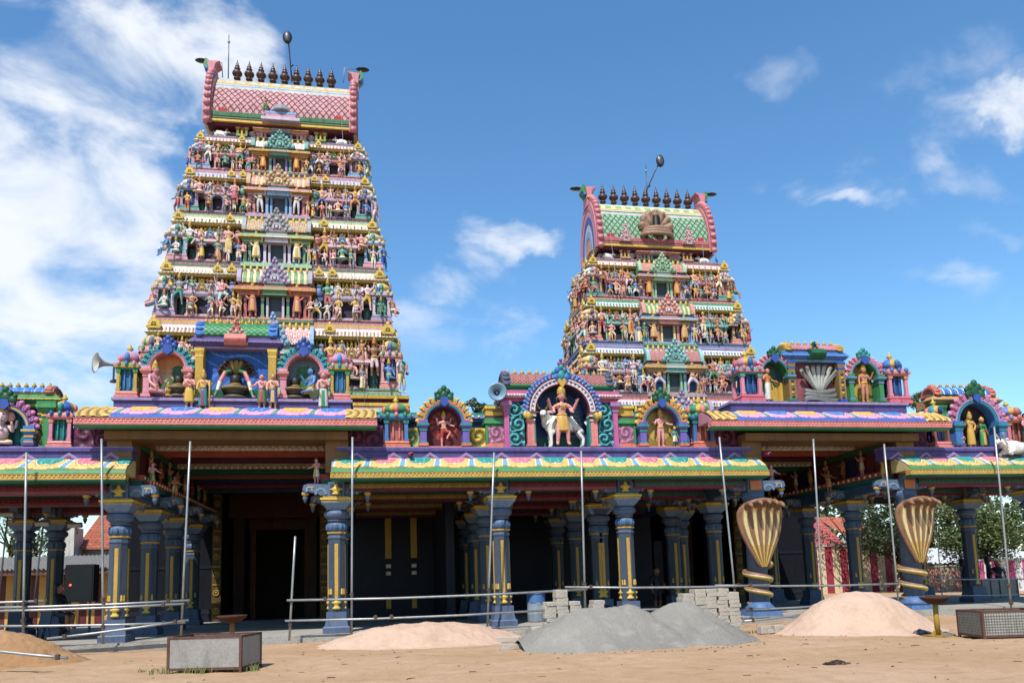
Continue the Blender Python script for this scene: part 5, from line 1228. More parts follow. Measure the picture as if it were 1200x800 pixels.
def storey(root, z, H, w, d, P, sides, top=False):
    o_ = []
    b = MB(); L = P['ledge']; T = P['trim']
    # ledge with mouldings
    b.box(-w, w, -d, d, 0, .045*H, L[0]); b.box(-w+.07, w-.07, -d+.07, d-.07, .047*H, .075*H, L[1]); b.box(-w+.03, w-.03, -d+.03, d-.03, .077*H, .1*H, L[0])
    n = int(2*w/.2)
    for i in range(n): b.bc(-w+2*w*(i+.5)/n, -d-.012, .022*H, .07, .02, .022*H, shade(L[0], 1.5))
    for k, (zz, e, c1) in enumerate(((.455, .40, P['corn'][1]), (.575, .47, K['palecream']), (.635, .5, T[0]), (.668, .5, P['corn'][0]))): b.box(-w+e, w-e, -d+e, d-e, zz*H, (zz+.014)*H, c1)
    for zz, e, c1 in ((.515, .37, K['palecream']), (.653, .49, K['gold'])):
        n = int(2*(w-e)/.15)
        for i in range(n): b.bc(-w+e+2*(w-e)*(i+.5)/n, -d+e-.0, zz*H, .06, .07, .03*H, c1 if i % 2 else T[2])
    # wall core
    iw, idp = w-.72, d-.72
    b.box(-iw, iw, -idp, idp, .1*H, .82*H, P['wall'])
    # pilasters and relief panels of the lower wall
    for f in (-.93, -.8, -.72, -.5, -.42, -.36, .36, .42, .5, .72, .8, .93):
        b.stack(f*w*.9, -idp-.07, .1*H, [(.06, .06, .05*H, T[0]), (.042, .042, .26*H, T[1]), (.05, .08, .04*H, T[0])])
    for f in (-.865, -.46, .46, .865):
        b.box(f*w*.9-.14, f*w*.9+.14, -idp-.05, -idp-.004, .13*H, .4*H, P['panel']); b.ball(f*w*.9, -idp-.05, .26*H, .1, .05, .1*H, shade(P['panel'], 1.6), 8, 6); b.ball(f*w*.9+.05, -idp-.06, .2*H, .06, .04, .05*H, shade(P['panel'], .6), 7, 5)
    if not top:
        e = .46*H
        b.box(-w+.42, w-.42, -d+.42, d-.42, e, e+.03*H, T[0]); b.frus(-w+.36, w-.36, -d+.36, d-.36, e+.032*H, -w+.46, w-.46, -d+.46, d-.46, e+.075*H, T[2]); b.box(-w+.5, w-.5, -d+.5, d-.5, e+.077*H, e+.1*H, T[1])
    # balustrade in the shadow under the cornice
    n = int(2*(iw+.12)/.19)
    for i in range(n): b.lathe([(.05, .68*H), (.03, .70*H), (.055, .74*H), (.03, .765*H), (.06, .79*H)], 6, P['bal'], -iw-.12+2*(iw+.12)*(i+.5)/n, -idp-.1, 0)
    for sx in sides:
        n2 = int(2*idp/.22)
        for i in range(n2): b.lathe([(.05, .68*H), (.03, .70*H), (.055, .74*H), (.03, .765*H), (.06, .79*H)], 5, P['bal'], sx*(iw+.1), -idp+2*idp*(i+.5)/n2, 0)
    # cornice
    q = .30
    b.box(-w+q, w-q, -d+q, d-q, .79*H, .815*H, P['gold']); b.frus(-w+q-.1, w-q+.1, -d+q-.1, d-q+.1, .817*H, -w+q+.06, w-q-.06, -d+q+.06, d-q-.06, .93*H, lerp_c(P['corn'][0], K['white'], .45)); b.box(-w+q-.13, w-q+.13, -d+q-.13, d-q+.13, .8165*H, .83*H, K['palecream']); b.box(-w+q+.08, w-q-.08, -d+q+.08, d-q-.08, .932*H, .957*H, P['corn'][1]); b.box(-w+q+.1, w-q-.1, -d+q+.1, d-q-.1, .957*H, .998*H, L[1])
    n = int(2*(w-q)/.16)
    for i in range(n):
        x = -w+q+2*(w-q)*(i+.5)/n
        b.bc(x, -d+q-.03, .865*H, .07, .1, .05*H, P['corn'][2] if i % 2 else shade(P['corn'][1], 1.1)); b.bc(x, -d+q-.14, .823*H, .05, .02, .014*H, K['gold'])
    st = b.build('storey', root, (0, 0, z))
    # ---------------- central bay
    c = MB(); bw = .31*w; yf = -d-.10; A, Bc, Dc = P['bay']; dw, dh = .36, .42*H
    dw = .33 if H < 2.2 else .39
    c.box(-bw-.06, bw+.06, yf-.06, -d+.6, 0.004, .05*H, L[1]); c.box(-bw, bw, yf, -d+.6, .052*H, .085*H, A)
    c.box(-bw+.06, -dw-.1, yf+.35, -d+.75, .087*H, .46*H, P['nich']); c.box(dw+.1, bw-.06, yf+.35, -d+.75, .087*H, .46*H, P['nich'])
    for sx in (-1, 1):
        for f, k in ((.93, A), (.80, Bc), (dw/bw+.1, Dc)):
            c.stack(sx*f*bw, yf+.22, .087*H, [(.085, .085, .05*H, k), (.06, .06, .25*H, k), (.07, .07, .02*H, T[1]), (.06, .1, .045*H, k)])
    zz = .455*H
    for e, hh, k in ((1.0, .03, A), (1.03, .035, Bc), (1.12, .012, K['gold']), (1.1, .05, A), (1.0, .03, Bc), (.97, .03, A)):
        c.box(-bw*e, bw*e, yf-(e-1)*1.6+.02, -d+.8, zz, zz+hh*H-.002, k); zz += hh*H
    # centre of the entablature stands forward in its own colour
    c.box(-dw-.12, dw+.12, yf-.1, yf+.5, .45*H, .52*H, Dc); c.frus(-dw-.2, dw+.2, yf-.2, yf+.5, .522*H, -dw-.1, dw+.1, yf-.08, yf+.5, .575*H, Dc); c.box(-dw-.08, dw+.08, yf-.06, yf+.5, .577*H, .655*H, shade(Dc, .8))
    for sx in (-1, 1):
        for f in (.35, .7, 1.0): c.ball(sx*f*bw, yf-.13, .545*H, .06, .04, .03*H, K['gold'], 7, 5)
    # side posts with cushions
    for sx in (-1, 1):
        x = sx*.365*w
        c.stack(x, -d+.42, .1*H, [(.16, .16, .04*H, T[0]), (.09, .09, .3*H, P['post']), (.15, .19, .05*H, P['post'])]); c.lathe([(.17, .5*H), (.24, .53*H), (.24, .6*H), (.2, .64*H), (.1, .67*H)], 10, P['post'], x, -d+.42, 0); c.lathe([(.14, .67*H), (.16, .69*H), (.1, .72*H)], 8, shade(P['post'], .75), x, -d+.42, 0)
    c.build('central_bay', st)
    # doorway
    g = MB(); Fc = P['frame']
    for sx in (-1, 1): g.box(sx*dw-(.1 if sx > 0 else 0), sx*dw+(0 if sx > 0 else .1), yf+.16, yf+.34, .09*H, .09*H+dh*.86, Fc)
    g.box(-dw, dw, yf+.155, yf+.34, .09*H+dh*.862, .09*H+dh*.94, Fc); g.box(-dw, dw, yf+.15, yf+.36, .087*H, .1*H, Fc); g.box(-dw+.1, dw-.1, yf+.3, yf+.33, .1*H, .09*H+dh*.86, hx('4a4f57'))
    g.build('doorway', st)
    if not top:
        # barrel roof of the bay
        r = MB(); hw = .29*w; z0 = .66*H; rz = .235*H; n = P['ribs'] ; R1, R2 = P['barrel']
        if P['lat']:
            r.prism_x([(-d+.28+.40*math.cos(PI*i/12), z0+rz*.96*math.sin(PI*i/12)) for i in range(13)], -hw, hw, shade(R1, .8))
            def pos(s, t):
                a = PI/2+t*PI/2; return (-hw+s, -d+.28+.42*math.cos(a), z0+rz*math.sin(a)), Vector((0, math.cos(a), math.sin(a)))
            relief(r, pos, 2*hw, int(2*hw/.04), 14, lattice(R1, R2, .13))
        else:
            for i in range(n):
                a0 = -hw+2*hw*i/n; kk = 1 if i % 2 else .94
                r.prism_x([(-d+.28+.42*kk*math.cos(PI*j/10), z0+rz*kk*math.sin(PI*j/10)) for j in range(11)], a0, a0+2*hw/n, R2 if i % 2 else R1)
        for sx in (-1, 1):
            r.M = Matrix.Translation((sx*(hw+.03), -d+.28, z0)) @ Matrix.Rotation(PI/2, 4, 'Z'); r.archband(0, 0, .02, .36, -.06, .06, P['orn'][1], n=12, sz=rz/.42); r.archband(0, 0, .36, .5, -.09, .09, P['orn'][0], n=12, sz=rz/.42); r.M = None
        m = int(2*hw/.26)
        for i in range(m): r.lathe([(.06, 0), (.04, .025*H), (.08, .055*H), (.05, .085*H), (.015, .105*H)], 6, K['yellow'], -hw+2*hw*(i+.5)/m, -d+.28, z0+rz-.01)
        r.build('barrel_roof', st)
        q_ = MB(); gavaksha(q_, 0, -d-.2, .64*H, .36*w if w < 4 else 1.45, .44*H, *P['orn']); q_.build('gable_ornament', st)
        # kiosks, little shrines
        km, _ = kiosk_mesh(P['kiosk'], .86, .74*H); km.v = [v for v in km.v]
        finial(km, 0, 0, _-.01, .14*H, K['yellow']); kmesh = km.mesh('corner_kiosk', 'painted_plaster')
        for sx in (-1, 1): link('corner_kiosk', kmesh, st, (sx*(w-.50), -d+.50, .1*H))
        for sx in sides: link('corner_kiosk', kmesh, st, (sx*(w-.50), d-.50, .1*H))
        sm = sala_mesh(.27*w, .70*H, P['sala'])
        for sx in (-1, 1): link('barrel_shrine', sm, st, (sx*.605*w, -d+.42, .1*H))
        sm2 = sala_mesh(.5*d, .70*H, P['sala'])
        for sx in sides: link('barrel_shrine', sm2, st, (sx*(w-.42), 0, .1*H), sx*PI/2)
        for f in P['kudu']: link('horseshoe_ornament', KUDU, st, (f*(w-.2), -d+.18, .90*H), 0, (.8 if abs(f) > .8 else .66)*H/2.6)
        for sx in sides:
            for f in (-.7, .7): link('horseshoe_ornament', KUDU, st, (sx*(w-.2), f*d, .90*H), sx*PI/2, .75*H/2.6)
        S = lambda x, y, zf, hf, rz=0, **k: add_statue_part(st, (x, y, zf*H), hf*H, rz, **k)
        for sx in (-1, 1):
            S(sx*.185*w, yf+.04, .087, .54, **P['dvara'](sx))
            S(sx*.44*w, -d+.12, .24, .50, **rstat()); S(sx*.785*w, -d+.08, .26, .48, **rstat(RT.random() < .5))
            S(sx*(w-.02), -d+.15, .05, .50, sx*.9, **rstat(RT.random() < .4))
            S(sx*.90*w, -d+.02, .06, .40, sx*.3, **rstat(RT.random() < .6)); S(sx*.345*w, -d+.06, .07, .40, **rstat())
            k = RT.choice([0, 1, 2])
            if k == 0: S(sx*.605*w, -d+.05, .02, .46, **rstat(True)); 
            elif k == 1:
                for q2 in (-.07, .07): S(sx*.605*w+q2*w, -d+.04, .1, .38, **rstat())
            else:
                for q2 in (-.09, 0, .09): S(sx*.605*w+q2*w, -d+.03, .09, .36, **rstat(q2 == 0))
        for sx in (-1, 1):
            for f, zf, hf in ((.53, .48, .25), (.685, .48, .25), (.30, .10, .32), (.44, .08, .28), (.69, .08, .30), (.52, .08, .28), (.86, .50, .26)):
                CROWD[0].put(st, H, sx*f*w, -d+(.1 if zf > .3 else .0) if f > .35 else -d-.14, zf, hf*RT.uniform(.9, 1.1), RT.uniform(-.3, .3), **rstat(RT.random() < .45))
        for sx in sides:
            for f in (-.6, -.15, .15, .55):
                CROWD[0].put(st, H, sx*(w-.12), f*d, .5 if abs(f) < .3 else .08, .36, sx*PI/2, **rstat(RT.random() < .4))
            for f in (-.72, .34) if sx > 0 else (-.72, -.38, .34, .7):
                S(sx*(w-.1), f*d, .28 if abs(f) > .5 else .1, .54, sx*PI/2, **rstat(RT.random() < .4))
    return st
class Crowd(MB):
    def put(s, st, H, x, y, zf, hf, rz=0, **k):
        b = statue_mb(**k); T = Matrix.Translation((x, y, st.location.z+zf*H)) @ Matrix.Rotation(rz, 4, 'Z') @ Matrix.Scale(hf*H, 4)
        s.M = T; i = len(s.v); s.add(b.v, b.f, b.c, True); s.M = None
CROWD = [None]
def pal(**k): return k
def dv(skin, cloth, arms=('akimbo', 'raise_'), legs=('stand', 'walk'), crown='tall', dress='mid', mir=True):
    def f(sx):
        a, l = (arms, legs) if sx < 0 else (arms[::-1], legs[::-1])
        return dict(arm_r=a[0], arm_l=a[1], leg_r=l[0], leg_l=l[1], skin=skin, cloth=cloth, crown=crown, trim='gold', **(dict(dress=dress) if dress else {}))
    return f
c_ = K
def scheme(**k):
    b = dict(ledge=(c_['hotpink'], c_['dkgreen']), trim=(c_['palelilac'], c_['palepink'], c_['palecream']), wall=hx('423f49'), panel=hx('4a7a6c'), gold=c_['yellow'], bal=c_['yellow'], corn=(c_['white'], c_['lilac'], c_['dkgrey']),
             bay=(c_['salmon'], c_['red'], c_['green']), nich=c_['navy'], frame=c_['palelilac'], post=c_['blue'], sala=(c_['lilac'], c_['palelilac'], c_['pink'], c_['gold']), kiosk=(c_['lilac'], c_['palelilac'], c_['teal'], c_['lilac'], c_['palecream'], c_['yellow']),
             kudu=(-.93, -.45, .45, .93), barrel=(c_['cream'], c_['green']), lat=False, ribs=22, orn=(c_['lilac'], c_['palelilac']), dvara=dv('salmon', 'rose'))
    b.update(k); return b
LEFT = [
 scheme(ledge=(c_['teal'], c_['gold']), corn=(c_['palecream'], c_['pink'], c_['hotpink']), sala=(c_['palepink'], c_['rose'], c_['coral'], c_['gold']), kiosk=(c_['coral'], c_['pink'], c_['royal'], c_['coral'], c_['yellow'], c_['green']), barrel=(c_['palepink'], c_['red']), lat=True, orn=(c_['skyblue'], c_['teal']), bay=(c_['aqua'], c_['teal'], c_['pink'])),
 scheme(corn=(c_['pink'], c_['palecream'], c_['white'])),
 scheme(ledge=(c_['magenta'], c_['palegreen']), corn=(c_['white'], c_['cream'], c_['dkgrey']), bay=(c_['palegreen'], c_['green'], c_['palelilac']), nich=c_['royal'], post=c_['rose'], sala=(c_['palepink'], c_['pink'], c_['pink'], c_['skyblue']), kiosk=(c_['pink'], c_['skyblue'], c_['teal'], c_['palepink'], c_['white'], c_['cream']), barrel=(hx('c79a6a'), hx('6a4a3a')), lat=True, orn=(c_['grey'], c_['palelilac']), dvara=dv('cream', 'palecream')),
 scheme(ledge=(c_['maroon'], c_['lilac']), corn=(c_['skyblue'], c_['pink'], c_['blue']), bay=(c_['pink'], c_['rose'], c_['skyblue']), nich=c_['maroon'], post=c_['teal'], frame=c_['skyblue'], sala=(c_['pink'], c_['lilac'], c_['palelilac'], c_['coral']), kiosk=(c_['teal'], c_['lilac'], c_['royal'], c_['skyblue'], c_['white'], c_['palecream']), barrel=(c_['cream'], c_['coral']), orn=(c_['tan'], c_['cream']), dvara=dv('skinwhite', 'skinwhite', dress=None)),
 scheme(ledge=(c_['rose'], c_['navy']), corn=(c_['white'], c_['pink'], c_['hotpink']), bay=(c_['tan'], hx('b98a5a'), c_['teal']), nich=c_['rose'], post=c_['lilac'], frame=c_['lilac'], sala=(c_['rose'], c_['pink'], c_['coral'], c_['green']), kiosk=(c_['skyblue'], c_['lilac'], c_['pink'], c_['skyblue'], c_['skyblue'], c_['white']), barrel=(c_['palepink'], c_['white']), orn=(c_['teal'], c_['aqua']), dvara=dv('orange', 'orange')),
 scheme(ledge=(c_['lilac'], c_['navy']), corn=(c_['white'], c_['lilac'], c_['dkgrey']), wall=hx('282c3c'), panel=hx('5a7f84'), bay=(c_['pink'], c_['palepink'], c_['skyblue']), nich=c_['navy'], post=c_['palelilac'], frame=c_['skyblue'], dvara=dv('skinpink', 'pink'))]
for _q in (LEFT): pass
RIGHT = [
 scheme(ledge=(c_['teal'], c_['red']), corn=(c_['palelilac'], c_['pink'], c_['royal']), sala=(c_['palelilac'], c_['pink'], c_['lilac'], c_['gold']), bay=(c_['green'], c_['yellow'], c_['pink']), post=c_['green'], kiosk=(c_['coral'], c_['pink'], c_['royal'], c_['gold'], c_['gold'], c_['green'])),
 scheme(ledge=(c_['maroon'], c_['lilac']), corn=(c_['white'], c_['royal'], c_['skyblue']), bay=(c_['tan'], hx('b98a5a'), c_['aqua']), nich=c_['blue'], frame=c_['palegreen'], post=c_['skyblue'], sala=(c_['lilac'], c_['palelilac'], c_['pink'], c_['aqua']), kiosk=(c_['rose'], c_['pink'], c_['teal'], c_['coral'], c_['cream'], c_['yellow']), barrel=(c_['rose'], hx('8a3a44')), lat=True, orn=(c_['aqua'], c_['teal']), dvara=dv('skin', 'palelilac', ('akimbo', 'staff'), ('wide', 'wide'), dress=None)),
 scheme(ledge=(c_['royal'], c_['green']), corn=(c_['paleaqua'], c_['teal'], c_['teal']), bay=(c_['skyblue'], c_['blue'], c_['coral']), nich=hx('8f5a6a'), frame=c_['cream'], post=c_['palelilac'], sala=(c_['aqua'], c_['teal'], c_['palegreen'], c_['coral']), kiosk=(c_['coral'], c_['tan'], c_['navy'], c_['lilac'], hx('d9a06a'), c_['cream']), barrel=(c_['cream'], hx('4f8f4f')), orn=(c_['coral'], c_['palepink']), dvara=dv('skingold', 'skin', ('akimbo', 'raise_'))),
 scheme(ledge=(c_['rose'], c_['maroon']), corn=(c_['palepink'], c_['rose'], c_['white']), bay=(c_['lilac'], c_['pink'], c_['palegreen']), nich=c_['rose'], frame=c_['palegreen'], post=c_['teal'], panel=hx('8fa08c'), sala=(c_['rose'], c_['coral'], c_['pink'], c_['grey']), kiosk=(c_['teal'], c_['tan'], c_['pink'], c_['lilac'], c_['skyblue'], c_['palecream']), barrel=(c_['coral'], hx('a05a4a')), lat=True, orn=(c_['palegreen'], c_['green']), dvara=dv('orange', 'orange')),
 scheme(ledge=(c_['lilac'], c_['dkgreen']), corn=(c_['pink'], c_['palecream'], c_['white']), wall=hx('2a2c40'), panel=hx('8a4a5a'), bay=(c_['pink'], c_['lilac'], c_['palelilac']), nich=c_['palegreen'], frame=c_['palegreen'], post=c_['palelilac'], dvara=dv('skinpink', 'palepink'))]
def _soft(v):
    if isinstance(v, tuple) and len(v) == 3 and isinstance(v[0], float): return lerp_c(v, K['palecream'], .16)
    if isinstance(v, tuple): return tuple(_soft(q) for q in v)
    return v
for _q in LEFT+RIGHT:
    for _k in ('ledge', 'corn', 'sala', 'kiosk', 'barrel', 'orn', 'bay', 'post', 'gold'): _q[_k] = _soft(_q[_k])
for _q in RIGHT: _q['kudu'] = (-.93, .93)
for _q in LEFT[1::2]: _q['kudu'] = (-.93, -.5, -.38, .38, .5, .93)
def tower(label, xc, yc, floors, ws, ds, pals, sides, roofspec, base_w):
    root = thing('temple_tower', label, 'temple tower', (xc, yc, 0)); CROWD[0] = Crowd()
    # ---- base with the gateway passage
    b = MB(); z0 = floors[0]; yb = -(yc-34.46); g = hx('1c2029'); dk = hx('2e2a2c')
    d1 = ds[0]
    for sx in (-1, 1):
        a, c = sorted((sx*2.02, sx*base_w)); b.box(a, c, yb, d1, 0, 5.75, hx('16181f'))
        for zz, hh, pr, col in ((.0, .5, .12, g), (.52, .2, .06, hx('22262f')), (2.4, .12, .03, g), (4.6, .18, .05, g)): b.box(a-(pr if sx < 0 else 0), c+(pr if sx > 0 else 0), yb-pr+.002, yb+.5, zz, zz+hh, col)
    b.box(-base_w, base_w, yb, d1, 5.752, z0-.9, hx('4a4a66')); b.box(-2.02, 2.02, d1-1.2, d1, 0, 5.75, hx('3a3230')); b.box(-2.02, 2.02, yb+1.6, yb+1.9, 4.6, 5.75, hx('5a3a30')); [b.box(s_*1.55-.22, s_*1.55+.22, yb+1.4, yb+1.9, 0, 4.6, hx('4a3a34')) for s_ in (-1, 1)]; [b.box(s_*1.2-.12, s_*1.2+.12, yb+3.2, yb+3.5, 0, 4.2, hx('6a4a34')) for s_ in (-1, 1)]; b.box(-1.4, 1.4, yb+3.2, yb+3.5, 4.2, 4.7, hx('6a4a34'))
    zz = z0-.9
    for e, hh, col in ((0, .12, K['teal']), (.12, .16, K['paleaqua']), (.06, .12, K['coral']), (.1, .14, K['yellow']), (-.02, .20, K['maroon']), (.08, .15, K['gold'])):
        b.box(-base_w-e+.3, base_w+e-.3, -ds[0]-e-.1, d1+e, zz, zz+hh-.002, col); zz += hh
    bo = b.build('tower_base', root, mat='rough_surface')
    for sx in (-1, 1):
        q = MB(); a, c = sorted((sx*2.0, sx*2.36)); q.box(a, c, yb-.14, yb-.012, FL, 5.6, hx('5a4520'))
        for i in range(7): zc = .65+i*.74; q.archband((a+c)/2, zc, .08, .13, yb-.19, yb-.142, hx('a07a2a'), 0, 2*PI, 14); q.box(a+.03, c-.03, yb-.17, yb-.143, zc+.3, zc+.36, hx('a07a2a')); q.ball((a+c)/2, yb-.15, zc, .05, .04, .05, hx('b88f35'), 8, 5)
        q.box(a-.25, c+.1, yb-.3, yb-.19, 3.9, 4.05, hx('5a4520')) if False else None
        q.build('carved_door_jamb', bo)
    for i in range(len(floors)-1):
        H = floors[i+1]-floors[i]; storey(root, floors[i], H, ws[i], ds[i], pals[i], sides, top=(i == len(floors)-2))
    tops = [c for c in root.children if c.name.startswith('storey')][-1]
    H = floors[-1]-floors[-2]; w, d, P = ws[-1], ds[-1], pals[-1]
    # ---- top storey furnishings
    S = lambda x, y, zf, hf, rz=0, **k: add_statue_part(tops, (x, y, zf*H), hf*H, rz, **k)
    bm = bull_mb('lie', 1).mesh('bull_figure', 'enamel_paint')
    for sx in (-1, 1):
        link('bull_figure', bm, tops, (sx*(w*.77), -d+.22, .1*H), 0 if sx < 0 else PI, .58)
        S(sx*(w-.12), -d+.22, .06, .55, sx*.5, **rstat(True)); S(sx*.2*w, -d, .087, .46, **P['dvara'](sx))
        n = MB(); G = roofspec['shrine']
        n.stack(0, 0, .1*H, [(.26, .26, .08*H, G[1]), (.25, .25, .05*H, G[0])]); 
        for q in (-1, 1): n.stack(q*.2, -.05, .22*H, [(.05, .05, .45*H, G[1]), (.07, .1, .07*H, G[0])])
        n.box(-.2, .2, .1, .2, .23*H, .75*H, shade(G[0], .5)); n.box(-.32, .32, -.12, .22, .75*H, .82*H, G[0]); n.archband(0, .92*H, .12, .27, -.1, .1, G[0], -.4, PI+.4, 14); n.ball(0, -.05, .95*H, .15, .08, .15, G[2], 9, 6); n.ball(0, 0, 1.22*H, .12, .08, .16, G[0], 8, 6); n.box(-.3, .3, -.1, .1, .82*H, .9*H, G[0])
        n.build('niche_shrine', tops, (sx*.49*w, -d+.2, 0)); S(sx*.49*w, -d+.12, .25, .44, arm_r='akimbo', arm_l='raise_', skin=roofspec['fig'], cloth='yellow', dress='mid')
    for sx in sides:
        for f in (-.5, .2, .7): S(sx*(w-.2), f*d, .08, .5, sx*PI/2, **rstat())
    # ---- roof
    zr = floors[-1]; hw = roofspec['hw']; ry = d+.02; rz = roofspec['ridge']-zr-.2
    r = MB(); r.box(-hw-.1, hw+.1, -ry-.08, ry+.08, zr-.04, zr+.06, K['yellow']); r.box(-hw-.02, hw+.02, -ry+.05, ry-.05, zr-.2, zr-.042, K['maroon']); r.box(-hw-.02, hw+.02, -ry+.02, ry-.02, zr+.062, zr+.14, roofspec['under']); r.box(-hw-.06, hw+.06, -ry-.04, ry+.04, zr+.142, zr+.2, roofspec['edge'])
    prof = lambda a: ((1 if a <= PI/2 else -1)*ry*(.2+.8*abs(math.cos(a))**.85), zr+.2+rz*(min(a, PI-a)/(PI/2))**.9)
    r.prism_x([(prof(PI*i/25)[0]*.985, zr+.2+(prof(PI*i/25)[1]-zr-.2)*.985) for i in range(26)], -hw, hw, shade(roofspec['c'], .8))
    ro = r.build('vaulted_roof', root); m = MB()
    def pos(s, t):
        a = PI/2+.001+t*(PI/2-.025); y, zq = prof(a); y2, z2 = prof(a+.02); n = Vector((0, z2-zq, -(y2-y))); n.normalize(); return (-hw+s, y, zq), (n if n.y <= 0 or n.z > 0 else -n)
    lat = lattice(roofspec['c'], roofspec['line'], .30)
    def fn(s, t):
        if t < .2:
            u = s/.55; k = abs(u-math.floor(u)-.5); return ((roofspec['band2'] if (k < .32 and .05 < t < .16) else roofspec['band']), .03)
        if t < .235: return K['gold'], .05
        if t < .27: return hx('bdb8ae'), .04
        if t < .30: return roofspec['stripe'], .03
        if t < .36: return hx('bdb8ae'), .03
        if t > .93: return (roofspec['edge'], .03)
        if t > .86 and abs((s/2/hw)-.5) > .3 and abs(((s/2/hw) % .2)-.1) < .03: return K['red'], .03
        return lat(s, t*ry*1.6)
    relief(m, pos, 2*hw, int(2*hw/.04), 60, fn); m.build('roof_tiles', ro, mat='rough_surface')
    for sx in (-1, 1):
        g = MB(); g.M = Matrix.Translation((sx*(hw+.02), 0, zr+.2)) @ Matrix.Rotation(PI/2, 4, 'Z')
        E = rz/ry; rr = ry
        for (r0, r1, th, col) in ((.02, .3, .30, hx('c98a5a')), (.3, .45, .34, K['skyblue']), (.45, .6, .32, K['palelilac']), (.6, .75, .36, K['royal']), (.75, .9, .34, K['pink']), (.9, 1.08, .40, roofspec['gable']), (1.08, 1.16, .30, shade(roofspec['gable'], .7))):
            g.archband(0, 0, rr*r0, rr*r1, -th/2, th/2, col, -.12, PI+.12, 28, E)
        for i in range(25):
            a = -.1+(PI+.2)*i/24; g.ball(rr*1.16*math.cos(a), 0, rr*1.16*E*math.sin(a), .15, .17, .15, roofspec['gable'], 8, 5)
        g.M = None
        # curled horn that rises over the ridge and leans outwards
        zt = zr+.2+rz*1.1; x = sx*(hw+.02)
        g.prism_y([(x-sx*.2, zt-.3), (x+sx*.25, zt-.35), (x+sx*.24, zt+.35), (x+sx*.30, zt+.68), (x-sx*.30, zt+.72), (x-sx*.10, zt+.58), (x-sx*.02, zt+.3)], -.38, .38, roofspec['gable'])
        g.prism_y([(x+sx*.24, zt+.2), (x+sx*.5, zt+.5), (x+sx*.4, zt+.9), (x+sx*.16, zt+.7)], -.3, .3, K['green']); g.ball(x+sx*.3, -.2, zt+.3, .15, .2, .14, K['blue'], 8, 5); g.ball(x+sx*.15, -.3, zt+.1, .14, .2, .12, K['gold'], 8, 5); g.ball(x+sx*.32, 0, zt+.62, .16, .3, .12, K['coral'], 8, 5)
        g.build('gable_end', ro, mat='enamel_paint')
    km = MB(); km.lathe([(.15, 0), (.17, .04), (.09, .08), (.09, .12), (.2, .2), (.245, .3), (.225, .38), (.1, .45), (.09, .48), (.14, .53), (.15, .58), (.08, .63), (.1, .67), (.11, .72), (.05, .77), (.065, .83), (.03, .92), (.012, 1.04)], 18, hx('4a2a1c'))
    kme = km.mesh('pot_finial', 'dark_metal')
    for i in range(9): link('pot_finial', kme, root, (-roofspec['ks']+2*roofspec['ks']*i/8, -.2, roofspec['ridge']+.17), 0, roofspec['kh'])
    o = CROWD[0].build('small_figures', root, mat='enamel_paint'); o['kind'] = 'stuff'
    return root, tops, ro
fl = [9.85, 13.22, 15.99, 18.6, 21.02, 23.07, at(326, 146, 36.9)[1]]; print('roof', fl[-1])
tl, ltop, lroof = tower('taller gate tower of seven painted storeys with a pink latticed vault roof', -4.15, 38.5, fl, [5.55, 5.2, 4.85, 4.5, 4.15, 3.78], [4.0, 3.5, 3.0, 2.5, 2.0, 1.55], LEFT, [1],
    dict(hw=3.42, ridge=at(326, 98, 38.1)[1], c=hx('c9979a'), line=hx('6a4648'), band=hx('b9ac80'), band2=hx('c2bcae'), stripe=K['skyblue'], edge=hx('4f7a5a'), under=K['coral'], gable=hx('c27880'), shrine=(K['gold'], hx('6f8f4f'), K['tan']), fig='skintan', ks=2.32, kh=1.02), 6.1)
fr = [7.35, 10.18, 12.89, 15.41, 17.76, at(765, 290, 36.9)[1]]; print('roof', fr[-1])
tr_, rtop, rroof = tower('shorter gate tower of painted storeys with a green latticed vault roof', 14.8, 38.3, fr, [5.1, 4.7, 4.4, 4.05, 3.5], [3.35, 2.85, 2.35, 1.85, 1.4], RIGHT, [-1],
    dict(hw=3.08, ridge=at(765, 242.5, 37.9)[1], c=hx('8db08f'), line=hx('3a5c48'), band=hx('dcd4a0'), band2=hx('8fa878'), stripe=hx('3f6f6a'), edge=K['rose'], under=K['palepink'], gable=hx('cb7a82'), shrine=(hx('c79f86'), K['tan'], K['pink']), fig='skingold', ks=2.42, kh=1.04), 5.6)
# ---- roof ornaments special to each tower
o = MB(); T = K['grey']     # small domed turret in the middle of the pink roof
o.stack(0, 0, 0, [(.9, .9, .15, K['palelilac']), (.7, .7, .2, K['pink']), (.72, .72, .12, K['skyblue']), (.5, .5, .12, K['pink'])], .45); o.lathe([(.42, .5), (.5, .56), (.42, .7), (.38, .72), (.36, .85), (.2, .95), (.1, 1.0), (.02, 1.1)], 14, T, cols=[T, T, K['navy'], T, T, T, T])
o.build('roof_turret', lroof, (0, -1.62, fl[-1]))
add_statue_part(lroof, (-.75, -1.75, fl[-1]+.45), .85, arm_r='up', arm_l='wide', skin='skinbrown', cloth='green')
o = MB(); BRr = hx('9c7a62')
for k in range(7):
    a = PI*(.02+.96*k/6); o.tube([(.15*math.cos(a), .1, .55), (.75*math.cos(a), .12, .6+.6*math.sin(a)), (1.0*math.cos(a), 0, .62+.95*math.sin(a)), (.98*math.cos(a), -.2, .6+.9*math.sin(a))], [.14, .24, .24, .08], 10, BRr, stripe=lambda i, q: hx('cba98c') if q in (4, 5, 6) else BRr)
for i in range(3): o.tube([((1.0-.1*i)*math.cos(t), .5*math.sin(t), .05+.16*i) for t in [2*PI*j/18 for j in range(19)]], .13, 8, BRr)
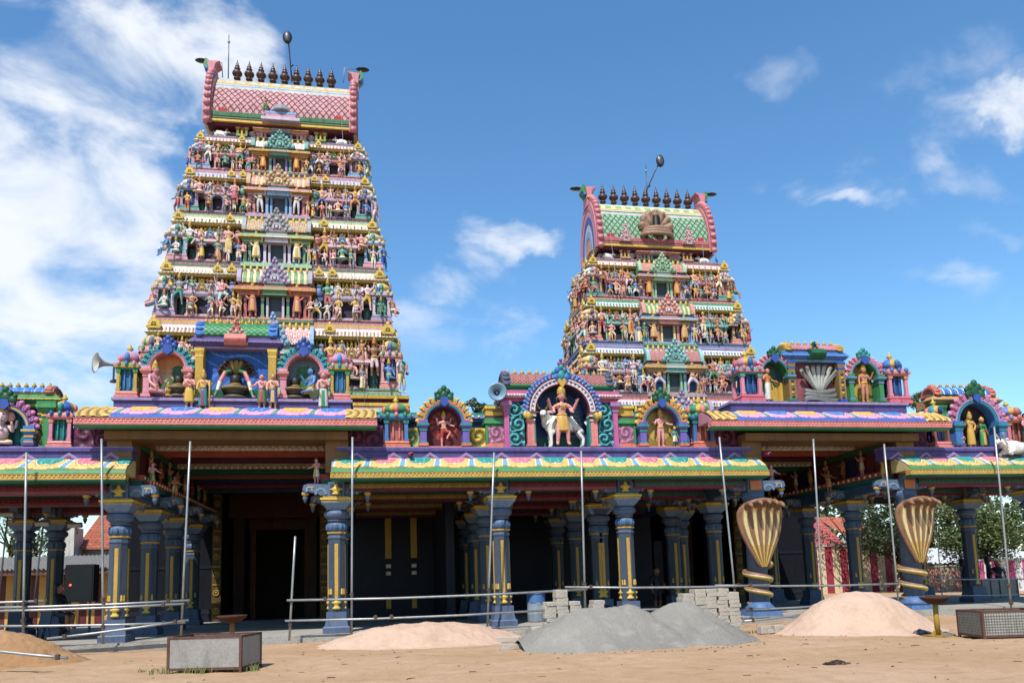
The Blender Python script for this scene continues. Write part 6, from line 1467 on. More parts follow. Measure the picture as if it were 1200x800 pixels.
o.lathe([(.4, .45), (.42, .5), (.3, .55), (.26, .6), (.26, 1.15), (.2, 1.28), (.05, 1.33)], 16, hx('1d1b1c')); oo = o.build('cobra_hood', rroof, (0, -1.5, fr[-1]+.55)); oo.scale = (.82, .82, .9)
for sx in (-1, 1):
    g = MB(); gavaksha(g, 0, 0, 0, .7, 1.0, K['palepink'], K['pink']); g.build('gable_ornament', rroof, (sx*1.72, -1.62, fr[-1]+.2))
# ---- lamps and rods on the roofs
def streetlamp(label, px0, py0, px1, py1, Y, hz):
    (x0, z0), (x1, z1) = at(px0, py0, Y), at(px1, py1, Y); r = thing('roof_lamp', label, 'lamp', (x0, Y, z0)); dx, dz = x1-x0, z1-z0
    p = MB(); p.tube([(0, 0, 0), (dx*.85, -.05, dz*.85), (dx, -.2, dz)], .035, 8, K['dkgrey']); p.tube([(dx*.4, -.02, dz*.4), (dx*.4+.12, -.02, dz*.4+.1)], .05, 6, K['black']); p.build('pole', r, mat='dark_metal')
    h = MB(); h.ball(dx+hz*.15, -.3, dz+.15, .24, .12, .36, K['black'], 12, 8); h.ball(dx+hz*.15, -.38, dz+.13, .16, .06, .26, K['dkgrey'], 10, 6); h.build('lamp_head', r, mat='dark_metal')
streetlamp('black lamp on a tall pole above the finials of the taller tower', 342, 96, 338.5, 52, 38.8, -.3)
streetlamp('black lamp on a leaning pole above the finials of the shorter tower', 752, 236, 770, 195, 38.6, .5)
def rod(label, px, py0, py1, Y):
    (x, z0), (_, z1) = at(px, py0, Y), at(px, py1, Y); b = MB(); b.tube([(0, 0, 0), (0, 0, z1-z0)], [.03, .02], 6, K['dkgrey']); b.ball(0, 0, z1-z0-.4, .07, .07, .09, K['grey'], 8, 6); tag(b.build('lightning_rod', None, (x, Y, z0), mat='dark_metal'), label, 'rod')
rod('thin lightning rod left of the finials on the taller tower', 267.5, 92, 41, 39.2); rod('thin pale rod behind the finials of the shorter tower', 759.5, 245, 193, 39.6)
def leaflamp(label, px, py, Y, sx):
    x, z = at(px, py, Y); r = thing('flood_lamp', label, 'lamp', (x, Y, z)); h = MB(); h.ball(0, 0, 0, .36, .22, .06, K['black'], 12, 6); h.build('lamp_head', r, mat='dark_metal')
    p = MB(); p.tube([(-sx*.3, 0, 0), (-sx*.95, .05, .03), (-sx*1.0, .05, -.8)], .025, 6, K['grey']); p.build('bracket_arm', r, mat='dark_metal')
leaflamp('flat black flood lamp over the left gable of the taller tower', 237, 71.5, 39.1, -1); leaflamp('flat black flood lamp over the right gable of the taller tower', 425, 82, 39.1, 1)
leaflamp('flat black flood lamp over the left gable of the shorter tower', 675, 221.5, 39.1, -1); leaflamp('flat black flood lamp over the right gable of the shorter tower', 833, 228, 39.1, 1)
def cable(label, pts, Y0, Y1):
    n = len(pts); P = []
    for i, (px, py) in enumerate(pts): Y = lerp(Y0, Y1, i/(n-1)); x, z = at(px, py, Y); P.append(Vector((x, Y, z)))
    o = P[0].copy(); m = MB(); m.tube([p-o for p in P], .009, 5, K['grey']); tag(m.build('cable', None, tuple(o), mat='dark_metal'), label, 'cable')
cable('thin pale cable hanging down the right half of the taller tower', [(400, 135), (404, 200), (407, 260), (411, 310), (417, 380), (425, 440), (428, 478)], 36.2, 33.6)
cable('thin pale cable hanging in the left half of the taller tower', [(262, 235), (258, 285), (254, 330), (240, 350)], 35.4, 34.1)
cable('thin pale cable hanging down the left half of the shorter tower', [(715, 272), (722, 330), (733, 390), (742, 430), (751, 470)], 36.0, 33.9)
cable('thin pale cable hanging down the right half of the shorter tower', [(823, 285), (829, 350), (834, 420), (840, 478)], 36.0, 33.7)
# ------------------------------------------------------------------ heaps in the forecourt
def heap(label, cx, cy, rx, ry, fn, mat, rz=0, n=70, name='sand_heap', cat='heap'):
    m = MB(); s = 2*n
    def pos(u, v):
        x, y = (2*u-1), (2*v-1); z = fn(x, y); return (x*rx, y*ry, z-.04)
    m.grid(pos, s, n, K['tan']); return tag(m.build(name, None, (cx, cy, 0), rz, mat=mat), label, cat)
def nse(x, y, f, s=0): return mnoise.noise(Vector((x*f, y*f, s)))
def fall(d): return max(0, 1-d)
x0, y0 = gnd(745, 768)
gz1, gz2 = at(690, 714, 17.1)[1], at(803, 711, 17.1)[1]; gx1, gx2 = X_(690, 17.1, 714), X_(803, 17.1, 711)
gcx = (gx1+gx2)/2; gcy = 16.9
def gravel(x, y):
    X, Y = x*2.75+gcx, y*1.9+gcy
    def cone(px, py, h, r): 
        d = math.hypot((X-px), (Y-py)*1.15)/r; return h*max(0, 1-d**1.15)
    def ridge(xa, xb, py, h, r):
        q = max(min(X, xb), xa); d = math.sqrt((X-q)**2+((Y-py)*1.15)**2+.012)/r; return h*max(0, 1.04-d**1.1)
    wob = .10*nse(X, Y, .9)+.05*nse(X, Y, 2.3)
    a = ridge(gx1-.15, gx1+.95, gcy+.28+wob, gz1+.05, 1.75); b = ridge(gx2-.25, gx2+.05, gcy+.3-wob, gz2+.08, 1.65); c = cone((gx1+gx2)/2, gcy+.15, .60, 1.7)
    h = max(a, b, c)*1.06; k = min(1, h*4)
    h2 = h+k*(.07*nse(X, Y, 1.3)+.05*nse(X, Y, 2.2)+.035*abs(nse(X*1.5, Y*.6, 3.1, 4))+.02*nse(X, Y, 6))+.012*nse(X, Y, 17)
    return h2*(1 if h > 0 else .3)
heap('grey stone dust heap with two low peaks in front of the paving blocks', gcx, gcy, 2.75, 1.9, gravel, 'stone_dust', name='gravel_heap')
def mound(h, sx=1, pw=1.5, seed=0, lean=0):
    def f(x, y):
        d = math.hypot(x-lean*.2, y); k = max(0, 1-d**pw); k = k*k*(3-2*k)
        return h*k+(.05*nse(x*3*sx, y*3, 1.3, seed)+.025*nse(x*3*sx, y*3, 4, seed)+.012*nse(x*9, y*9, 3, seed))*min(1, k*5)
    return f
heap('low pale pink sand heap against the plinth before the dark hall bay', X_(497, 20.6, 740), 20.7, 3.1, 1.9, mound(.52, 2, 1.6, 3), 'pink_sand')
heap('rounded pale sand heap in front of the striped wall, left of the pedestal bowl', X_(1008, 18.0, 720), 18.1, 2.3, 1.9, mound(1.0, 1.5, 1.3, 8), 'pink_sand')
heap('orange-brown sand heap at the left edge with a pipe lying on it', X_(-8, 19.4, 745), 19.4, 2.3, 1.5, mound(.78, 1.5, 1.2, 5), 'orange_sand')
# ------------------------------------------------------------------ stacked paving blocks
pv = MB(); pv.frus(-.148, .148, -.098, .098, .003, -.148, .148, -.098, .098, .088, K['tan']); pv.frus(-.148, .148, -.098, .098, .0885, -.138, .138, -.088, .088, .096, K['tan'])
PAVE = pv.mesh('paving_block', 'paver')
RP = random.Random(3)
def pave(x, y, z, rz, label, group):
    o = link('paving_block', PAVE, None, (x, y, z), rz+RP.uniform(-.05, .05)); tag(o, label, 'paving block', group)
    o.rotation_euler.x = RP.uniform(-.012, .012); k = RP.uniform(.94, 1.0); o.scale = (k, k, 1)
GL, GR = 'paving blocks in the broken left stack', 'paving blocks in the tall right stack'
LL, LR = 'pale grey paving block in the uneven stack between blue barrel and gravel heap', 'pale grey paving block in the tall squared stack beside the left cobra pillar'
def stack(px0, px1, Y, heights, label, group, rz, deep=2):
    xa = X_(px0, Y, 720); w = .305
    for i, h in enumerate(heights):
        for k in range(h):
            for d in range(deep):
                if d > 0 and k < h-3: continue
                if RP.random() < .06 and k == h-1: continue
                pave(xa+w*(i+.5)+RP.uniform(-.03, .03), Y+d*.21+rz*(i)*.1+RP.uniform(-.012, .012), ground_z(xa, Y)+k*.097, 0, label, group)
xs_, ys_ = 0, 18.9
stack(638, 705, 19.0, [10, 13, 10, 8, 10], LL, GL, .0)
stack(800, 872, 18.8, [11, 12, 12, 12, 11], LR, GR, .0)
for px, k in ((786, 5), (772, 5)): 
    for q in range(k+1): pave(X_(px, 19.1, 720), 19.1, q*.097, 0, LR, GR)
for i, (dx, k) in enumerate([(0, 2), (.31, 1), (.62, 2)]):
    for q in range(k): pave(X_(895, 18.6, 735)+dx*.6, 18.6, .0+q*.097, .1, 'pale grey paving block in the small low pile below the left cobra pillar', 'paving blocks in the small low pile')
# broken slabs left of the gravel
for i, (px, py, w, d, rz, tz) in enumerate([(606, 745, .5, .18, .5, .05), (596, 752, .6, .14, -.35, .03), (622, 753, .45, .3, .1, .12), (632, 741, .5, .22, -.2, .1), (600, 760, .55, .2, .15, .02), (640, 749, .35, .22, .6, .08)]):
    x, y = gnd(px, py); m = MB(); m.frus(-w/2, w/2, -d/2, d/2, 0, -w/2+.02, w/2-.03, -d/2+.01, d/2-.02, .11, K['tan']); o = m.build('broken_slab', None, (x, y, tz-.02), rz, mat='paver'); tag(o, 'broken concrete slab lying at the left foot of the gravel heap', 'slab', 'broken slabs by the gravel'); o.rotation_euler.x = RP.uniform(-.15, .15)
# ------------------------------------------------------------------ blue barrel
x, y = 5.12, 24.45; r = thing('barrel', 'blue plastic barrel, pale with cement below, beside the paving blocks', 'barrel', (x, y, FL)); b = MB(); BL, PB = hx('3d6496'), hx('8f9aa3')
b.lathe([(.27, 0), (.285, .04), (.29, .25), (.30, .28), (.29, .31), (.295, .58), (.305, .61), (.295, .64), (.29, .84), (.27, .88), (.25, .885)], 28, BL, stripe=lambda i, j: PB if j < 5+(1 if math.sin(i*1.3) > .2 else 0) else BL); b.build('body', r)
b = MB(); b.lathe([(.285, .86), (.3, .865), (.3, .90), (.28, .905)], 28, shade(BL, 1.2)); b.build('rim', r)
# ------------------------------------------------------------------ steel framed boxes
def steelbox(label, x, y, rz, w, d, h, mesh=False):
    r = thing('steel_box', label, 'box', (x, y, .0), rz); F = hx('66463a'); f = MB(); t = .024
    for sx in (0, w):
        for sy in (0, d): f.box(sx-t, sx+t, sy-t, sy+t, -.03, h+.02, F)
    for z in (.07, h):
        for sy in (0, d): f.box(t+.002, w-t-.002, sy-t, sy+t, z-t*.8, z+t*.8, F)
        for sx in (0, w): f.box(sx-t, sx+t, t+.002, d-t-.002, z-t*.8, z+t*.8, F)
    f.build('frame', r, mat='rough_surface')
    S = hx('98928a') if not mesh else hx('a8a39a')
    def sheet(nm, x0, x1, y0, y1):
        m = MB(); m.box(x0, x1, y0, y1, .095, h-.025, S)
        if mesh:
            if x1-x0 > y1-y0:
                for i in range(int((x1-x0)/.055)): m.box(x0+.055*(i+.5), x0+.055*(i+.5)+.01, y0-.008, y0-.001, .1, h-.03, hx('6f6a62'))
                for i in range(int((h-.12)/.055)): m.box(x0, x1, y0-.012, y0-.009, .1+.055*i, .11+.055*i, hx('6f6a62'))
            else:
                for i in range(int((y1-y0)/.055)): m.box(x0-.008, x0-.001, y0+.055*(i+.5), y0+.055*(i+.5)+.01, .1, h-.03, hx('6f6a62'))
                for i in range(int((h-.12)/.055)): m.box(x0-.012, x0-.009, y0, y1, .1+.055*i, .11+.055*i, hx('6f6a62'))
        m.build('sheet_panel', r, mat='painted_plaster')
    sheet('front', t+.003, w-t-.003, -.012, .012); sheet('back', t+.003, w-t-.003, d-.012, d+.012); sheet('l', -.012, .012, t+.003, d-t-.003); sheet('r', w-.012, w+.012, t+.003, d-t-.003)
    m = MB(); m.box(.03, w-.03, .03, d-.03, .1, .13, K['dkbrown']); m.build('floor', r, mat='rough_surface')
    return r
hb = at(196, 747, 15.7)[1]
steelbox('open white sheet steel box with rusty frame on the sand at the left', *gnd(197, 789), -.235, 1.36, .95, hb+.0)
hb2 = at(1154, 716, 14.5)[1]
steelbox('open mesh-sided steel box with rusty frame at the right edge, beside the pedestal bowl', *gnd(1154, 750), -.225, 1.36, .98, hb2, True)
# ------------------------------------------------------------------ fire bowls on posts
def bowl(label, px, Y, pyb, pyt, rad, yc):
    x = X_(px, Y, 720); zt = at(px, pyt, Y)[1]; r = thing('pedestal_bowl', label, 'bowl', (x, Y, 0)); c = MB(); B = hx('4f3328')
    c.lathe([(.05, zt-.16), (rad*.55, zt-.13), (rad*.93, zt-.045), (rad*1.02, zt), (rad*.98, zt+.01), (rad*.9, zt-.02), (rad*.5, zt-.09), (.05, zt-.11)], 28, B); c.build('dish', r, mat='rough_surface')
    p = MB(); p.lathe([(.06, 0), (.055, zt-.155)], 14, yc); p.build('post', r, mat='rough_surface')
    q = MB(); q.box(-.22, .22, -.22, .22, -.02, .015, yc); [q.prism_y([(s*.06, .016), (s*.2, .016), (s*.06, .14)], -.01, .01, yc) for s in (-1, 1)]; q.build('base_plate', r, mat='rough_surface')
bowl('brown dish on a mustard yellow post standing between sand heap and mesh box', 1097, 15.8, 745, 699, .31, hx('a5842a'))
bowl('brown dish on an orange post standing behind the white steel box', 272, 18.3, 740, 721, .32, hx('9c6a2c'))
# ------------------------------------------------------------------ scaffold pipes
ST = hx('a8aaa9')
def pipe(label, p0, p1, Y0, Y1, rad=.03, clamps=(), c=ST, cat='pipe'):
    (xa, za), (xb, zb_) = at(*p0, Y0), at(*p1, Y1); r = thing('scaffold_pipe', label, cat, (xa, Y0, za)); d = Vector((xb-xa, Y1-Y0, zb_-za)); b = MB()
    s = Vector((0, 0, 0)); b.tube([s, d*.33+Vector((0, 0, -.006*d.length if abs(d.z) < d.length*.5 else 0)), d*.66+Vector((0, 0, -.006*d.length if abs(d.z) < d.length*.5 else 0)), d], rad, 10, c); b.build('tube', r, mat='galvanised_steel')
    if not clamps and rad > .025: clamps = (.12, .9) if abs(zb_-za) < 1 else (.84, .93)
    for k in clamps:
        q = MB(); p = d*k; q.ball(p.x, p.y, p.z, .06, .06, .06, hx('6f5a4c'), 8, 5); q.bc(p.x, p.y-.03, p.z, .07, .07, .11, hx('5a4a40')); q.build('clamp', r, mat='rough_surface')
YP = 22.0
pipe('upright steel pipe in front of the left wing, far left edge', (31, 530), (27, 742), 21.75, 21.75)
pipe('upright steel pipe left of the first blue pillar of the left porch', (119, 514), (121, 754), YP-.15, YP-.15, clamps=(.79, .92))
pipe('upright steel pipe right of the first pillars inside the left porch opening', (223, 517), (212, 746), YP, YP, clamps=(.82, .93))
pipe('short upright steel pipe standing alone in the left porch opening', (346, 628), (339, 750), YP-.2, YP-.2, clamps=(.63, .85))
pipe('upright steel pipe close beside the pillar under the left end of the long eave', (413, 512), (412, 744), YP-.15, YP-.15, clamps=(.8,))
pipe('leaning steel pipe in front of the pillar behind the pink sand heap', (579, 530), (571, 738), 21.8, YP-.1, clamps=(.78,))
pipe('upright steel pipe rising behind the left paving block stack', (681, 528), (686, 722), 21.8, 21.9, clamps=(.81,))
pipe('leaning steel pipe rising behind the tall right paving block stack', (843, 512), (864, 722), 21.85, 21.9)
pipe('leaning steel pipe in the middle of the cobra porch opening', (953, 514), (965, 722), YP, YP, clamps=(.83,))
pipe('leaning steel pipe just left of the right cobra hood', (1036, 520), (1054, 718), YP, YP, clamps=(.83,))
pipe('upright steel pipe in front of the leafy tree and grey water tank', (1165, 500), (1186, 722), 21.7, 21.7)
pipe('long level steel pipe, upper of the pair crossing the left wing', (-40, 712), (222, 703), YP-.21, YP-.07)
pipe('level steel pipe just above the pair at the far left edge', (-40, 706), (52, 703.5), YP-.14, YP-.14)
pipe('long level steel pipe, lower of the pair crossing the left wing', (-40, 716), (216, 707), YP-.27, YP-.14)
pipe('knee-high level steel pipe crossing the left wing and first pillar', (-40, 733), (217, 729), YP-.22, YP-.07)
pipe('sloping steel brace rising to the right across the first blue pillar base', (55, 748), (221, 726), 21.3, YP-.15)
pipe('long sloping steel rail, upper one from the left porch to the left paving blocks', (336, 703), (688, 690), YP-.27, YP-.22)
pipe('long sloping steel rail, lower one from the left porch to the blue barrel', (334, 727), (642, 714.5), YP-.27, YP-.2, clamps=(.33, .39))
pipe('level steel rail running behind the gravel heap between the block stacks', (662, 687.5), (902, 685), 21.65, 21.7)
pipe('short low steel rail seen between the two paving block stacks', (660, 714), (800, 712.5), 21.95, 21.95)
pipe('level steel rail crossing both cobra pillars', (838, 685.5), (1054, 683.5), 21.8, 21.82)
pipe('low steel rail at the foot of the left cobra pillar', (868, 714), (962, 709.5), 22.15, 22.1)
pipe('lower sloping steel rail touching the sand right of the left cobra pillar', (872, 727.5), (950, 718), 21.2, 21.9)
pipe('steel rail in the shade of the right wing, above the pedestal bowl', (1062, 677), (1200, 678), 25.2, 25.2, .022)
pipe('steel rail in the shade of the right wing, at dish height', (1080, 697), (1200, 696), 25.1, 25.1, .022)
pipe('thin upright steel post in the shade behind the pedestal bowl', (1097, 612), (1104, 698), 25.3, 25.3, .02)
pipe('loose steel pipe lying across the orange sand heap', (-30, 759), (79, 770.5), 17.6, 17.25, .03)
# ------------------------------------------------------------------ small litter of the forecourt
RD = random.Random(5)
def clump(label, px, py, n, s, cols, name='rubbish_clump', cat='rubbish'):
    x, y = gnd(px, py); m = MB()
    m.ball(0, 0, .0, s*1.0, s*.6, s*.45, cols[0], 12, 6)
    for i in range(n):
        a, q = RD.uniform(0, 2*PI), s*math.sqrt(RD.random())*1.1; X, Y, Zz = q*math.cos(a)*1.2, q*math.sin(a)*.7, max(.01, s*.42*(1-q/s)*RD.uniform(.6, 1.2)); k = s*RD.uniform(.1, .28)
        m.ball(X, Y, Zz, k*RD.uniform(.7, 1.5), k, k*RD.uniform(.4, .8), RD.choice(cols), 7, 4)
    return tag(m.build(name, None, (x, y, 0), mat='rough_surface'), label, cat)
clump('dark dried clump of leaves lying alone on the open sand', 981, 778, 60, .16, [hx('3d2f28'), hx('4f4038'), hx('2c2420'), hx('6a5a4c')])
clump('crumpled grey and brown cloth heap at the foot of the yellow bowl post', 1078, 742, 40, .2, [hx('6a5a58'), hx('7d7a80'), hx('4f3a38'), hx('8a8a90')])
clump('crumpled grey cloth lying right of the yellow bowl post', 1108, 744, 30, .17, [hx('6f6a70'), hx('54484a'), hx('86807c')])
clump('small rusty scrap lump beside the corner of the white steel box', 300, 781, 25, .08, [hx('5a3524'), hx('7a4a34')])
li = MB()
for i in range(420):
    X, Y = RD.uniform(-7, 16), 22.2-RD.random()**.75*12.5; s = RD.choice([.008, .012, .016, .022])*RD.uniform(.7, 1.5)
    if RD.random() < .3: X, Y = RD.gauss(RD.choice([3.5, 8, 11, -1]), 1.2), RD.gauss(RD.choice([16, 18, 14]), .8)
    c = RD.choice([hx('4a382a'), hx('5f4a38'), hx('7a6a58'), hx('33291f'), hx('8f8478')])
    if RD.random() < .45: li.M = Matrix.Translation((X, Y, ground_z(X, Y)+.008)) @ Matrix.Rotation(RD.uniform(0, 6), 4, 'Z'); li.tube([(0, 0, 0), (s*2.5, .3*s, .005), (s*5, 0, 0)], s*.22, 4, c, smooth=False); li.M = None
    else: li.ball(X, Y, ground_z(X, Y)+s*.2, s, s*.8, s*.5, c, 5, 3)
for i in range(420):
    a = RD.uniform(0, 2*PI); q = 1+abs(RD.gauss(0, .10)); cx_, cy_, rx_, ry_, cs_ = RD.choice([(gcx, gcy, 2.3, 1.55, ['7d7973', '9a958d', '605c57']), (gcx, gcy, 2.3, 1.55, ['8a867f', '6a665f']), (X_(1008, 18.0, 720), 18.1, 1.9, 1.55, ['a58a70', '8f7660'])])
    X, Y = cx_+rx_*q*math.cos(a), cy_+ry_*q*math.sin(a); s_ = RD.uniform(.008, .028); li.ball(X, Y, ground_z(X, Y)+s_*.25, s_, s_*.85, s_*.6, hx(RD.choice(cs_)), 5, 3)
o = li.build('ground_litter', mat='rough_surface'); tag(o, 'scattered twigs, pebbles and dry leaves over the sandy forecourt', 'litter', kind='stuff')
def weed(label, px, py, n, h, group):
    x, y = gnd(px, py); m = MB()
    for i in range(n):
        a = RD.uniform(0, 2*PI); q = RD.random()**.5*.28; L = h*RD.uniform(.4, 1); bx, by = q*math.cos(a)*1.6, q*math.sin(a)*.5; tx, ty = bx+RD.uniform(-.5, .5)*L, by+RD.uniform(-.4, .4)*L; c = RD.choice([hx('5f6b32'), hx('6f7338'), hx('4f5f2c'), hx('8a7f48')]); w = .008
        m.add([(bx-w, by, -.01), (bx+w, by, -.01), (lerp(bx, tx, .6)+w*.7, lerp(by, ty, .6), L*.65), (lerp(bx, tx, .6)-w*.7, lerp(by, ty, .6), L*.65), (tx, ty, L*.9)], [(0, 1, 2, 3), (3, 2, 4)], c)
    tag(m.build('weed_tuft', None, (x, y, 0), mat='leaf'), label, 'weeds', group)
for lab, px, py, n, h in [('thin weeds at the left front corner of the white steel box', 200, 789, 40, .14), ('thin weeds under the middle of the white steel box', 235, 788, 60, .18), ('thin weeds at the right front corner of the white steel box', 275, 786, 60, .2), ('low weeds at the plinth edge by the short upright pipe', 352, 748, 110, .12), ('low weeds right of the short upright pipe', 372, 746, 90, .1), ('low weeds at the foot of the tall paving block stack', 880, 741, 80, .1), ('sparse weeds at the left edge of the forecourt', 190, 786, 40, .1)]: weed(lab, px, py, n, h, 'weeds on the sand')
# ------------------------------------------------------------------ behind the left wing
def tile_roof(m, x0, x1, y0, y1, z0, z1, c, rows=14):
    """one sloping roof plane with courses of round tiles facing -Y"""
    n = int((x1-x0)/.22)
    for i in range(n):
        xa = x0+(x1-x0)*i/n; xb = x0+(x1-x0)*(i+1)/n; xm = (xa+xb)/2
        for k in range(rows):
            ya, yb = lerp(y0, y1, k/rows), lerp(y0, y1, (k+1)/rows); za, zb2 = lerp(z0, z1, k/rows), lerp(z0, z1, (k+1)/rows)
            col = shade(c, RD.uniform(.8, 1.12)); m.add([(xa, ya, za+.04), (xm, ya-.02, za+.10), (xb, ya, za+.04), (xb, yb, zb2), (xm, yb, zb2+.06), (xa, yb, zb2), (xa, ya, za-.03), (xb, ya, za-.03)], [(0, 1, 4, 5), (1, 2, 3, 4), (6, 7, 2, 1, 0)], col)
YH = 44.0
hxl, hxr = X_(72, YH, 630), X_(180, YH, 630)
h1 = thing('house', 'white-walled house with orange tiled roof behind the left wing', 'house', (hxl, YH, 0))
zw = at(100, 640, YH)[1]; m = MB(); m.box(0, hxr-hxl, 0, 6, 0, zw-.1, hx('b9b5ac')); m.build('wall', h1)
m = MB(); zt_ = at(118, 606, YH+3)[1]; xo = X_(92, YH, 640)-hxl; tile_roof(m, xo, hxr-hxl+.4, -.5, 3.2, zw-.15, zt_+.2, hx('b5664a')); m.box(xo+.05, hxr-hxl+.4, 3.2, 6.4, zw-.1, zw+.02, hx('8a4f3a')); m.build('roof', h1)
m = MB(); xa = X_(72, YH-.3, 640)-hxl; xb = X_(95, YH-.3, 640)-hxl; m.box(xa, xb, -1.3, -.02, 0, at(85, 618, YH-1)[1], hx('c9c4ba')); m.build('annexe', h1)
YS = 39.0; sx0, sx1 = X_(-60, YS, 660), X_(150, YS, 660)
s1 = thing('shed', 'long shed with grey corrugated roof over yellow and maroon striped wall', 'shed', (sx0, YS, 0))
zs1, zs0 = at(70, 651, YS+1.2)[1], at(70, 666, YS-1.2)[1]; m = MB()
m.grid(lambda u, v: (u*(sx1-sx0), lerp(-1.3, 1.5, v), lerp(zs0, zs1, v)+.04*math.sin(u*260)), 300, 3, hx('8f8b86')); m.build('corrugated_roof', s1)
m = MB(); n = 22
for i in range(n): m.box((sx1-sx0)*i/n, (sx1-sx0)*(i+1)/n, 0, .2, 0, zs0+.3, hx('c79a4a') if i % 2 else hx('5f2a2c'))
m.build('striped_wall', s1)
m = MB(); m.box(-2, sx1-sx0, -1.2, -1.1, zs0-.25, zs0-.02, hx('6a4a3a')); [m.box(i*2.4, i*2.4+.12, -1.2, -1.08, 0, zs0-.25, hx('5a4a44')) for i in range(5)]; m.build('porch_post', s1)
# speaker cabinet, lamps, chairs and people in the left wing
x, z = at(92, 705, 27); sp = thing('speaker_cabinet', 'tall black loudspeaker cabinet with a red light in the left wing', 'loudspeaker', (x, 27, FL)); zt_ = at(92, 661, 27)[1]-FL; zb_ = z-FL
m = MB(); m.box(-.42, .42, 0, .5, zb_, zt_, K['black']); m.box(-.38, .38, -.02, -.003, zb_+.05, zt_-.05, hx('1f1f22')); m.build('cabinet', sp, mat='dark_metal')
m = MB(); [m.box(s*.3-.03, s*.3+.03, .1, .16, 0, zb_, K['dkgrey']) for s in (-1, 1)]; m.build('stand', sp, mat='dark_metal')
rm, t_, b_ = nodemat('red_led'); b_.inputs['Emission Color'].default_value = (1, .08, .03, 1); b_.inputs['Emission Strength'].default_value = 3; b_.inputs['Base Color'].default_value = (.6, .05, .03, 1)
m = MB(); m.ball(-.25, -.03, (zb_+zt_)/2-.05, .035, .02, .035, K['red'], 8, 5); m.build('indicator_light', sp, mat='red_led')
def flood(label, px, py, px2_, py2_, Y):
    (x, z), (x2, z2) = at(px, py, Y), at(px2_, py2_, Y); r = thing('flood_light', label, 'lamp', (x, Y, z)); m = MB(); m.M = Matrix.Rotation(.5, 4, 'X'); m.box(-.2, .2, -.05, .05, -.07, .07, hx('8f8f8d')); m.box(-.18, .18, -.07, -.052, -.055, .055, hx('a9a9a6')); m.M = None
    for i in range(5): m.box(-.18+i*.08, -.15+i*.08, .05, .1, -.06, .08, K['grey'])
    m.build('lamp_head', r, mat='galvanised_steel'); m = MB(); m.tube([(0, .05, -.1), ((x2-x)*.5, .05, (z2-z)*.5), (x2-x, .05, z2-z)], .025, 8, K['grey']); m.build('pole', r, mat='galvanised_steel')
flood('silver flood light on a leaning pole at the far left edge', 8, 602, -2, 700, 25.2); flood('silver flood light on a leaning pole left of the inner pillars', 50, 613, 39, 706, 25.2); flood('white flood light fixed beside the second inner pillar', 88, 615, 90, 625, 25.6)
def chair(label, px, Y, rz, group='plastic chairs in the left wing'):
    r = thing('chair', label, 'chair', (X_(px, Y, 710), Y, FL), rz, group); BK = hx('1e1f24')
    m = MB(); m.frus(-.22, .22, -.22, .2, .40, -.24, .24, -.24, .22, .44, BK); m.build('seat', r, mat='dark_metal'); m = MB(); m.add([(-.22, .2, .45), (.22, .2, .45), (.2, .3, .86), (-.2, .3, .86), (-.22, .23, .45), (.22, .23, .45), (.2, .33, .86), (-.2, .33, .86)], [(0, 1, 2, 3), (5, 4, 7, 6), (3, 2, 6, 7), (1, 5, 6, 2), (4, 0, 3, 7)], BK); m.build('backrest', r, mat='dark_metal')
    for sx in (-1, 1):
        for sy in (-1, 1): m = MB(); m.tube([(sx*.2, sy*.18, .41), (sx*.24, sy*.24, 0)], .018, 6, BK); m.build('leg', r, mat='dark_metal')
chair('black plastic chair leftmost in the left wing', 20, 25.0, .4); chair('black plastic chair beside the seated person in dark clothes', 45, 24.8, -.5); chair('black plastic chair behind the rails near the first blue pillar', 62, 25.6, 2.0)
def person(label, px, Y, z, h, rz, shirt, trousers, skin='skinbrown', **k):
    b = statue_mb(parts=True, skin=skin, cloth=trousers, top=shirt, crown='hair', face=True, sub=2, trim=trousers, **k); r = thing('person', label, 'person', (X_(px, Y, 690), Y, z), rz)
    b[0].build('body', r).scale = (h, h, h); b[2].build('hair', r).scale = (h, h, h); return r
K['darkblue'] = hx('20283c'); K['charcoal'] = hx('26262a')
person('person in dark clothes sitting on a chair in the left wing', 70, 24.9, FL-.02, 1.62, 1.4, 'charcoal', 'darkblue', arm_r='rest', arm_l='rest', leg_r='sit', leg_l='sit')
person('person in dark clothes sitting with bowed back, nearest the striped stall at the right', 1161, 30.5, FL, 1.75, .8, 'charcoal', 'charcoal', arm_r='rest', arm_l='rest', leg_r='stand', leg_l='walk')
person('person in dark blue clothes standing right of the grey tank', 1172, 30.2, FL-.1, 1.65, -.9, 'darkblue', 'charcoal', arm_r='rest', arm_l='down')
person('person in dark clothes standing behind the right inner pillar', 1131, 31.0, FL, 1.68, 1.3, 'charcoal', 'darkblue', arm_r='rest', arm_l='rest', leg_r='walk', leg_l='stand')
person('person in shade standing inside the hall by the bright slot', 770, 27.5, FL, 1.62, .3, 'charcoal', 'charcoal', arm_r='down', arm_l='rest')
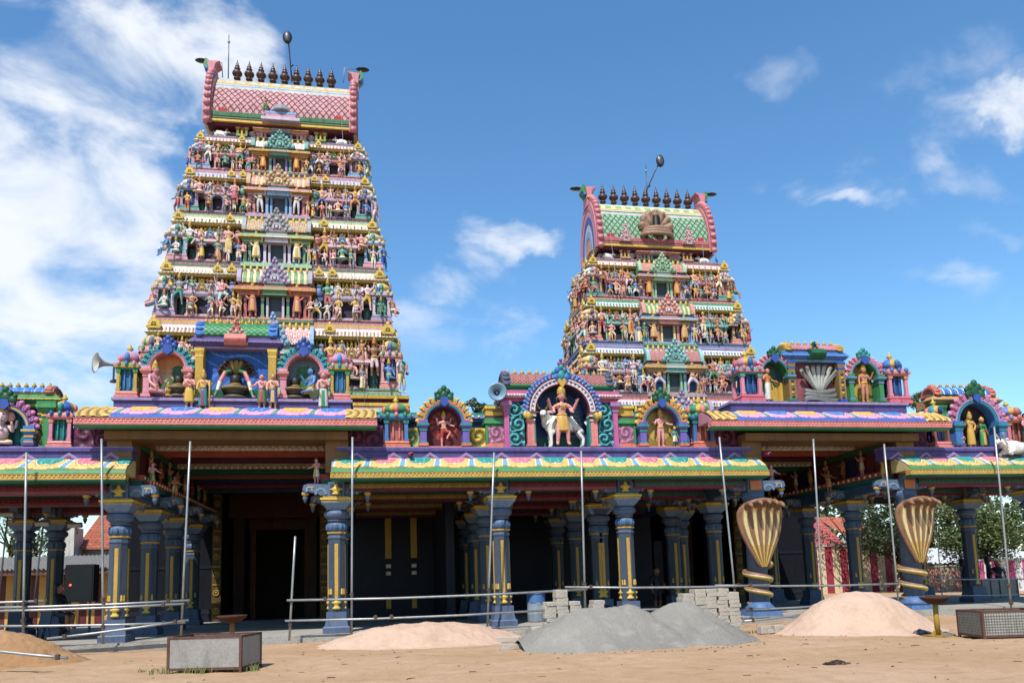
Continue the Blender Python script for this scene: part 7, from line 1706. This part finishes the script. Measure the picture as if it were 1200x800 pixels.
# ------------------------------------------------------------------ behind the right wing
def stripes(label, px0, px1, Y, zt, c1, c2, w=.55, name='striped_wall'):
    xa, xb = X_(px0, Y, 665), X_(px1, Y, 665); m = MB(); n = int((xb-xa)/w)
    for i in range(n): m.box(xa+(xb-xa)*i/n, xa+(xb-xa)*(i+1)/n, Y, Y+.25, 0, zt, c1 if i % 2 else c2)
    m.box(xa-.05, xb+.05, Y-.04, Y+.3, zt+.002, zt+.12, hx('b9b0a4')); return tag(m.build(name), label, 'wall')
RDS, CRS = hx('9c2f42'), hx('d9c49a')
stripes('red and cream striped boundary wall seen through the cobra porch', 905, 1046, 49, at(980, 640, 49)[1], RDS, CRS)
stripes('pink and white striped cloth wall of the stall right of the tree', 1135, 1260, 41, at(1185, 656, 41)[1], hx('c2437a'), hx('d9d2cc'), .5)
stripes('salmon and cream boarded wall between the cobra pillar and the tank', 1076, 1152, 46, at(1110, 664, 46)[1], hx('c98a72'), hx('d9b48f'), .7)
YR = 54.0; xa, xb = X_(920, YR, 620), X_(1046, YR, 620)
h2 = thing('house', 'low building with bright red tiled roof above the striped wall', 'house', (xa, YR, 0)); m = MB(); z0_ = at(980, 646, YR)[1]; m.box(0, xb-xa, 0, 8, 0, z0_+.3, hx('b9a48f')); m.build('wall', h2)
m = MB(); tile_roof(m, -.6, (xb-xa)*.52, -1, 5, z0_, at(960, 590, YR+5)[1], hx('b5534f'), 18); m.build('roof', h2)
m = MB(); z3 = at(1020, 632, YR-1.5)[1]; m.grid(lambda u, v: ((xb-xa)*(.5+.6*u), lerp(-2.2, 2.5, v), lerp(z3-.75, z3+.45, v)+.04*math.sin(u*150)), 160, 3, hx('a39f9a')); m.build('canopy', h2)
m = MB(); tile_roof(m, (xb-xa)*.74, (xb-xa)*1.1, 2.6, 6.5, z3+.5, z3+2.3, hx('b5664a'), 9); m.build('upper_roof', h2)
YC = 50.; xa, xb = X_(1060, YC, 640), X_(1220, YC, 640); m = MB(); z3 = at(1110, 648, YC)[1]; m.grid(lambda u, v: (xa+(xb-xa)*u, YC+lerp(-2, 4, v), lerp(z3-.7, z3+.5, v)+.04*math.sin(u*200)), 220, 3, hx('c9c9c9')); [m.box(xa+1+i*2.6, xa+1.1+i*2.6, YC-1.6, YC-1.5, 0, z3-.6, K['grey']) for i in range(6)]; tag(m.build('canopy'), 'pale corrugated canopy roof on posts behind the right wing', 'canopy')
x, Y = X_(1172, 28.5, 690), 28.5; wt = thing('water_tank', 'grey rectangular metal tank standing in the right wing', 'tank', (x, Y, FL)); zt_ = at(1172, 679, Y)[1]-FL; m = MB(); m.box(-.85, .85, 0, 1.0, .02, zt_, hx('6f7376')); [m.box(-.85+i*.42, -.82+i*.42, -.03, -.002, .02, zt_, hx('595d60')) for i in range(5)]; m.build('shell', wt, mat='galvanised_steel'); m = MB(); m.box(-.88, .88, -.03, 1.03, zt_+.002, zt_+.05, hx('85898c')); m.build('rim', wt, mat='galvanised_steel')
clump('dark tangled heap of scrap under the rail in the right wing', 1100, 694, 50, .35, [K['black'], K['dkgrey'], hx('3a3f44')])
clump('brown heap of sacks at the foot of the striped wall', 985, 690, 40, .6, [hx('8a6a4a'), hx('6a4f38'), hx('a08060')])
# ------------------------------------------------------------------ far line of trees
RF = random.Random(40); m = MB()
for i in range(20000):
    x = RF.uniform(-90, 150); y = 88+RF.random()*14; hmax = (.55 if x < -8 else (1.55 if x < 30 else 2.0))*(5.5+2.2*math.sin(x*.21)+1.6*math.sin(x*.57+1)+1.2*math.sin(x*1.3)); z = RF.random()**.8*hmax; s = RF.uniform(.5, 1.0); c = shade(RF.choice([hx('3d4a2a'), hx('4a5832'), hx('33401f')]), RF.uniform(.7, 1.3))
    a = Vector((RF.uniform(-1, 1), RF.uniform(-.5, .5), RF.uniform(-1, 1))).normalized()*s; b2 = Vector((RF.uniform(-1, 1), RF.uniform(-1, 1), RF.uniform(-1, 1))).normalized()*s*.8; P0 = Vector((x, y, z))
    m.add([tuple(P0), tuple(P0+a), tuple(P0+a+b2), tuple(P0+b2)], [(0, 1, 2, 3)], c)
o = m.build('treeline', mat='leaf'); tag(o, 'far dark line of trees along the horizon behind the temple', 'trees', kind='stuff')
# ------------------------------------------------------------------ trees
def tree(name, label, px, pyb, pyt, Y, w, cols, seed, n=26, leaf=.16, per=110, flat=.8, lean=0, zlow=None, group='trees behind the temple'):
    R = random.Random(seed); x = X_(px, Y, (pyb+pyt)/2); zt = at(px, pyt, Y)[1]; zl = zlow if zlow is not None else at(px, pyb, Y)[1]; r = thing(name, label, 'tree', (x, Y, 0), 0, group)
    zc = (zt+zl)/2; rh = (zt-zl)/2; t = MB(); BK_ = hx('4a3a2c')
    t.tube([(0, 0, -.1), (.1, 0, zl*.5), (lean*.3, 0, zl), (lean*.5, .05, zc)], [.22+.02*w, .17, .13, .06], 9, BK_)
    cl = []
    for i in range(n):
        while True:
            p = Vector((R.uniform(-1, 1), R.uniform(-1, 1), R.uniform(-1, 1)))
            if .25 < p.length < 1: break
        c = Vector((p.x*w, p.y*w, zc+p.z*rh)); cl.append(c)
        if i % 2 == 0: t.tube([(lean*.3, 0, zl+(zc-zl)*R.uniform(-.2, .5)), (c.x*.5, c.y*.5, lerp(zl, c.z, .6)), tuple(c)], [.07, .045, .015], 6, BK_)
    t.build('trunk', r, mat='rough_surface'); m = MB()
    for c in cl:
        col = R.choice(cols); cr = R.uniform(.3, .55)*min(w, rh*1.3); k = int(per*R.uniform(.6, 1.3))
        for q in range(k):
            d = Vector((R.gauss(0, 1), R.gauss(0, 1), R.gauss(0, 1)*flat)).normalized()*cr*R.random()**.4; p = c+d; a = Vector((R.uniform(-1, 1), R.uniform(-1, 1), R.uniform(-.6, .6))).normalized(); b2 = a.cross(Vector((R.uniform(-1, 1), R.uniform(-1, 1), R.uniform(-1, 1)))).normalized(); L = leaf*R.uniform(.6, 1.4); cc = shade(col, R.uniform(.7, 1.35))
            m.add([tuple(p), tuple(p+a*L*.5+b2*L*.28), tuple(p+a*L), tuple(p+a*L*.5-b2*L*.28)], [(0, 1, 2, 3)], cc)
    m.build('crown', r, mat='leaf')
GR_ = [hx('4f5f30'), hx('5f6f3a'), hx('3f5028'), hx('6f7a48'), hx('566a3c')]
tree('leafy_tree', 'bushy olive green tree standing in sunlight behind the right wing', 1146, 668, 570, 42, 2.35, GR_, 2, 48, .17, 330)
tree('leafy_tree', 'dark green tree hanging over the roof behind the right cobra pillar', 1052, 668, 578, 46, 2.2, [hx('33421f'), hx('3f4f28'), hx('2c3a1c')], 4, 40, .17, 240)
tree('leafy_tree', 'dark overhanging foliage above the red tiled roof in the cobra porch', 1000, 655, 575, 47, 2.4, [hx('33421f'), hx('414f2a'), hx('2c3a1c')], 6, 22, .17, 110)
tree('leafy_tree', 'small treetop peeping over the roof right of the right porch shrines', 1074, 480, 456, 60, .9, GR_, 8, 10, .2, 120, zlow=at(1074, 478, 60)[1])
tree('leafy_tree', 'second small treetop peeping over the roof near the right shrine', 1098, 482, 468, 62, .9, GR_, 9, 8, .2, 110, zlow=at(1098, 482, 62)[1])
tree('leafy_tree', 'thin spiky treetop behind the parapet between the two towers', 558, 486, 468, 58, .8, [hx('4f5a38'), hx('5f6a48')], 12, 9, .25, 60, zlow=at(558, 485, 58)[1])
tree('leafy_tree', 'pale sparse tree behind the shed at the left edge', 14, 655, 595, 47, 2.4, [hx('6f7a5a'), hx('8a9078'), hx('5a6a48')], 14, 18, .16, 70)
tree('leafy_tree', 'dark bushy tree behind the shed between the inner pillars', 42, 660, 610, 46, 1.5, GR_, 15, 14, .16, 90)
